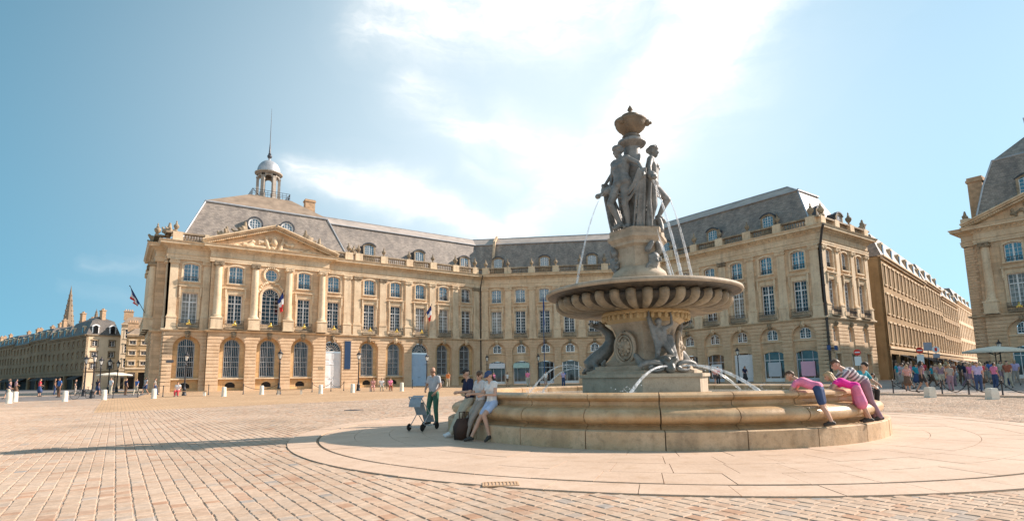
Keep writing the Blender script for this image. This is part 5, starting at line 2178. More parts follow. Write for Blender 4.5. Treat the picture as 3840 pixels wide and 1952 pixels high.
def corner_group(c, seed):
    """a fish-tailed dolphin rising against the stem, tail fin under the bowl, a child riding it"""
    r_ = random.Random(seed)
    n = (Vector(pol(c, 1.0, 0)) - Vector(pol(c, 0, 0)))
    s = n.cross(Vector((0, 0, 1)))
    o = Vector((FX, FY, 0))
    P_ = lambda out, side, z: tuple(o + n * out + s * side + Vector((0, 0, z)))
    caps = []
    pts = [P_(1.74, 0, 1.60), P_(1.66, 0, 1.80), P_(1.44, .02, 1.98), P_(1.22, .02, 2.18), P_(1.06, 0, 2.42), P_(1.10, -.03, 2.66), P_(1.28, -.04, 2.84), P_(1.46, -.04, 2.90)]
    rad_ = [.16, .26, .26, .22, .18, .15, .12, .09]
    if seed == 2:                                    # in front the child stands free above a low coiled dolphin
        pts, rad_ = [P_(1.74, 0, 1.60), P_(1.64, 0, 1.74), P_(1.44, .10, 1.72), P_(1.30, .34, 1.66), P_(1.16, .58, 1.74), P_(1.08, .70, 1.96)], [.15, .22, .22, .18, .13, .08]
    caps += body_curve(pts, rad_)
    caps.append((P_(1.9, 0, 1.58), .07, P_(1.75, 0, 1.66), .12, 0))
    for q in (-1, 1):
        caps.append((P_(1.86, q * .1, 1.84), .06, P_(1.82, q * .12, 1.86), .06, 0))          # brow
        caps.append((P_(1.5, q * .2, 1.75), .09, P_(1.3, q * .5, 1.62), .04, 0))             # fins
        caps.append((P_(1.5, q * .25, 1.58), .10, P_(1.15, q * .72, 1.54), .06, 0))
        if seed == 2:
            continue
        caps.append((P_(1.44, q * .05, 2.9), .10, P_(1.66, q * .26, 2.98), .04, 0))          # tail
        caps.append((P_(1.60, q * .18, 2.95), .07, P_(1.52, q * .40, 3.02), .03, 0))
        caps.append((P_(1.3, q * .02, 2.88), .1, P_(1.34, q * .2, 3.04), .04, 0))
        caps.append((P_(1.62, q * .35, 1.56), .09, P_(1.75, q * .7, 1.52), .05, 0))
        t = [P_(1.05 + .1 * math.sin(k), q * (.55 + .07 * k), 1.56 + .1 * k) for k in range(4)]
        caps += body_curve(t, [.09, .08, .07, .04])
    g = link('dolphin', blob_mesh(caps, .028, [M['dark_bronze']], 2), fountain)
    if seed != 1:                                    # child with wings on the front and far corners
        kid = dict(pelvis=(0, 0, .90), waist=(.02, .03, 1.06), chest=(.03, .03, 1.24), neck=(.03, .03, 1.39), head=(.08, .08, 1.54), look=(.5, 1, -.35),
                   shR=(.19, .04, 1.35), elR=(.38, .08, 1.50), haR=(.40, .10, 1.78), shL=(-.14, .04, 1.36), elL=(-.36, .06, 1.48), haL=(-.36, .04, 1.76),
                   hiR=(.1, .02, .87), knR=(.22, .26, .58), anR=(.24, .12, .22), toR=(.28, .26, .14), hiL=(-.1, .02, .87), knL=(-.24, .24, .56), anL=(-.28, .06, .20), toL=(-.32, .2, .12))
        cp, bl = figure_caps(kid, bare=True, hair='bun', fingers=False, eyes=False)
        for (p, q, r1, r2) in folds((.36, .02, 1.7), (.16, .16, .75), 4, ((.1, .02, 0), (.12, .05, 0)), .04, r_, (.03, .05)):
            cp.append((p, r1, q, r2, 0))
        for (p, q, r1, r2) in folds((-.3, -.05, 1.1), (-.42, .05, .05), 4, ((.12, .02, 0), (.25, .05, 0)), .0, r_, (.04, .06)):
            cp.append((p, r1, q, r2, 0))
        me = blob_mesh([(a, r1 * 1.4, b, r2 * 1.4, 0) for a, r1, b, r2, m in cp], .024, [M['statue_stone']], 1, [(c_, tuple(x * 1.25 for x in r_2), 0) for c_, r_2, m in bl])
        ob = link('child_figure', me, fountain, world=False)
        p = Vector(P_(1.16, 0, 1.52)) - Vector((FX, FY, 0))
        ob.location = p
        ob.rotation_euler = (0, 0, math.atan2(n.y, n.x) - math.pi / 2)
        ob.scale = (.86,) * 3


for k, c in enumerate(CORN):
    corner_group(c, k + 1)
mb = MB()                                           # shell scroll foot in front
for q in (-1, 1):
    pts = []
    for k in range(16):
        t = k / 15 * 2.4 * math.pi
        rr_ = .28 * (1 - .8 * k / 15)
        x, y, _ = pol(19.5 + q * (14 + 12 * math.cos(t) * rr_ / .28), 1.75)
        pts.append((x, y, 1.62 + rr_ * .6 * math.sin(t)))
    mb.tube(pts, [.075 * (1 - .5 * k / 15) for k in range(16)], 6)
mb.build('scroll', M['statue_stone'], fountain, smooth='all')

# great bowl with gadroons
OX, OY = -.09 * .81, .09 * .585
NG_ = 36


prof = [(1.05, 3.25), (1.22, 3.255), (1.40, 3.262), (1.6, 3.278), (1.8, 3.30), (2.0, 3.33), (2.18, 3.365), (2.32, 3.41), (2.43, 3.465), (2.49, 3.53), (2.50, 3.59), (2.49, 3.635), (2.47, 3.67), (2.455, 3.70),
        (2.47, 3.73), (2.56, 3.765), (2.74, 3.80), (2.84, 3.84), (2.90, 3.87), (2.93, 3.93), (2.91, 3.98), (2.84, 4.01), (2.68, 4.01), (2.60, 3.97), (2.2, 3.88), (0.6, 3.86)]


zb_ = lambda z: 3.25 + (z - 3.25) * .80
prof = [(r * .957 if r > 1.3 else r, zb_(z)) for r, z in prof]


def gadrooned(prof, lobes, seg, c):
    """revolved bowl whose underside swells into rounded lobes with narrow darts between them"""
    n = lobes * seg
    vs = []
    for i, (r, z) in enumerate(prof):
        (r0, z0), (r1, z1) = prof[max(0, i - 1)], prof[min(len(prof) - 1, i + 1)]
        L = math.hypot(r1 - r0, z1 - z0)
        nr, nz = (z1 - z0) / L, -(r1 - r0) / L
        amp = 0.0
        if i < 13:
            amp = .17 * min(1, max(0, (r - 1.1) / 1.27)) ** 1.1 * min(1, (prof[13][1] - z) / .05) ** .5
        for k in range(n):
            th = 2 * math.pi * k / n
            ph = (lobes * th / (2 * math.pi)) % 1.0
            x = abs(ph - .5) * 2                     # 0 on the crest, 1 in the groove
            d = math.sqrt(max(0, 1 - (x / .66) ** 2)) if x < .66 else .30 * math.sqrt(max(0, 1 - ((1 - x - .12) / .13) ** 2)) if x < .99 else .0
            rr_ = r + nr * amp * d
            if i in (16, 17):
                rr_ -= .035 * abs(math.sin(lobes * th))
            vs.append((c[0] + rr_ * math.cos(th), c[1] + rr_ * math.sin(th), z + nz * amp * d))
    fs = [(i * n + k, i * n + (k + 1) % n, (i + 1) * n + (k + 1) % n, (i + 1) * n + k) for i in range(len(prof) - 1) for k in range(n)]
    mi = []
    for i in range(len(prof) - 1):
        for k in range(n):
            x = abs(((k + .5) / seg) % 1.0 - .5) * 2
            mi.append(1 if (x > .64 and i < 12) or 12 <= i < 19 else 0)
    return vs, fs, mi


mb = MB()
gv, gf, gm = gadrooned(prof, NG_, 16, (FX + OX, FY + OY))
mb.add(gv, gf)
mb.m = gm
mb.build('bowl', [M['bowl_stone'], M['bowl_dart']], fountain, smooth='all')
mb = MB()
mb.lathe([(r * .957, zb_(z)) for r, z in ((2.905, 3.862), (2.962, 3.875), (2.972, 3.93), (2.952, 3.995), (2.87, 4.032), (2.70, 4.034))], 120, (FX + OX, FY + OY, 0))
mb.build('bowl_rim', M['pedestal_stone'], fountain, smooth='all')
mb = MB()
mb.lathe([(0.0, 3.815), (2.5, 3.815)], 60, (FX + OX, FY + OY, 0))
mb.build('water', M['basin_water'], fountain)

# upper pedestal
OX, OY = -.12 * .81, .12 * .585
TX, TY = -.17 * .81, .17 * .585                                # the crowning group sits a hand off the axis
mb = MB()
mb.lathe([(.90, 3.7), (.90, 3.92), (.86, 3.98), (.80, 4.04), (.74, 4.10), (.74, 4.18), (.80, 4.24), (.81, 4.34), (.77, 4.44), (.66, 4.54), (.58, 4.62)], 36, (FX + OX, FY + OY, 0))
mb.build('pedestal_foot', M['pedestal_stone'], fountain, smooth=True)
mb = MB()
hexa(mb, .58, .30, 4.56, 4.62, .60, .31)
hexa(mb, .60, .31, 4.62, 5.16)
hexa(mb, .60, .31, 5.16, 5.22, .70, .36)
hexa(mb, .72, .37, 5.22, 5.30)
hexa(mb, .72, .37, 5.30, 5.40, .80, .42)
hexa(mb, .82, .43, 5.40, 5.50)
hexa(mb, .76, .40, 5.50, 5.69)
mb.build('pedestal', M['pedestal_stone'], fountain)
for k, c in enumerate((-82, 38, 158)):
    r_ = random.Random(40 + k)
    caps = []
    for q in range(16):
        t = r_.uniform(0, 2 * math.pi)
        rr_ = r_.uniform(.1, .26)
        a = pol(c + math.degrees(rr_ * math.cos(t) / .72), .66, 4.66 + rr_ * 1.35 * math.sin(t))
        b = pol(c + math.degrees((rr_ + .07) * math.cos(t) / .72), .72, 4.66 + (rr_ + .06) * 1.35 * math.sin(t))
        caps.append((a, .06, b, .04, 0))
    caps.append((pol(c, .68, 4.62), .15, pol(c, .72, 4.80), .15, 0))
    caps.append((pol(c, .86, 4.68), .04, pol(c, .88, 4.65), .04, 0))
    for q in (-1, 1):
        caps.append((pol(c + q * 16, .74, 5.02), .1, pol(c + q * 8, .78, 5.2), .08, 0))
    link('mask', blob_mesh(caps, .022, [M['statue_stone']], 1), fountain)

# column, small bowl and finial
mb = MB()
ca = (FX + TX, FY + TY, 0)
mb.lathe([(.44, 5.69), (.44, 5.82), (.34, 5.9), (.31, 6.0), (.31, 6.5), (.34, 6.54), (.34, 6.62), (.28, 6.68), (.27, 7.6), (.30, 7.66), (.30, 7.74), (.265, 7.8), (.255, 8.36),
          (.30, 8.40), (.40, 8.44), (.44, 8.50), (.42, 8.58), (.34, 8.62), (.24, 8.65), (.22, 8.70), (.28, 8.74), (.20, 8.80)], 28, ca)
mb.build('column', M['statue_stone'], fountain, smooth=True)
mb = MB()
mb.lathe([(r_ * .88, z_) for r_, z_ in ((.14, 8.78), (.18, 8.82), (.34, 8.90), (.46, 8.99), (.53, 9.10), (.545, 9.18), (.57, 9.20), (.57, 9.25), (.52, 9.27), (.30, 9.26), (.20, 9.30), (.31, 9.36), (.32, 9.42), (.24, 9.46),
          (.13, 9.50), (.07, 9.54), (.06, 9.58), (.10, 9.62), (.07, 9.69), (.0, 9.79))], 48, ca, fn=lambda r, z, t: r * (1 + .035 * (abs(math.cos(12 * t)) - .5)) if 8.88 < z < 9.17 else r)
tb = mb.build('top_bowl', M['top_stone'], fountain, smooth='all')
for k in range(3):
    mb = MB()
    a = R(CAMA + 85 + 120 * k)
    c = (ca[0] + .50 * math.cos(a), ca[1] + .50 * math.sin(a))
    mb.ball((c[0], c[1], 9.12), (.10, .10, .11), 8, 6)
    mb.ball((ca[0] + .59 * math.cos(a), ca[1] + .59 * math.sin(a), 9.10), (.06, .06, .05), 6, 4)
    mb.build('spout', M['top_stone'], tb, smooth='all')


def grace(th, seed, pose, jug, drape):
    caps, balls = figure_caps(pose, female=True, bare=True, hair='bun', fingers=True, eyes=False, head=1.12)
    caps = [(a, r1 * 1.18, b, r2 * 1.18, 0) for a, r1, b, r2, m in caps]
    balls = [(c, r, 0) for c, r, m in balls]
    j = Vector(jug[0])
    d = Vector(jug[1]).normalized()
    caps += [(tuple(j - d * .10), .075, tuple(j + d * .02), .085, 0), (tuple(j + d * .06), .05, tuple(j + d * .15), .035, 0), (tuple(j + d * .17), .05, tuple(j + d * .19), .055, 0)]
    for (p, q, r1, r2) in drape:
        caps.append((p, r1, q, r2, 0))
    me = blob_mesh(caps, .0125, [M['statue_stone']], 1, balls)
    o = link('statue', me, fountain, world=False)
    a = R(CAMA + th)
    s = 1.56
    o.location = (TX + .53 * math.cos(a), TY + .53 * math.sin(a), 5.665)
    o.rotation_euler = (0, 0, a - math.pi / 2)
    o.scale = (s, s, s)
    return o


rg = random.Random(12)
# front left figure: weight on her left leg, right knee forward and in, jug low at her right side
g1 = dict(pelvis=(-.04, .02, .94), waist=(-.01, .01, 1.10), chest=(.02, -.02, 1.28), neck=(.03, -.03, 1.44), head=(.05, .01, 1.60), look=(.35, 1, -.25),
          shR=(.19, -.01, 1.39), elR=(.255, -.02, 1.13), haR=(.245, .07, .91), shL=(-.15, -.03, 1.41), elL=(-.36, -.10, 1.26), haL=(-.50, -.06, 1.06),
          hiR=(.07, .02, .91), knR=(.12, .20, .53), anR=(.00, .06, .12), toR=(.04, .20, .04), hiL=(-.12, .0, .92), knL=(-.11, .04, .50), anL=(-.10, -.05, .085), toL=(-.13, .10, .04))
d1 = folds((-.50, -.05, 1.08), (-.30, -.10, .02), 4, ((.10, .05, .0), (.16, .1, 0)), .02, rg, (.02, .032))
d1 += folds((-.48, -.02, 1.02), (.0, .05, .62), 4, ((.05, .04, .14), (.0, .05, .20)), .16, rg, (.018, .03))
d1 += folds((-.10, -.12, .80), (-.02, -.14, .02), 5, ((.18, .0, 0), (.26, .1, 0)), .0, rg, (.024, .036))
grace(-42, 1, g1, ((.27, .14, .83), (.5, .7, -.45)), d1)
# right figure: seen from her right side, right arm lowered forward with the jug, left leg bent back
g2 = dict(pelvis=(.03, .02, .94), waist=(.01, .04, 1.10), chest=(-.01, .03, 1.28), neck=(-.02, .02, 1.44), head=(-.01, .07, 1.60), look=(.15, 1, -.1),
          shR=(.16, .03, 1.39), elR=(.34, .02, 1.17), haR=(.40, .05, .99), shL=(-.18, .02, 1.40), elL=(-.28, -.12, 1.2), haL=(-.34, -.26, 1.03),
          hiR=(.11, .02, .91), knR=(.11, .05, .50), anR=(.10, -.04, .085), toR=(.12, .12, .04), hiL=(-.07, .02, .92), knL=(-.08, .28, .62), anL=(-.06, .10, .30), toL=(-.06, .20, .2))
d2 = folds((.42, .02, 1.0), (.34, -.06, .02), 4, ((.03, .07, 0), (.07, .16, 0)), .0, rg, (.02, .03))
d2 += folds((.10, -.14, .95), (.10, -.16, .02), 4, ((.16, .05, 0), (.2, .1, 0)), .02, rg, (.022, .034))
d2 += folds((-.06, .02, .2), (-.06, .0, .0), 4, ((.25, .2, 0), (.3, .3, 0)), .0, rg, (.05, .08))
grace(82, 2, g2, ((.46, .07, .96), (.8, .35, -.5)), d2)
# far figure, mostly hidden
d3 = folds((-.48, -.05, 1.05), (-.25, -.10, .02), 6, ((.12, .05, .0), (.3, .1, 0)), .02, rg)
g3 = dict(g1)
g3['head'] = (.0, .03, 1.60)
grace(200, 3, g3, ((.27, .14, .83), (.35, .8, -.45)), d3)


# water jets
def jet(p, q, apex, r0=.018, r1=.045, n=14, wob=0.0):
    p, q = Vector(p), Vector(q)
    pts, rad = [], []
    for k in range(n + 1):
        t = k / n
        z = p.z + (q.z - p.z) * t + 4 * apex * t * (1 - t)
        b = p.lerp(q, t)
        pts.append((b.x, b.y, z))
        rad.append(r0 + (r1 - r0) * t)
    MB().tube(pts, rad, 8).build('water_jet', M['jet_water'], fountain, smooth='all')


def spray(th, r, z, n, spread, seed):
    """splash where a jet lands: a scatter of drops"""
    r_ = random.Random(seed)
    mb = MB()
    x, y, _ = pol(th, r, z)
    for k in range(n):
        a, d = r_.uniform(0, 6.28), spread * abs(r_.gauss(0, .6))
        q = r_.uniform(.006, .016)
        mb.ball((x + d * math.cos(a), y + d * math.sin(a), z + abs(r_.gauss(0, .5)) * spread * .6), q, 5, 3)
    tag(mb.build('spray', M['jet_water'], fountain), kind='stuff')




jet(pol(-66, 1.06, 6.86), pol(-67, 2.0, 3.84), .42, .008, .04)
jet(pol(28, .95, 7.18), pol(50, 1.55, 3.84), .40, .02, .05)
jet(pol(118, 1.1, 6.95), pol(112, 1.75, 3.84), .42, .014, .05)
for k in range(6):                                  # broken thread of water over the pedestal edge
    a = 44 + random.uniform(-5, 5)
    jet(pol(a, .86 + .02 * k, 5.6 - .1 * k), pol(a + 4, 1.25 + .1 * random.random(), 3.84), .05, .006, .014, 6)
OX = OY = 0.0
jet(pol(-100, 2.0, 1.62), pol(-101, 3.35, .92), .28, .016, .035)
jet(pol(-104, 1.98, 1.66), pol(-108, 4.0, .92), .42, .014, .035)
jet(pol(14, 1.98, 1.64), pol(-8, 3.4, .92), .20, .022, .045)
jet(pol(25, 1.98, 1.64), pol(50, 3.5, .92), .24, .022, .045)
jet(pol(144, 1.98, 1.64), pol(128, 3.6, .92), .28, .02, .04)
for k, (th, r, z, sp) in enumerate(((-66, 2.05, 3.84, .3), (50, 1.55, 3.84, .35), (112, 1.75, 3.84, .35), (-101, 3.35, .92, .3), (-108, 4.0, .92, .3), (-8, 3.4, .92, .35), (50, 3.5, .92, .35))):
    spray(th, r, z, 70, sp, 60 + k)
# ------------------------------------------------------------------ other buildings


def house(label, px, py, ang, L, depth, eave, storeys, nb, wall='quay_stone_shaded', roof='slate_quay', roof_h=3.6, shop=True, side_bays=0, dorm=2, win_w=1.0, name='town_house', chim=2, z0=Z0, group=None):
    """terraced house: front wall with recessed windows, cornice, bands, mansard roof, chimneys. Front faces right of travel."""
    dx, dy = math.cos(R(ang)), math.sin(R(ang))
    F = frame(px, py, dx, dy, z0)
    root = empty(name, (px, py, z0), label, 'house', group)
    gh = 3.9 if shop else eave / storeys
    fh = (eave - gh - .6) / (storeys - 1)
    holes, wins = [], []
    for s in range(1, storeys):
        for k in range(nb):
            u = L * (k + .5) / nb
            z = gh + (s - 1) * fh + .75
            h = fh - 1.25
            holes.append(rect_loop(u - win_w / 2, u + win_w / 2, z, z + h))
            wins.append((F, u, z, h))
    plate('wall', F, rect_loop(0, L, gh if shop else -.5, eave), holes if shop else holes, -.35, 0, M[wall], root)
    proto = {}
    FS_ = frame(px, py, -dy, dx, z0)               # left flank, u runs backwards
    FL = frame(px - dy * depth, py + dx * depth, dy, -dx, z0)   # left flank, travelling towards the front
    FR = frame(px + dx * L, py + dy * L, -dy, dx, z0)           # right flank, travelling away
    hl = []
    for s in range(1, storeys):
        for k in range(side_bays):
            u = depth * (k + .5) / side_bays
            z = gh + (s - 1) * fh + .75
            hl.append(rect_loop(u - win_w / 2, u + win_w / 2, z, z + fh - 1.25))
            wins.append((FR, u, z, fh - 1.25))
    plate('wall', FR, rect_loop(.002, depth, -.5, eave), hl, -.35, 0, M['quay_pale' if side_bays else wall], root)  # corner house end wall paler than its front: sunlight put into the colour
    plate('wall', FL, rect_loop(0, depth - .002, -.5, eave), [], -.35, 0, M[wall], root)
    for (f, u, z, h) in wins:
        mb = MB(f)
        w = win_w
        for x0, x1, y0, y1 in ((u - w / 2, u - w / 2 + .07, z, z + h), (u + w / 2 - .07, u + w / 2, z, z + h), (u - .05, u + .05, z, z + h), (u - w / 2, u + w / 2, z, z + .07),
                               (u - w / 2, u + w / 2, z + h - .07, z + h), (u - w / 2, u + w / 2, z + h * .36, z + h * .36 + .04), (u - w / 2, u + w / 2, z + h * .68, z + h * .68 + .04)):
            mb.box(x0, x1, -.22, -.16, y0, y1)
        wd = mb.build('window', M['white_paint'], root)
        MB(f).add([(u - w / 2, -.2, z), (u + w / 2, -.2, z), (u + w / 2, -.2, z + h), (u - w / 2, -.2, z + h)], [(0, 1, 2, 3)]).build('pane', M['glass'], wd)
        mb = MB(f)
        mb.box(u - w / 2 - .16, u - w / 2, .0, .06, z, z + h)
        mb.box(u + w / 2, u + w / 2 + .16, .0, .06, z, z + h)
        mb.box(u - w / 2 - .2, u + w / 2 + .2, .0, .16, z + h, z + h + .22)
        mb.box(u - w / 2 - .2, u + w / 2 + .2, .0, .14, z - .15, z)
        mb.build('window_surround', M['limestone_trim' if wall != 'quay_stone_shaded' else wall], root)
    if shop:
        mb = MB(F)
        mb.box(0, L, -.35, .0, 3.25, gh - .002)
        n = max(2, nb // 2)
        for k in range(n + 1):
            u = (L - .5) * k / n
            mb.box(u, u + .5, -.35, .0, -.5, 3.25)
        mb.build('shop_piers', M[wall], root)
        mb = MB(F)
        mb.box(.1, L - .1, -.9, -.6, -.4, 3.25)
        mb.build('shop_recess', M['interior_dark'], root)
        for k in range(n):
            a, b = (L - .5) * k / n + .55, (L - .5) * (k + 1) / n - .05
            if random.random() < .6:
                MB(F).add([(a, .02, 3.2), (b, .02, 3.2), (b, 1.3, 2.6), (a, 1.3, 2.6), (a, 1.32, 2.35), (b, 1.32, 2.35)], [(0, 1, 2, 3), (3, 2, 5, 4)]).build('awning', M['awning_dark'], root)
    mb = MB(F)
    tm = M['limestone_trim' if wall != 'quay_stone_shaded' else wall]
    MB(F).box(-.02, L + .02, .003, .14, gh, gh + .3).build('band', tm, root)
    mb.box(-.02, L + .02, .003, .22, eave - .35, eave - .05)
    mb.box(-.1, L + .1, -.3, .42, eave - .05, eave + .14)
    mb.build('cornice', tm, root)
    MB(FR).box(-.0, depth, .003, .3, eave - .045, eave + .135).build('cornice', tm, root)
    MB(FR).box(.0, depth, .003, .12, gh, gh + .28).build('band', tm, root)
    # mansard roof
    rf = MB(F)
    i1, i2 = 1.1, 1.6
    a = [(0, .1, eave + .1), (L, .1, eave + .1), (L, -depth, eave + .1), (0, -depth, eave + .1)]
    b = [(i1, -i1, eave + roof_h * .72), (L - i1, -i1, eave + roof_h * .72), (L - i1, -depth + i1, eave + roof_h * .72), (i1, -depth + i1, eave + roof_h * .72)]
    c = [(L * .3, -depth * .5, eave + roof_h), (L * .7, -depth * .5, eave + roof_h)]
    rf.add(a + b + c, [(0, 1, 5, 4), (1, 2, 6, 5), (2, 3, 7, 6), (3, 0, 4, 7), (4, 5, 9, 8), (5, 6, 9), (6, 7, 8, 9), (7, 4, 8)])
    ro = rf.build('roof', M[roof], root)
    for k in range(dorm):
        u = L * (k + .5) / dorm
        m2 = MB(F)
        m2.box(u - .6, u + .6, -1.4, -.2, eave + .3, eave + 2.0)
        m2.prism(arch_loop(u, 1.3, eave + 1.95, eave + 2.0, .3, 6), -1.4, -.12)
        dm = m2.build('dormer', M['limestone_trim'], root)
        m3 = MB(F)
        m3.prism(arch_loop(u, .8, eave + .5, eave + 1.8, .2, 6), -.2, -.11)
        m3.build('pane', M['glass'], dm)
    if side_bays:
        for k in range(side_bays):
            u = depth * (k + .5) / side_bays
            m2 = MB(FR)
            m2.box(u - .62, u + .62, -1.4, -.15, eave + .25, eave + 2.0)
            m2.prism(arch_loop(u, 1.5, eave + 1.95, eave + 2.0, .45, 8), -1.4, -.05)
            dm = m2.build('dormer', M['white_paint'], root)
            MB(FR).prism(arch_loop(u, .85, eave + .45, eave + 1.9, .3, 6), -.16, -.03).build('pane', M['glass'], dm)
    for k in range(chim):
        u = L * (k + .15 + .2 * random.random()) / max(1, chim - .4)
        m2 = MB(F)
        o = -depth * random.uniform(.3, .6)
        m2.box(u - .9, u + .9, o - .35, o + .35, eave + roof_h * .6, eave + roof_h + 1.1)
        m2.box(u - 1.0, u + 1.0, o - .45, o + .45, eave + roof_h + 1.1, eave + roof_h + 1.3)
        for q in (-.6, -.2, .2, .6):
            x, y, z = F(u + q, o, eave + roof_h + 1.3)
            FF, m2.F = m2.F, None
            m2.lathe([(.13, 0), (.11, .4), (.0, .4)], 6, (x, y, z))
            m2.F = FF
        m2.build('chimney', M['brick_chimney'], root)
    return root


# the quay terrace receding on the far left; the front runs towards the viewer, ending at the corner house
ang_q = math.degrees(math.atan2(151 - 234, -5.8 + 31))     # travelling towards us, front on the right = river side
x, y = -5.8, 151.0
ux, uy = math.cos(R(ang_q)), math.sin(R(ang_q))
lens = [14, 15, 17, 18, 20, 22, 24, 30]
eav = [11.9, 12.0, 12.6, 12.2, 12.8, 12.2, 12.9, 12.5]
lab = ['pale corner house with two arched dormers at the near end of the quay terrace', 'shaded quay house next to the pale corner house', 'third quay house from the near corner, in shade',
       'fourth quay house from the near corner, under a dark roof', 'fifth quay house from the near corner', 'sixth quay house, far along the terrace', 'seventh quay house, far along the terrace at the left edge',
       'farthest quay house at the left edge of the picture']
for k, L in enumerate(lens):
    x0, y0 = x - ux * L, y - uy * L
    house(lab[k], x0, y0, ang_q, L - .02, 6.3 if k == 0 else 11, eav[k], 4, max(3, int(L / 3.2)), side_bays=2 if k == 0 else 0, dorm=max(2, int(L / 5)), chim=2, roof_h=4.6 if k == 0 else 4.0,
          wall='quay_stone_shaded', group='quay terrace houses', z0=Z0 - 0.2)
    x, y = x0, y0
# houses closing the gap between the quay and the palace
house('narrow ochre house with an awning in the gap left of the palace', 1.2, 132, 0, 3.9, 9, 10.6, 4, 2, wall='street_stone', roof='roof_ochre', roof_h=1.6, dorm=0, chim=1)
house('pale house behind the ochre one in the gap left of the palace', 0.2, 150, 0, 7.5, 9, 14.2, 4, 3, wall='quay_pale', roof='roof_ochre', roof_h=2.2, dorm=0, chim=2)

# the street on the right: houses running away behind the palace's end pavilion
ang_s = 9.7
x, y = 79.0, 28.8
ux, uy = math.cos(R(ang_s)), math.sin(R(ang_s))
labs = ['tall sunlit street house with many windows right behind the end of the palace', 'second sunlit house along the side street', 'third sunlit house along the side street, half hidden by the right palace',
        'narrow pale house at the far end of the side street']
for k, (L, e, nb) in enumerate(((32, 15.8, 12), (18, 16.2, 6), (24, 15.2, 8), (30, 16.4, 9))):
    house(labs[k], x, y, ang_s, L - .02, 12, e, 4, nb, wall='street_stone' if k < 3 else 'quay_pale', roof='slate', roof_h=4.6, dorm=max(2, nb // 2), chim=3 if k == 0 else 2, name='street_house', win_w=1.15, group='side street houses')
    x, y = x + ux * L, y + uy * L

# the other side of that street, behind the pavilion at the right edge
x, y = 150.0, 27.5
for k, lb in enumerate(('far house on the shaded side of the side street, behind the pavilion', 'near house on the shaded side of the side street, behind the pavilion')):
    house(lb, x, y, 180 + ang_s, 27.0, 12, 17.5, 4, 7, wall='street_stone', roof='slate', roof_h=5.0, dorm=4, chim=2, name='street_house', win_w=1.15, group='side street houses')
    x, y = x - 27.2 * math.cos(R(ang_s)), y - 27.2 * math.sin(R(ang_s))

# church spires far beyond the quay terrace
def spire(label, x, y, z0, zt, r, n=8):
    root = empty('church_spire', (x, y, 0.3), label, 'spire')
    mb = MB()
    mb.lathe([(r * 1.25, 0), (r * 1.25, z0 - r), (r * 1.4, z0 - r + .3), (r * 1.35, z0), (0, z0)], n, (x, y, .3))
    mb.build('tower', M['tower_stone'], root)
    mb = MB()
    mb.lathe([(r, z0), (r * .52, z0 + (zt - z0) * .48), (0.02, zt)], n, (x, y, .3))
    s = mb.build('steeple', M['tower_stone'], root)
    mb = MB()
    for k in range(n):
        t = 2 * math.pi * k / n
        for q in range(9):
            f = 1 - q / 10
            mb.ball((x + r * f * 1.02 * math.cos(t), y + r * f * 1.02 * math.sin(t), .3 + z0 + (zt - z0) * q / 10), (.35, .35, .5), 5, 4)
        mb.bar((x + r * 1.3 * math.cos(t), y + r * 1.3 * math.sin(t), z0 - r), (x + r * 1.3 * math.cos(t), y + r * 1.3 * math.sin(t), z0 + r * 1.2), r * .12, 5, r2=.02)
    mb.build('crockets', M['tower_stone'], s, kind='stuff')


spire('tall pointed stone church spire rising behind the quay terrace', -30.8, 508.9, 36.0, 73.0, 4.4)
spire('small dark pointed spire between the tall spire and the corner house', -14.8, 500.1, 44.0, 56.0, 2.0)

# ------------------------------------------------------------------ the palace at the right edge
XE, YE = 79.5, 20.3
rpal = empty('pavilion', (XE, YE, Z0), 'stone pavilion with pediment and steep slate roof cut by the right edge', 'building')
FE = frame(XE, YE, 0, -1)
FE2 = frame(XE - .55, YE, 0, -1)
E_BAYS = [(4.4, 'shop', 'std'), (8.6, 'shop', 'std'), (12.8, 'shop', 'std')]
E_MORE = [(19.0, 'shop', 'std'), (23.0, 'shop', 'std'), (27.0, 'shop', 'std'), (31.0, 'shop', 'std')]
wall_of(FE, 0, 1.3, [], rpal)
opE = wall_of(FE2, 1.3, 16, E_BAYS, rpal)
opE3 = wall_of(FE, 16, 34, E_MORE, rpal)
FEL = frame(XE + 14, YE, -1, 0)
plate('wall', FEL, rect_loop(0, 14, -.6, 17.2), [], -.4, 0, M['limestone'], rpal)
MB().box(XE - .549, XE, YE - 1.312, YE - 1.288, Z0 - .6, Z0 + 17.2).build('wall', M['limestone'], rpal)
cnt = RUST['count']
RUST['count'] = 0
rustic(FE, 0.0, 1.29, [], rpal)
rustic(FE2, 1.3, 16, opE, rpal)
rustic(FE, 16, 34, opE3, rpal, single=False)
RUST['count'] = cnt
mbq = MB(FE)
for k in range(26):                                 # quoins beside the column
    z = 7.25 + k * .305
    mbq.box(.0, .9 if k % 2 else 1.15, .0, .06, z, z + .27)
mbq.build('quoins', M['limestone_rustic'], rpal, kind='stuff')
for k, (u, gk, uk) in enumerate(E_BAYS):
    ground_bay(FE2, u, gk, rpal, idx=3)
    upper_bay(FE2, u, uk, rpal, gold=(k == 0))
for k, (u, gk, uk) in enumerate(E_MORE):
    ground_bay(FE, u, gk, rpal, idx=3)
    upper_bay(FE, u, uk, rpal, gold=False)
for u in (2.1, 6.5, 10.7, 14.9):
    column(FE2, u, rpal)
PE = [(XE + 14, YE), (XE, YE), (XE, YE - 1.3), (XE - .55, YE - 1.3), (XE - .55, YE - 16), (XE, YE - 16), (XE, YE - 34)]
for nm, prof in (('string_course', STRING), ('entablature', ENTAB)):
    mb = MB()
    sweep(mb, PE, prof, Z0)
    mb.build(nm, M['limestone_trim'], rpal)
mb = MB(FE2)
dentils(mb, FE2, 1.3, 16)
mb.build('dentils', M['limestone_trim'], rpal, kind='stuff')
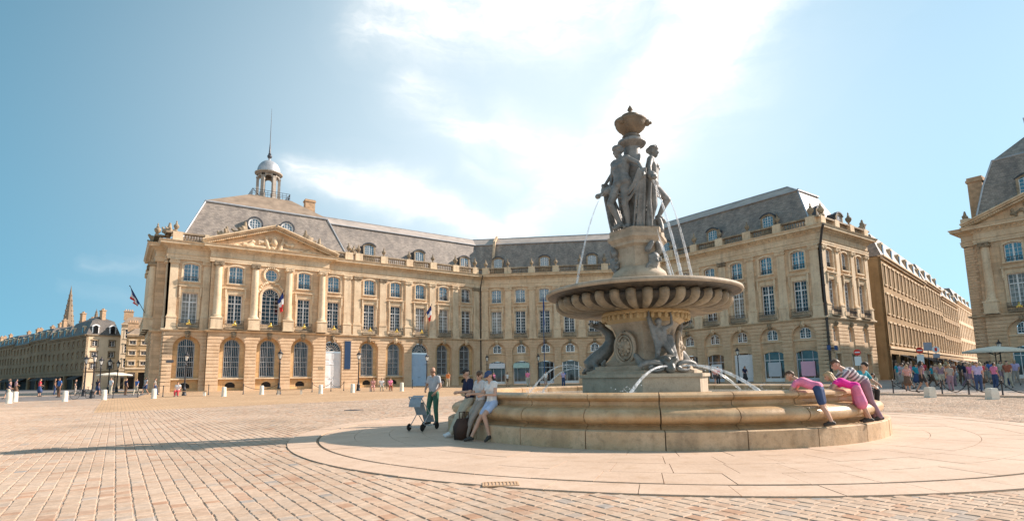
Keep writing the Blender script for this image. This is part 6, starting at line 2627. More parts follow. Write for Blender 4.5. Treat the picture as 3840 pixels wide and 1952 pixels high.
mb = MB(FE2)
e0, e1, ez = 1.0, 16.0, 20.6
for a, b in (((e0 - .6, 17.30), (8.6, ez - .25)), ((e1 + .6, 17.30), (8.6, ez - .25))):
    raking(mb, a, b, -.12, .12, -.4, .45)
    raking(mb, a, b, .122, .30, -.4, .86)
    raking(mb, a, b, .302, .46, -.4, 1.06)
mb.build('pediment', M['limestone_trim'], rpal)
MB(FE2).prism([(e0, 17.31), (e1, 17.31), (8.6, ez - .3)], -.6, .02).build('tympanum', M['limestone'], rpal)
mb = MB(FE2)
for k in range(36):
    t = (k + .5) / 36
    for s in (-1, 1):
        mb.box(8.6 + s * (1 - t) * 8 - .09, 8.6 + s * (1 - t) * 8 + .09, .2, .66, 17.32 + t * 2.85, 17.5 + t * 2.85)
mb.build('dentils', M['limestone_trim'], rpal, kind='stuff')
r_ = random.Random(9)
caps = []
for k in range(26):
    u = r_.uniform(4.6, 12.6)
    zmax = 17.5 + (1 - abs(u - 8.6) / 8) * 2.2
    p = FE2(u, .08, r_.uniform(17.5, zmax))
    caps.append((p, r_.uniform(.12, .22), tuple(Vector(p) + Vector((-.04, r_.uniform(-.5, .5), r_.uniform(-.2, .2)))), .12, 0))
link('pediment_relief', blob_mesh(caps, .08, [M['limestone_dark']], 1), rpal)
MB(FE).box(.1, 1.0, -.3, .45, 17.3, 18.5).build('balustrade_pier', M['limestone_trim'], rpal)
x, y, z = FE(.5, .1, 18.5)
trophy(x, y, z, .55, rpal, 31, spread=(.3, .3))
x, y, z = FE(3.4, .0, 18.2)
trophy(x, y, z, .75, rpal, 33, spread=(.3, .9))
mb = MB(FE)
a = [(1.0, -.6, 17.3), (34, -.6, 17.3), (34, -13, 17.3), (1.0, -13, 17.3)]
b = [(3.0, -2.6, 25.4), (32, -2.6, 25.4), (32, -11, 25.4), (3.0, -11, 25.4)]
c = [(6.0, -5.2, 28.3), (29, -5.2, 28.3), (29, -8.5, 28.3), (6.0, -8.5, 28.3)]
m1 = [(2.1, -1.7, 22.4), (32.9, -1.7, 22.4), (32.9, -11.9, 22.4), (2.1, -11.9, 22.4)]
q4 = lambda i: [(i, i + 1, i + 5, i + 4), (i + 1, i + 2, i + 6, i + 5), (i + 2, i + 3, i + 7, i + 6), (i + 3, i, i + 4, i + 7)]
mb.add(a + m1 + b + c, q4(0) + q4(4) + q4(8) + [(12, 13, 14, 15)])
ro = mb.build('roof', M['slate'], rpal)
mb = MB(FE)
for i in range(4):
    mb.bar(b[i], b[(i + 1) % 4], .12, 6)
mb.bar(a[0], m1[0], .1, 6)
mb.bar(m1[0], b[0], .1, 6)
mb.build('roof_flashing', M['zinc'], ro)
dormer(FE, 6.2, rpal, o=-1.0, z=20.4, w=1.7, h=1.9, back=-4)
for (u0, u1, o0, o1, zt) in ((.2, 1.6, -5.2, -3.6, 24.3), (.7, 1.5, -8.6, -7.4, 23.4)):
    mb = MB(FE)
    mb.box(u0, u1, o0, o1, 17.3, zt - .6)
    mb.box(u0 - .14, u1 + .14, o0 - .14, o1 + .14, zt - .6, zt - .3)
    mb.box(u0 - .04, u1 + .04, o0 - .04, o1 + .04, zt - .3, zt)
    mb.build('chimney', M['brick_chimney'], rpal)
mb = MB(FE)
for k in range(8):
    mb.bar((6.0 + k * .8, -5.2, 28.3), (6.0 + k * .8 - .15, -5.0, 30.2), .05, 4)
for z in (29.2, 30.1):
    mb.bar((5.9, -5.1, z), (12, -5.1, z), .05, 4)
mb.bar((6.0, -5.2, 28.3), (5.8, -5.0, 30.3), .12, 4, r2=.06)
mb.build('platform_railing', M['zinc'], rpal)
# ------------------------------------------------------------------ street furniture
ORD = ['first', 'second', 'third', 'fourth', 'fifth', 'sixth', 'seventh', 'eighth', 'ninth', 'tenth', 'eleventh', 'twelfth', 'thirteenth']


def bollard(x, y, h, label, group, square=False):
    mb = MB()
    z = gz(x, y)
    if square:
        mb.lathe([(.0, h), (.20, h), (.23, h - .03), (.25, h * .5), (.27, 0), (.27, -.05)], 4, (x, y, z), t0=R(20))
    else:
        mb.lathe([(.0, h + .01), (.13, h), (.165, h - .04), (.175, h * .5), (.185, 0.03), (.20, 0.0), (.2, -.05)], 18, (x, y, z))
    o = mb.build('bollard', M['bollard_stone'], smooth=True)
    tag(o, label, 'bollard', group)


BL = [(-6.24, 54.58), (-6.26, 57.71), (-3.03, 53.84), (-.68, 54.27), (2.53, 53.33), (7.35, 51.9), (10.51, 53.17), (14.53, 49.4), (17.22, 49.0), (21.6, 48.24)]
for k, (x, y) in enumerate(BL):
    bollard(x, y, .78, f'white stone bollard, {ORD[k]} from the left in the row before the palace', 'bollards along the palace side')
bollard(32.6, 10.35, .5, 'squat square stone bollard right of the fountain, nearer the basin', 'squat bollards on the street side', True)
bollard(32.3, 7.89, .5, 'squat square stone bollard by the crowd near the right edge', 'squat bollards on the street side', True)


def post(x, y, label, group, h=.95):
    z = gz(x, y)
    mb = MB()
    mb.lathe([(.06, -.02), (.06, .08), (.035, .12), (.03, h - .1), (.045, h - .08), (.045, h - .04), (.03, h), (0, h + .03)], 8, (x, y, z))
    o = mb.build('iron_post', M['iron'], smooth=True)
    tag(o, label, 'post', group)


def chain(a, b, label, h=.82, sag=.42):
    mb = MB()
    pts = []
    for k in range(11):
        t = k / 10
        x, y = a[0] + (b[0] - a[0]) * t, a[1] + (b[1] - a[1]) * t
        pts.append((x, y, gz(x, y) + h - sag * 4 * t * (1 - t)))
    mb.tube(pts, .022, 5)
    tag(mb.build('chain', M['iron']), label, 'chain', 'chains between the posts')


PL = [(-.12, 57.72), (1.58, 57.6), (3.37, 57.2), (6.89, 57.6), (9.49, 55.9), (12.3, 55.2), (15.32, 54.85), (17.35, 55.6), (18.59, 55.47), (24.0, 57.5), (27.5, 58.5)]
for k, (x, y) in enumerate(PL):
    post(x, y, f'thin dark iron post, {ORD[k]} from the left before the palace', 'iron posts before the palace')
for a, b, n in ((4, 5, 'before the third arched window'), (6, 7, 'left of the white palace door'), (7, 8, 'right across the white palace door')):
    chain(PL[a], PL[b], f'black chain hung between iron posts {n}')
PR = [(34.4, 12.6), (34.4, 10.39), (34.7, 9.37), (34.89, 8.11), (34.9, 6.6)]
for k, (x, y) in enumerate(PR):
    post(x, y, f'black iron post on the street edge right of the fountain, {ORD[k]} from the fountain', 'iron posts on the street edge', .8)
for k in range(4):
    chain(PR[k], PR[k + 1], f'sagging black chain on the street edge, {ORD[k]} from the fountain', .7, .5)


def lamp_proto():
    root = empty('street_lamp', (0, 0, 0))
    mb = MB()
    mb.lathe([(.20, 0), (.20, .10), (.16, .16), (.15, .5), (.17, .55), (.10, .66), (.075, .8), (.06, 1.0), (.055, 2.7), (.08, 2.74), (.05, 2.8), (.04, 3.02), (.09, 3.06), (.05, 3.1)], 10)
    for s in (-1, 1):
        mb.bar((0, 0, 2.66), (s * .3, 0, 2.66), .02, 5)
    mb.build('post', M['iron'], root, smooth=True, world=False)
    mb = MB()
    q = math.pi / 4
    for k in range(4):
        t = q + k * math.pi / 2
        mb.bar((.10 * math.cos(t), .10 * math.sin(t), 3.1), (.21 * math.cos(t), .21 * math.sin(t), 3.56), .016, 4)
    mb.lathe([(.12, 3.08), (.12, 3.12), (0, 3.12)], 4, t0=q)
    mb.lathe([(.26, 3.55), (.26, 3.59), (.17, 3.66), (.15, 3.72), (.08, 3.76), (.05, 3.83), (.07, 3.87), (.02, 3.97), (0, 4.0)], 8, t0=q)
    ln = mb.build('lantern', M['iron'], root, world=False)
    mb = MB()
    mb.lathe([(.095, 3.125), (.195, 3.545), (0, 3.55)], 4, t0=q)
    mb.build('glass', M['lamp_glass'], ln, world=False)
    return root


lamp0 = lamp_proto()
LAMPS = [(-1.62, 60.76, 'black street lamp standing nearest in the cluster left of the palace'), (-2.46, 68.0, 'black street lamp second in the cluster left of the palace'),
         (-1.4, 73.5, 'black street lamp third in the cluster left of the palace'), (-.7, 79.0, 'black street lamp fourth in the cluster left of the palace'),
         (.1, 84.5, 'black street lamp farthest in the cluster left of the palace'), (5.04, 58.25, 'black street lamp before the leftmost arched palace window'),
         (11.71, 52.16, 'black street lamp before the middle of the left pavilion'), (19.46, 53.76, 'black street lamp between the blue banner and the arched windows'),
         (28.9, 57.69, 'black street lamp beside the pale blue palace door'), (37.51, 58.3, 'black street lamp before the inner corner of the palace'),
         (42.72, 54.53, 'black street lamp before the shop doorway left of the fountain'), (49.75, 52.55, 'black street lamp just left of the fountain stem'),
         (56.07, 35.5, 'black street lamp before the shuttered shop right of the fountain'), (70.5, 16.2, 'black street lamp before the right edge pavilion')]
for k, (x, y, lb) in enumerate(LAMPS):
    o = lamp0 if k == 0 else copy_tree(lamp0)
    o.location = (x, y, gz(x, y))
    o.rotation_euler = (0, 0, .3 * k)
    tag(o, lb, 'street lamp', 'lantern street lamps')


def bench(x, y, rz, L, label):
    root = empty('bench', (x, y, gz(x, y)), label, 'bench', 'benches before the palace', rz)
    for s in (-1, 1):
        MB().box(s * (L / 2 - .25) - .09, s * (L / 2 - .25) + .09, -.2, .2, -.02, .40).build('leg', M['bollard_stone'], root, world=False)
    for k in range(4):
        MB().box(-L / 2, L / 2, -.25 + k * .13, -.14 + k * .13, .40, .46).build('slat', M['wood_bench'], root, world=False)


bench(5.3, 55.6, -.25, 2.6, 'wooden bench on stone legs left, under the leftmost lamp')
bench(12.2, 50.3, -.25, 2.3, 'wooden bench on stone legs before the left pavilion')
bench(20.3, 50.0, -.3, 2.4, 'wooden bench with three people before the arched windows')


def flag(x, y, z, pole, cloth_h, label, name='flag'):
    root = empty(name, (x, y, z), label, 'flag', 'tricolour flags')
    mb = MB()
    p = Vector(pole)
    mb.bar((0, 0, 0), tuple(p), .035, 6)
    mb.ball(tuple(p), .07, 6, 4)
    mb.build('pole', M['iron'], root, world=False)
    n, m = 9, 7
    for k, mt in enumerate(('flag_blue', 'flag_white', 'flag_red')):
        vs = []
        for j in range(m):                            # along the fly, falling from the pole
            q = (k + j / (m - 1)) / 3
            for i in range(n):                        # along the hoist
                t = i / (n - 1)
                a = p * (.96 - .46 * t * (1 - .45 * q))
                fold = .11 * math.sin(11 * t + 4 * q) * (.3 + q)
                vs.append((a.x + .10 * q + fold, a.y + .25 * q + fold * .6, a.z - cloth_h * q * (1 - .12 * t)))
        fs = [(j * n + i, j * n + i + 1, (j + 1) * n + i + 1, (j + 1) * n + i) for j in range(m - 1) for i in range(n - 1)]
        MB().add(vs, fs).build('stripe', M[mt], root, world=False, smooth='all')


x, y, z = FA2(15.15, .3, 9.8)
flag(x, y, z, (1.0, -1.2, 2.3), 2.3, 'blue white and red flag hanging from the tall central window of the left pavilion')
x, y, z = FA(35.95, .2, 9.6)
flag(x, y, z, (1.0, -1.2, 2.3), 2.2, 'blue white and red flag above the pale blue palace door')
x, y, z = 2.9, YA + 8, Z0 + 8.6
flag(x, y, z, (-2.3, -.8, 4.2), 1.3, 'furled flag on a slanting pole at the palace flank facing the quay')
mb = MB(FA)
mb.box(24.66, 25.48, .10, .14, 2.5, 6.2)
mb.box(24.6, 25.54, .06, .16, 6.2, 6.27)
tag(mb.build('banner', M['banner_blue']), 'tall dark blue banner hanging beside the white palace door', 'banner')

# lamp standard with street plates and signs at the corner of the palace
mb = MB()
for (u, w) in ((-1.15, .85), (.35, .75)):
    x0 = XC - .3 + u
    mb.box(x0, x0 + w, YEND - .50, YEND - .46, Z0 + 3.45, Z0 + 3.95)
tag(mb.build('street_sign', M['sign_blue']), 'two blue street name plates on the corner drain pipe', 'street sign') if False else None
for k, (u, w, lb) in enumerate(((-1.25, .85, 'blue street name plate left of the corner drain pipe'), (.4, .75, 'blue street name plate right of the corner drain pipe'))):
    x0 = XC - .1 + u
    root = empty('street_sign', (x0, YEND - .45, Z0 + 3.4), lb, 'street sign', 'street name plates')
    MB().box(x0, x0 + w, YEND - .50, YEND - .47, Z0 + 3.4, Z0 + 3.9).build('plate', M['sign_blue'], root)
    MB().box(x0 + (0 if u > 0 else w - .05), x0 + (.05 if u > 0 else w), YEND - .46, YEND - .1, Z0 + 3.6, Z0 + 3.65).build('bracket', M['iron'], root)


def disc_sign(x, y, h, label, facing, kind):
    z = gz(x, y)
    root = empty('road_sign', (x, y, z), label, 'road sign', None, facing)
    MB().bar((0, .04, 0), (0, .04, h + .3), .035, 6).build('pole', M['iron'], root, world=False)
    mb = MB()
    if kind == 'noentry':
        n = 24
        mb.add([(.32 * math.cos(2 * math.pi * k / n), -.01, h + .32 * math.sin(2 * math.pi * k / n)) for k in range(n)] +
               [(.32 * math.cos(2 * math.pi * k / n), .012, h + .32 * math.sin(2 * math.pi * k / n)) for k in range(n)],
               [tuple(range(n)), tuple(range(2 * n - 1, n - 1, -1))] + [(k, (k + 1) % n, n + (k + 1) % n, n + k) for k in range(n)])
        d = mb.build('disc', M['sign_red'], root, world=False)
        MB().box(-.23, .23, -.018, -.012, h - .055, h + .055).build('bar', M['sign_white'], d, world=False)
        MB().box(-.3, .3, -.01, .012, h - 1.35, h - .42).build('panel', M['sign_white'], root, world=False)
    elif kind == 'panel':
        MB().box(-.35, .35, -.01, .015, h - .5, h + .3).build('panel', M['sign_grey'], root, world=False)
    else:
        n = 20
        mb.lathe([(.3, -.01), (.3, .01), (0, .01)], n)
        mb.v = [(a, c, h + b) for a, b, c in mb.v]
        d = mb.build('disc', M['sign_white'], root, world=False)
        MB().box(-.09, .09, -.03, -.015, h - .16, h + .16).build('bar', M['sign_red'], d, world=False)
        MB().box(-.26, .26, -.02, .02, h - .8, h - .4).build('panel', M['sign_grey'], root, world=False)


fa = R(-58)
disc_sign(61.2, 25.3, 3.0, 'red no entry sign over a white panel by the palace corner', fa, 'noentry')
disc_sign(66.5, 21.6, 3.1, 'red no entry sign before the street houses right of the palace', fa, 'noentry')
disc_sign(65.0, 20.4, 3.5, 'grey square sign on a pole at the side street corner', fa, 'panel')
disc_sign(62.5, 19.0, 3.0, 'round white sign with a red bar at the side street corner', fa, 'round')


# parasols of the cafe terrace
def parasol(x, y, r, h, label):
    z = gz(x, y)
    root = empty('parasol', (x, y, z), label, 'parasol')
    mb = MB()
    mb.lathe([(.3, 0), (.3, .08), (.04, .1), (.035, h + .1)], 10, (0, 0, 0))
    mb.build('pole', M['iron'], root, world=False)
    mb = MB()
    mb.lathe([(.03, h + .28), (r * .5, h + .14), (r, h - .12), (r * 1.002, h - .28), (r * .99, h - .14), (r * .5, h + .10)], 8, t0=.3)
    mb.build('canopy', M['parasol_cloth'], root, world=False)
    mb = MB()
    for k in range(8):
        t = .3 + 2 * math.pi * k / 8
        mb.bar((0, 0, h - .5), (r * .55 * math.cos(t), r * .55 * math.sin(t), h + .08), .02, 4)
    mb.build('ribs', M['iron'], root, world=False, kind='stuff')


parasol(60.4, 14.2, 2.2, 2.75, 'large cream parasol of the cafe terrace near the right edge')
parasol(61.5, 10.2, 2.2, 2.75, 'cream parasol cut by the right edge')
parasol(-.2, 108, 2.4, 2.6, 'cream parasol of the terrace in front of the pale corner house')


# cars parked along the side street
def car_mesh(paint):
    prof = [(-2.1, .35), (-2.15, .62), (-1.95, .86), (-1.2, .95), (-.55, 1.42), (.75, 1.46), (1.55, 1.05), (2.05, .92), (2.12, .55), (2.05, .32)]
    mb = MB()
    n = len(prof)
    W_ = (.78, .84, .84, .80, .62, .60, .78, .80, .80, .78)
    vs = []
    for s in (-1, 1):
        vs += [(x, s * w, z) for (x, z), w in zip(prof, W_)]
    fs = [tuple(range(n)), tuple(range(2 * n - 1, n - 1, -1))] + [(k, (k + 1) % n, n + (k + 1) % n, n + k) for k in range(n)]
    mb.add(vs, fs)
    return mb


def car(x, y, rz, paint, label):
    z = gz(x, y)
    root = empty('parked_car', (x, y, z), label, 'car', 'cars parked along the side street', rz)
    o = car_mesh(paint).build('body', M[paint], root, world=False)
    bv = o.modifiers.new('b', 'BEVEL')
    bv.width = .08
    bv.segments = 3
    o.data.polygons.foreach_set('use_smooth', [True] * len(o.data.polygons))
    for s in (-1, 1):
        MB().add([(-1.0, s * .755, 1.0), (-.5, s * .665, 1.36), (.7, s * .645, 1.40), (1.35, s * .79, 1.06)], [(0, 1, 2, 3)]).build('side_window', M['glass'], root, world=False)
        for xx in (-1.35, 1.35):
            mb = MB()
            mb.lathe([(0, -.1), (.30, -.1), (.33, -.06), (.33, .08), (.28, .1), (0, .1)], 16)
            mb.v = [(xx + a, s * .76 + c * s, .33 + b) for a, b, c in mb.v]
            w = mb.build('wheel', M['rubber'], root, world=False)
            mb = MB()
            mb.lathe([(0, .105), (.2, .108), (.2, .1)], 12)
            mb.v = [(xx + a, s * .76 + c * s, .33 + b) for a, b, c in mb.v]
            mb.build('rim', M['car_silver'], w, world=False)
        MB().box(-2.16, -2.08, *sorted((s * .5, s * .72)), .6, .74).build('headlight', M['lamp_glass'], root, world=False)
    MB().add([(-1.17, -.70, .99), (-1.17, .70, .99), (-.60, .57, 1.40), (-.60, -.57, 1.40)], [(0, 1, 2, 3)]).build('windscreen', M['glass'], root, world=False)


car(64.5, 19.2, .6, 'car_silver', 'silver car nearest in the row parked by the side street')
car(68.3, 20.2, .5, 'car_silver', 'silver car second in the row parked by the side street')
car(72.6, 20.9, .4, 'car_silver', 'silver car third in the row parked by the side street')
car(77.0, 23.0, .3, 'car_dark', 'dark car at the far end of the parked row in the side street')


# bicycles leaning near the quay
def bicycle(x, y, rz, label):
    z = gz(x, y)
    root = empty('bicycle', (x, y, z), label, 'bicycle', 'bicycles by the square', rz)
    for xx in (-.52, .52):
        mb = MB()
        mb.tube([(xx + .33 * math.cos(t), 0, .34 + .33 * math.sin(t)) for t in [2 * math.pi * k / 18 for k in range(19)]], .018, 5, cap=False)
        for k in range(6):
            t = math.pi * k / 6
            mb.bar((xx - .32 * math.cos(t), 0, .34 - .32 * math.sin(t)), (xx + .32 * math.cos(t), 0, .34 + .32 * math.sin(t)), .004, 3)
        mb.build('wheel', M['rubber'], root, world=False)
    mb = MB()
    for a, b in (((-.52, .34), (-.15, .78)), ((-.52, .34), (-.05, .32)), ((-.05, .32), (-.18, .86)), ((-.16, .78), (.38, .80)), ((-.05, .32), (.40, .72)), ((.36, .95), (.52, .34))):
        mb.bar((a[0], 0, a[1]), (b[0], 0, b[1]), .018, 5)
    mb.bar((.36, -.26, .98), (.36, .26, .98), .015, 5)
    mb.build('frame', M['iron'], root, world=False)
    MB().ball((-.19, 0, .90), (.13, .07, .04), 8, 5).build('saddle', M['rubber'], root, world=False)


bicycle(-2.2, 58.6, .4, 'dark bicycle parked beside the lamp cluster on the left')
bicycle(31.0, 57.8, .8, 'bicycle leaning before the arched windows right of the pale blue door')
bicycle(29.3, 12.8, -.4, 'bicycle standing by the bench right of the fountain')


# brown bag on the ground between the people at the basin
def bag(x, y, z, rz):
    root = empty('bag', (x, y, z), 'dark brown bag standing on the ground between the people leaning on the basin', 'bag', None, rz)
    clothes('bag_brown', (.06, .03, .02), .7)
    mb = MB()
    mb.add([(-.2, -.12, 0), (.2, -.12, 0), (.2, .12, 0), (-.2, .12, 0), (-.22, -.14, .3), (.22, -.14, .3), (.22, .14, .3), (-.22, .14, .3), (-.17, -.06, .48), (.17, -.06, .48), (.17, .06, .48), (-.17, .06, .48)],
           [(0, 3, 2, 1), (0, 1, 5, 4), (1, 2, 6, 5), (2, 3, 7, 6), (3, 0, 4, 7), (4, 5, 9, 8), (5, 6, 10, 9), (6, 7, 11, 10), (7, 4, 8, 11), (8, 9, 10, 11)])
    mb.build('body', M['bag_brown'], root, world=False, smooth='all')
    for s in (-1, 1):
        MB().tube([(-.1, s * .05, .46), (-.09, s * .06, .62), (.09, s * .06, .62), (.1, s * .05, .46)], .014, 5).build('strap', M['bag_brown'], root, world=False)


bag(*pol(-45.0, 5.98, .012), .3)


def stroller(x, y, rz):
    root = empty('stroller', (x, y, 0.012), 'light folding stroller with pale seat beside the standing man', 'stroller', None, rz)
    clothes('stroller_cloth', (.30, .34, .38), .8)
    root.scale = (.9, .9, .9)
    mb = MB()
    for s in (-1, 1):
        mb.bar((s * .22, -.45, 1.02), (s * .22, .42, .12), .014, 6)
        mb.bar((s * .22, -.38, .12), (s * .22, .10, .58), .014, 6)
    mb.bar((-.22, -.45, 1.02), (.22, -.45, 1.02), .018, 6)
    mb.bar((-.22, -.36, .12), (.22, -.36, .12), .012, 6)
    mb.bar((-.22, .40, .12), (.22, .40, .12), .012, 6)
    mb.build('frame', M['iron_light'], root, world=False)
    mb = MB()
    mb.add([(-.2, -.28, .86), (.2, -.28, .86), (.2, -.06, .46), (-.2, -.06, .46), (.2, .26, .44), (-.2, .26, .44), (.2, .36, .22), (-.2, .36, .22)],
           [(0, 1, 2, 3), (3, 2, 4, 5), (5, 4, 6, 7)])
    mb.build('seat', M['stroller_cloth'], root, world=False)
    mb = MB()
    n = 8
    vs = []
    for k in range(n + 1):
        t = math.pi * .62 * k / n
        vs += [(s * .21, -.16 - .30 * math.cos(t), .72 + .34 * math.sin(t)) for s in (-1, 1)]
    mb.add(vs, [(2 * k, 2 * k + 1, 2 * k + 3, 2 * k + 2) for k in range(n)])
    mb.build('hood', M['stroller_cloth'], root, world=False, smooth='all')
    for s in (-1, 1):
        for yy in (-.38, .42):
            mb = MB()
            mb.lathe([(0, -.02), (.10, -.02), (.115, 0), (.10, .02), (0, .02)], 12)
            mb.v = [(s * .24 + c, yy + a, .115 + b) for a, b, c in mb.v]
            mb.build('wheel', M['rubber'], root, world=False)


stroller(7.0, 14.2, R(-60))

# drain grate at the edge of the slab ring
mb = MB()
for k in range(9):
    mb.box(-.34 + k * .08, -.30 + k * .08, -.16, .16, -.01, .008)
mb.box(-.40, .40, -.20, -.16, -.01, .009)
mb.box(-.40, .40, .16, .20, -.01, .009)
mb.box(-.40, -.36, -.16, .16, -.01, .009)
mb.box(.36, .40, -.16, .16, -.01, .009)
gr = mb.build('drain_grate', M['brick_chimney'])
gr.location = (4.22, 6.25, .013)
gr.rotation_euler = (0, 0, R(-32))
gr.scale = (.6, .7, 1)
tag(gr, 'rusty drain grate in the paving at the edge of the slab ring', 'drain grate')

# mast before the inner wing
x, y, z = FB(10.05, 1.2, 0)
root = empty('flag_mast', (x, y, gz(x, y)), 'thin dark blue mast with furled flag before the shop doorway', 'mast')
MB().lathe([(.09, 0), (.07, 1.0), (.05, 9.0), (.03, 13.6), (.07, 13.66), (0, 13.76)], 8).build('pole', M['sign_blue'], root, world=False, smooth=True)
MB().tube([(.05, 0, 13.2), (.09, -.05, 12.0), (.07, .02, 10.6), (.10, -.03, 9.2), (.05, 0, 8.4)], [.04, .10, .08, .11, .03], 7).build('furled_flag', M['flag_blue'], root, world=False, smooth='all')
# ------------------------------------------------------------------ people
C_ = clothes
C_('c_grey', (.42, .42, .44)); C_('c_green', (.045, .13, .09)); C_('c_navy', (.012, .016, .05)); C_('c_beige', (.48, .43, .33)); C_('c_white', (.74, .72, .70))
C_('c_pale', (.56, .55, .55)); C_('c_denim', (.42, .52, .72)); C_('c_jean', (.04, .07, .16)); C_('c_red', (.62, .06, .08)); C_('c_pink', (.78, .22, .36)); C_('c_hot', (.82, .03, .32))
C_('c_teal', (.02, .28, .36)); C_('c_dark', (.03, .028, .03)); C_('c_brown', (.14, .08, .05)); C_('c_orange', (.70, .22, .06)); C_('c_lilac', (.46, .38, .58)); C_('c_mauve', (.28, .18, .22))
C_('c_blue', (.06, .14, .36)); C_('c_rose', (.60, .30, .26)); C_('c_stone', (.34, .30, .26)); C_('c_rust', (.36, .11, .06))


def stripes():
    m, g, b = new_mat('c_stripe')
    tc = g.node('ShaderNodeTexCoord')
    sp = g.node('ShaderNodeSeparateXYZ')
    g.link(tc.outputs['Object'], sp.inputs[0])
    w = g.math('FRACT', g.math('MULTIPLY', g.math('ADD', sp.outputs[1], sp.outputs[2]), 9.0))
    g.link(g.mix(g.math('GREATER_THAN', w, .5), (.62, .60, .60), (.17, .15, .16)), b.inputs['Base Color'])
    b.inputs['Roughness'].default_value = .8


stripes()

# at the left of the basin: positions round the fountain, th degrees from the viewer side
stand_relax = dict(anR=(.13, .05, .085), toR=(.17, .2, .04), knR=(.13, .08, .5), elR=(.26, .02, 1.15), haR=(.14, .22, 1.05), elL=(-.26, .0, 1.15), haL=(-.20, .17, .98), head=(0, .05, 1.60), look=(0, 1, -.3))
person('man standing by the stroller in grey t-shirt and dark green trousers', 8.05, 15.6, .012, 205, ('skin_tan', 'c_grey', 'c_green', 'hair_brown', 'shoe_dark'), stand_relax, 1.76, .012, hair='bald')


def lean(th, feet_out, extra=None, lean_r=5.60):
    """sitting back against the basin lip; local y points outwards"""
    p = dict(pelvis=(0, .03, .86), waist=(0, .03, 1.02), chest=(0, .05, 1.20), neck=(0, .06, 1.36), head=(0, .11, 1.50), look=(0, 1, -.55),
             shR=(.18, .05, 1.32), elR=(.25, .10, 1.06), haR=(.10, .30, 1.04), shL=(-.18, .05, 1.32), elL=(-.25, .10, 1.06), haL=(-.08, .32, 1.06),
             hiR=(.09, .04, .84), knR=(.11, .30, .47), anR=(.10, feet_out, .085), toR=(.13, feet_out + .15, .04), hiL=(-.09, .04, .84), knL=(-.11, .33, .48), anL=(-.09, feet_out + .05, .085), toL=(-.12, feet_out + .2, .04))
    p.update(extra or {})
    return p


def at_basin(label, th, r, mats, pose, h, **kw):
    x, y, z = pol(th, r, .012)
    return person(label, x, y, z, CAMA + th, mats, pose, h, .012, **kw)


at_basin('young man in navy polo and beige trousers leaning on the basin, looking down', -51.5, 5.52, ('skin', 'c_navy', 'c_beige', 'hair_dark', 'shoe_white'), lean(0, .48), 1.74, hair='short', sleeve=.75)
at_basin('person in pale grey top and light trousers leaning between the two others at the basin', -45.0, 5.50, ('skin', 'c_pale', 'c_stone', 'hair_brown', 'shoe_dark'),
         lean(0, .42, dict(head=(-.06, .10, 1.50), look=(-.5, 1, -.4))), 1.68, hair='short', sleeve=.6)
at_basin('girl in white top, pale blue shorts and cap leaning on the basin', -39.5, 5.52, ('skin', 'c_white', 'c_denim', 'c_jean', 'shoe_dark'),
         lean(0, .56, dict(knL=(-.2, .40, .60), anL=(-.30, .32, .12), toL=(-.34, .46, .04), knR=(.10, .34, .46))), 1.66, hair='cap', sleeve=.35, leg=.3, female=True)


def bend(extra=None):
    """bending over the rim, feet on the plinth ledge; local y points inwards over the water"""
    p = dict(pelvis=(0, .0, .83), waist=(0, .13, .90), chest=(0, .31, .98), neck=(0, .46, 1.04), head=(0, .57, 1.12), look=(0, 1, -.45),
             shR=(.17, .42, .96), elR=(.22, .55, .76), haR=(.18, .70, .62), shL=(-.17, .42, .96), elL=(-.22, .55, .76), haL=(-.16, .68, .63),
             hiR=(.09, -.01, .80), knR=(.09, -.06, .43), anR=(.09, -.20, .085), toR=(.10, -.05, .03), hiL=(-.09, -.01, .80), knL=(-.10, -.08, .42), anL=(-.10, -.24, .085), toL=(-.11, -.09, .03))
    p.update(extra or {})
    return p


def on_rim(label, th, r, z, mats, pose, h, turn=0, **kw):
    x, y, _ = pol(th, r, 0)
    return person(label, x, y, z, CAMA + th + 180 + turn, mats, pose, h, .012, **kw)


on_rim('child in red top and navy shorts bending over the basin rim', 35.5, 5.62, .38, ('skin', 'c_pink', 'c_jean', 'hair_brown', 'shoe_dark'), bend(), 1.50, turn=28, sleeve=.4, leg=.36)
on_rim('girl in pink dress with hot pink bodice bending over the basin rim', 48.5, 5.62, .38, ('skin', 'c_hot', 'c_pink', 'hair_fair', 'shoe_dark'), bend(), 1.46, turn=30, sleeve=.2, leg=.4, female=True, hair='long', skirt=(LOW, .9, .035))
sit = dict(pelvis=(0, 0, .52), waist=(0, .04, .68), chest=(0, .10, .86), neck=(0, .16, 1.01), head=(0, .22, 1.15), look=(0, .9, -.6), shR=(.18, .12, .97), elR=(.24, .26, .74), haR=(.16, .46, .62),
           shL=(-.18, .12, .97), elL=(-.24, .26, .74), haL=(-.14, .48, .64), hiR=(.1, .03, .50), knR=(.13, .42, .46), anR=(.13, .42, .085), toR=(.15, .57, .04), hiL=(-.1, .03, .50), knL=(-.14, .42, .46), anL=(-.14, .38, .085), toL=(-.16, .53, .04))
on_rim('person in grey striped shirt stooping low over the basin rim behind the girl in pink', 56.5, 5.50, .36, ('skin', 'c_stripe', 'c_mauve', 'hair_brown', 'shoe_dark'), bend(dict(chest=(0, .26, 1.06), neck=(0, .40, 1.12), head=(0, .52, 1.22), shR=(.17, .35, 1.06), shL=(-.17, .35, 1.06))), 1.72, turn=35, sleeve=.9)
on_rim('child in teal top and dark trousers perched on the basin rim at the right', 70, 5.22, .58, ('skin', 'c_teal', 'c_dark', 'hair_dark', 'shoe_dark'), sit, 1.45, turn=150, sleeve=.7)

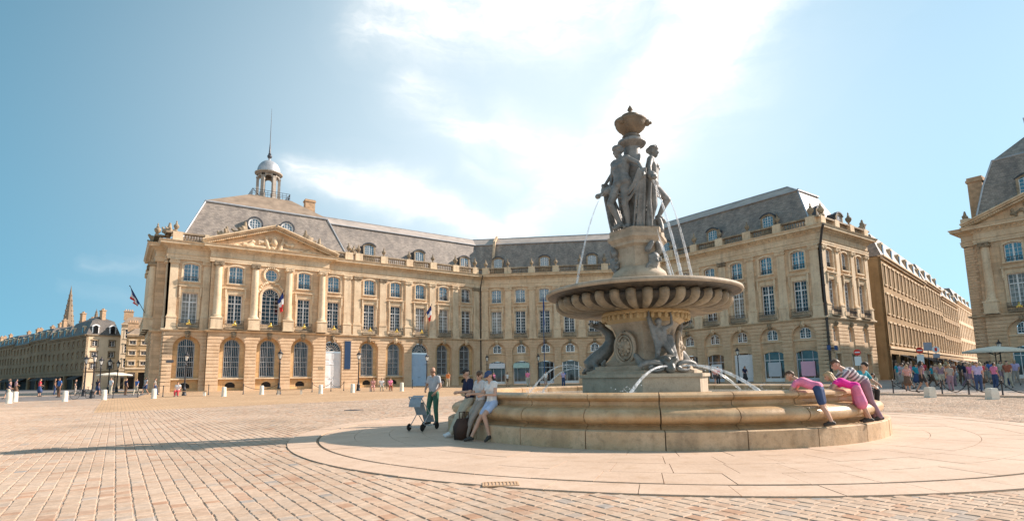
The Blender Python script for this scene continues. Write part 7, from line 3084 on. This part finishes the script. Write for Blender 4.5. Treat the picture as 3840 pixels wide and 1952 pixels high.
# passers-by: a few shared bodies, each person with clothes of their own
WALK = dict(knR=(.09, .16, .52), anR=(.09, .26, .10), toR=(.1, .42, .06), knL=(-.09, -.02, .50), anL=(-.09, -.28, .12), toL=(-.1, -.14, .04), elR=(.23, -.12, 1.15), haR=(.23, -.10, .90), elL=(-.23, .04, 1.15), haL=(-.22, .2, .94))
SIT = dict(pelvis=(0, 0, .52), waist=(0, .0, .70), chest=(0, .02, .88), neck=(0, .03, 1.04), head=(0, .07, 1.19), look=(0, 1, -.2), shR=(.18, .03, 1.0), elR=(.24, .08, .74), haR=(.14, .34, .62),
           shL=(-.18, .03, 1.0), elL=(-.24, .08, .74), haL=(-.14, .34, .64), hiR=(.1, .03, .50), knR=(.12, .44, .48), anR=(.12, .44, .085), toR=(.14, .6, .04), hiL=(-.1, .03, .50), knL=(-.13, .44, .48), anL=(-.13, .40, .085), toL=(-.15, .56, .04))
BODY = []
for pose, kw in ((None, dict(hair='short')), (WALK, dict(hair='short', sleeve=.6)), (WALK, dict(hair='long', female=True, leg=.35, sleeve=.3)), (stand_relax, dict(hair='long', female=True, skirt=(LOW, .95, .05), leg=.4)),
                 (SIT, dict(hair='short')), (SIT, dict(hair='long', female=True))):
    caps, balls = figure_caps(pose, fingers=False, eyes=False, **kw)
    BODY.append(blob_mesh(caps, .03, [M['skin'], M['c_grey'], M['c_jean'], M['hair_brown'], M['shoe_dark'], M['eye_dark']], 1, balls))
TOPN = dict(c_red='red', c_white='white', c_navy='navy', c_orange='orange', c_teal='teal', c_pink='pink', c_grey='grey', c_lilac='lilac', c_brown='brown', c_dark='black', c_rust='rust red', c_blue='blue', c_rose='rose',
            c_mauve='mauve', c_beige='beige', c_stone='stone grey', c_green='dark green', c_pale='pale grey', c_denim='pale blue', c_jean='dark blue')
used = set()


def passer(x, y, face, body, top, low, where, h=1.7, hair='hair_brown', seat=0.0, group='people across the square'):
    me = BODY[body].copy()
    for i, m in enumerate(('skin' if random.random() < .7 else 'skin_tan', top, low, hair, 'shoe_dark')):
        me.materials[i] = M[m]
    kind = 'seated person' if body in (4, 5) else 'person'
    lb = f'{kind} in {TOPN[top]} top and {TOPN[low]} ' + ('skirt' if body == 3 else 'shorts' if body == 2 else 'trousers') + ' ' + where
    assert lb not in used, lb
    used.add(lb)
    person(lb, x, y, gz(x, y) + seat, face, None, h=h, mesh=me, group=group)


rp = random.Random(5)
tops = ['c_rust', 'c_white', 'c_brown', 'c_dark', 'c_rose', 'c_lilac', 'c_red', 'c_mauve', 'c_orange', 'c_navy', 'c_stone', 'c_blue', 'c_teal', 'c_grey', 'c_pink', 'c_beige']
lows = ['c_jean', 'c_dark', 'c_stone', 'c_brown', 'c_beige', 'c_mauve']
combos = [(t, l) for t in tops for l in lows if t != l]
rp.shuffle(combos)
# crowd on the right, before the street and the pavilion
spots = []
for k in range(42):
    for _ in range(60):
        w = rp.uniform(31, 48)
        t = (rp.uniform(3330, 3860) - 1937.5) / FOC
        p = (w * (fw.x + rt.x * t), w * (fw.y + rt.y * t))
        if all(math.hypot(p[0] - q[0], p[1] - q[1]) > .75 for q in spots) and p[0] > 35.5:
            spots.append(p)
            break
for k, (x, y) in enumerate(spots):
    t, l = combos[k]
    passer(x, y, rp.uniform(0, 360), rp.choice((0, 1, 1, 2, 3)), t, l, 'in the crowd at the right', rp.uniform(1.56, 1.82), rp.choice(('hair_brown', 'hair_dark', 'hair_fair')), group='crowd at the right')
passer(39.6, 10.2, 200, 0, 'c_lilac', 'c_jean', 'before the crowd by the right posts', 1.7)
passer(30.6, 12.0, 160, 5, 'c_beige', 'c_white', 'on the ledge just right of the fountain', 1.62, 'hair_dark')
# walkers on the left by the quay
k = 42
for (x, y) in ((-10.5, 66), (-9.0, 70), (-7.6, 66), (-8.5, 78), (-6.0, 71), (-5.2, 76), (-4.2, 66), (-3.4, 74), (-1.4, 66.5), (-.4, 69), (.8, 66), (1.6, 63.5), (2.4, 66), (3.0, 62.4), (-7.0, 60.5), (-8.6, 61.5)):
    t, l = combos[k]
    k += 1
    passer(x, y, rp.choice((20, 200)) + rp.uniform(-30, 30), rp.choice((0, 1, 1, 2, 3)), t, l, 'walking by the quay at the left', rp.uniform(1.58, 1.8), rp.choice(('hair_brown', 'hair_dark')), group='walkers by the quay')
# behind the fountain, before the shops
for (x, y, b) in ((35.5, 47.2, 1), (37.0, 46.0, 2), (38.4, 44.8, 0), (40.0, 46.6, 1), (41.2, 44.0, 3), (42.3, 45.2, 0), (36.2, 52.0, 2), (33.0, 50.0, 1), (31.0, 56.5, 1), (46.5, 32.0, 2), (48.5, 33.0, 0), (50.0, 31.0, 3)):
    t, l = combos[k]
    k += 1
    passer(x, y, rp.uniform(0, 360), b, t, l, 'behind the fountain before the shops', rp.uniform(1.6, 1.8), group='people before the shops')
# on the benches
for j, (x, y, f) in enumerate(((19.55, 50.12, 245), (20.3, 49.9, 250), (21.05, 49.66, 255))):
    passer(x, y, f, (5, 4, 5)[j], ('c_rose', 'c_white', 'c_pink')[j], ('c_rose', 'c_beige', 'c_rust')[j], 'on the third bench', 1.62, seat=.0, group='people on benches')
passer(4.35, 55.75, 250, 4, 'c_white', 'c_red', 'on the bench at the far left', 1.66, group='people on benches')

bpy.data.scenes.remove(TMP)
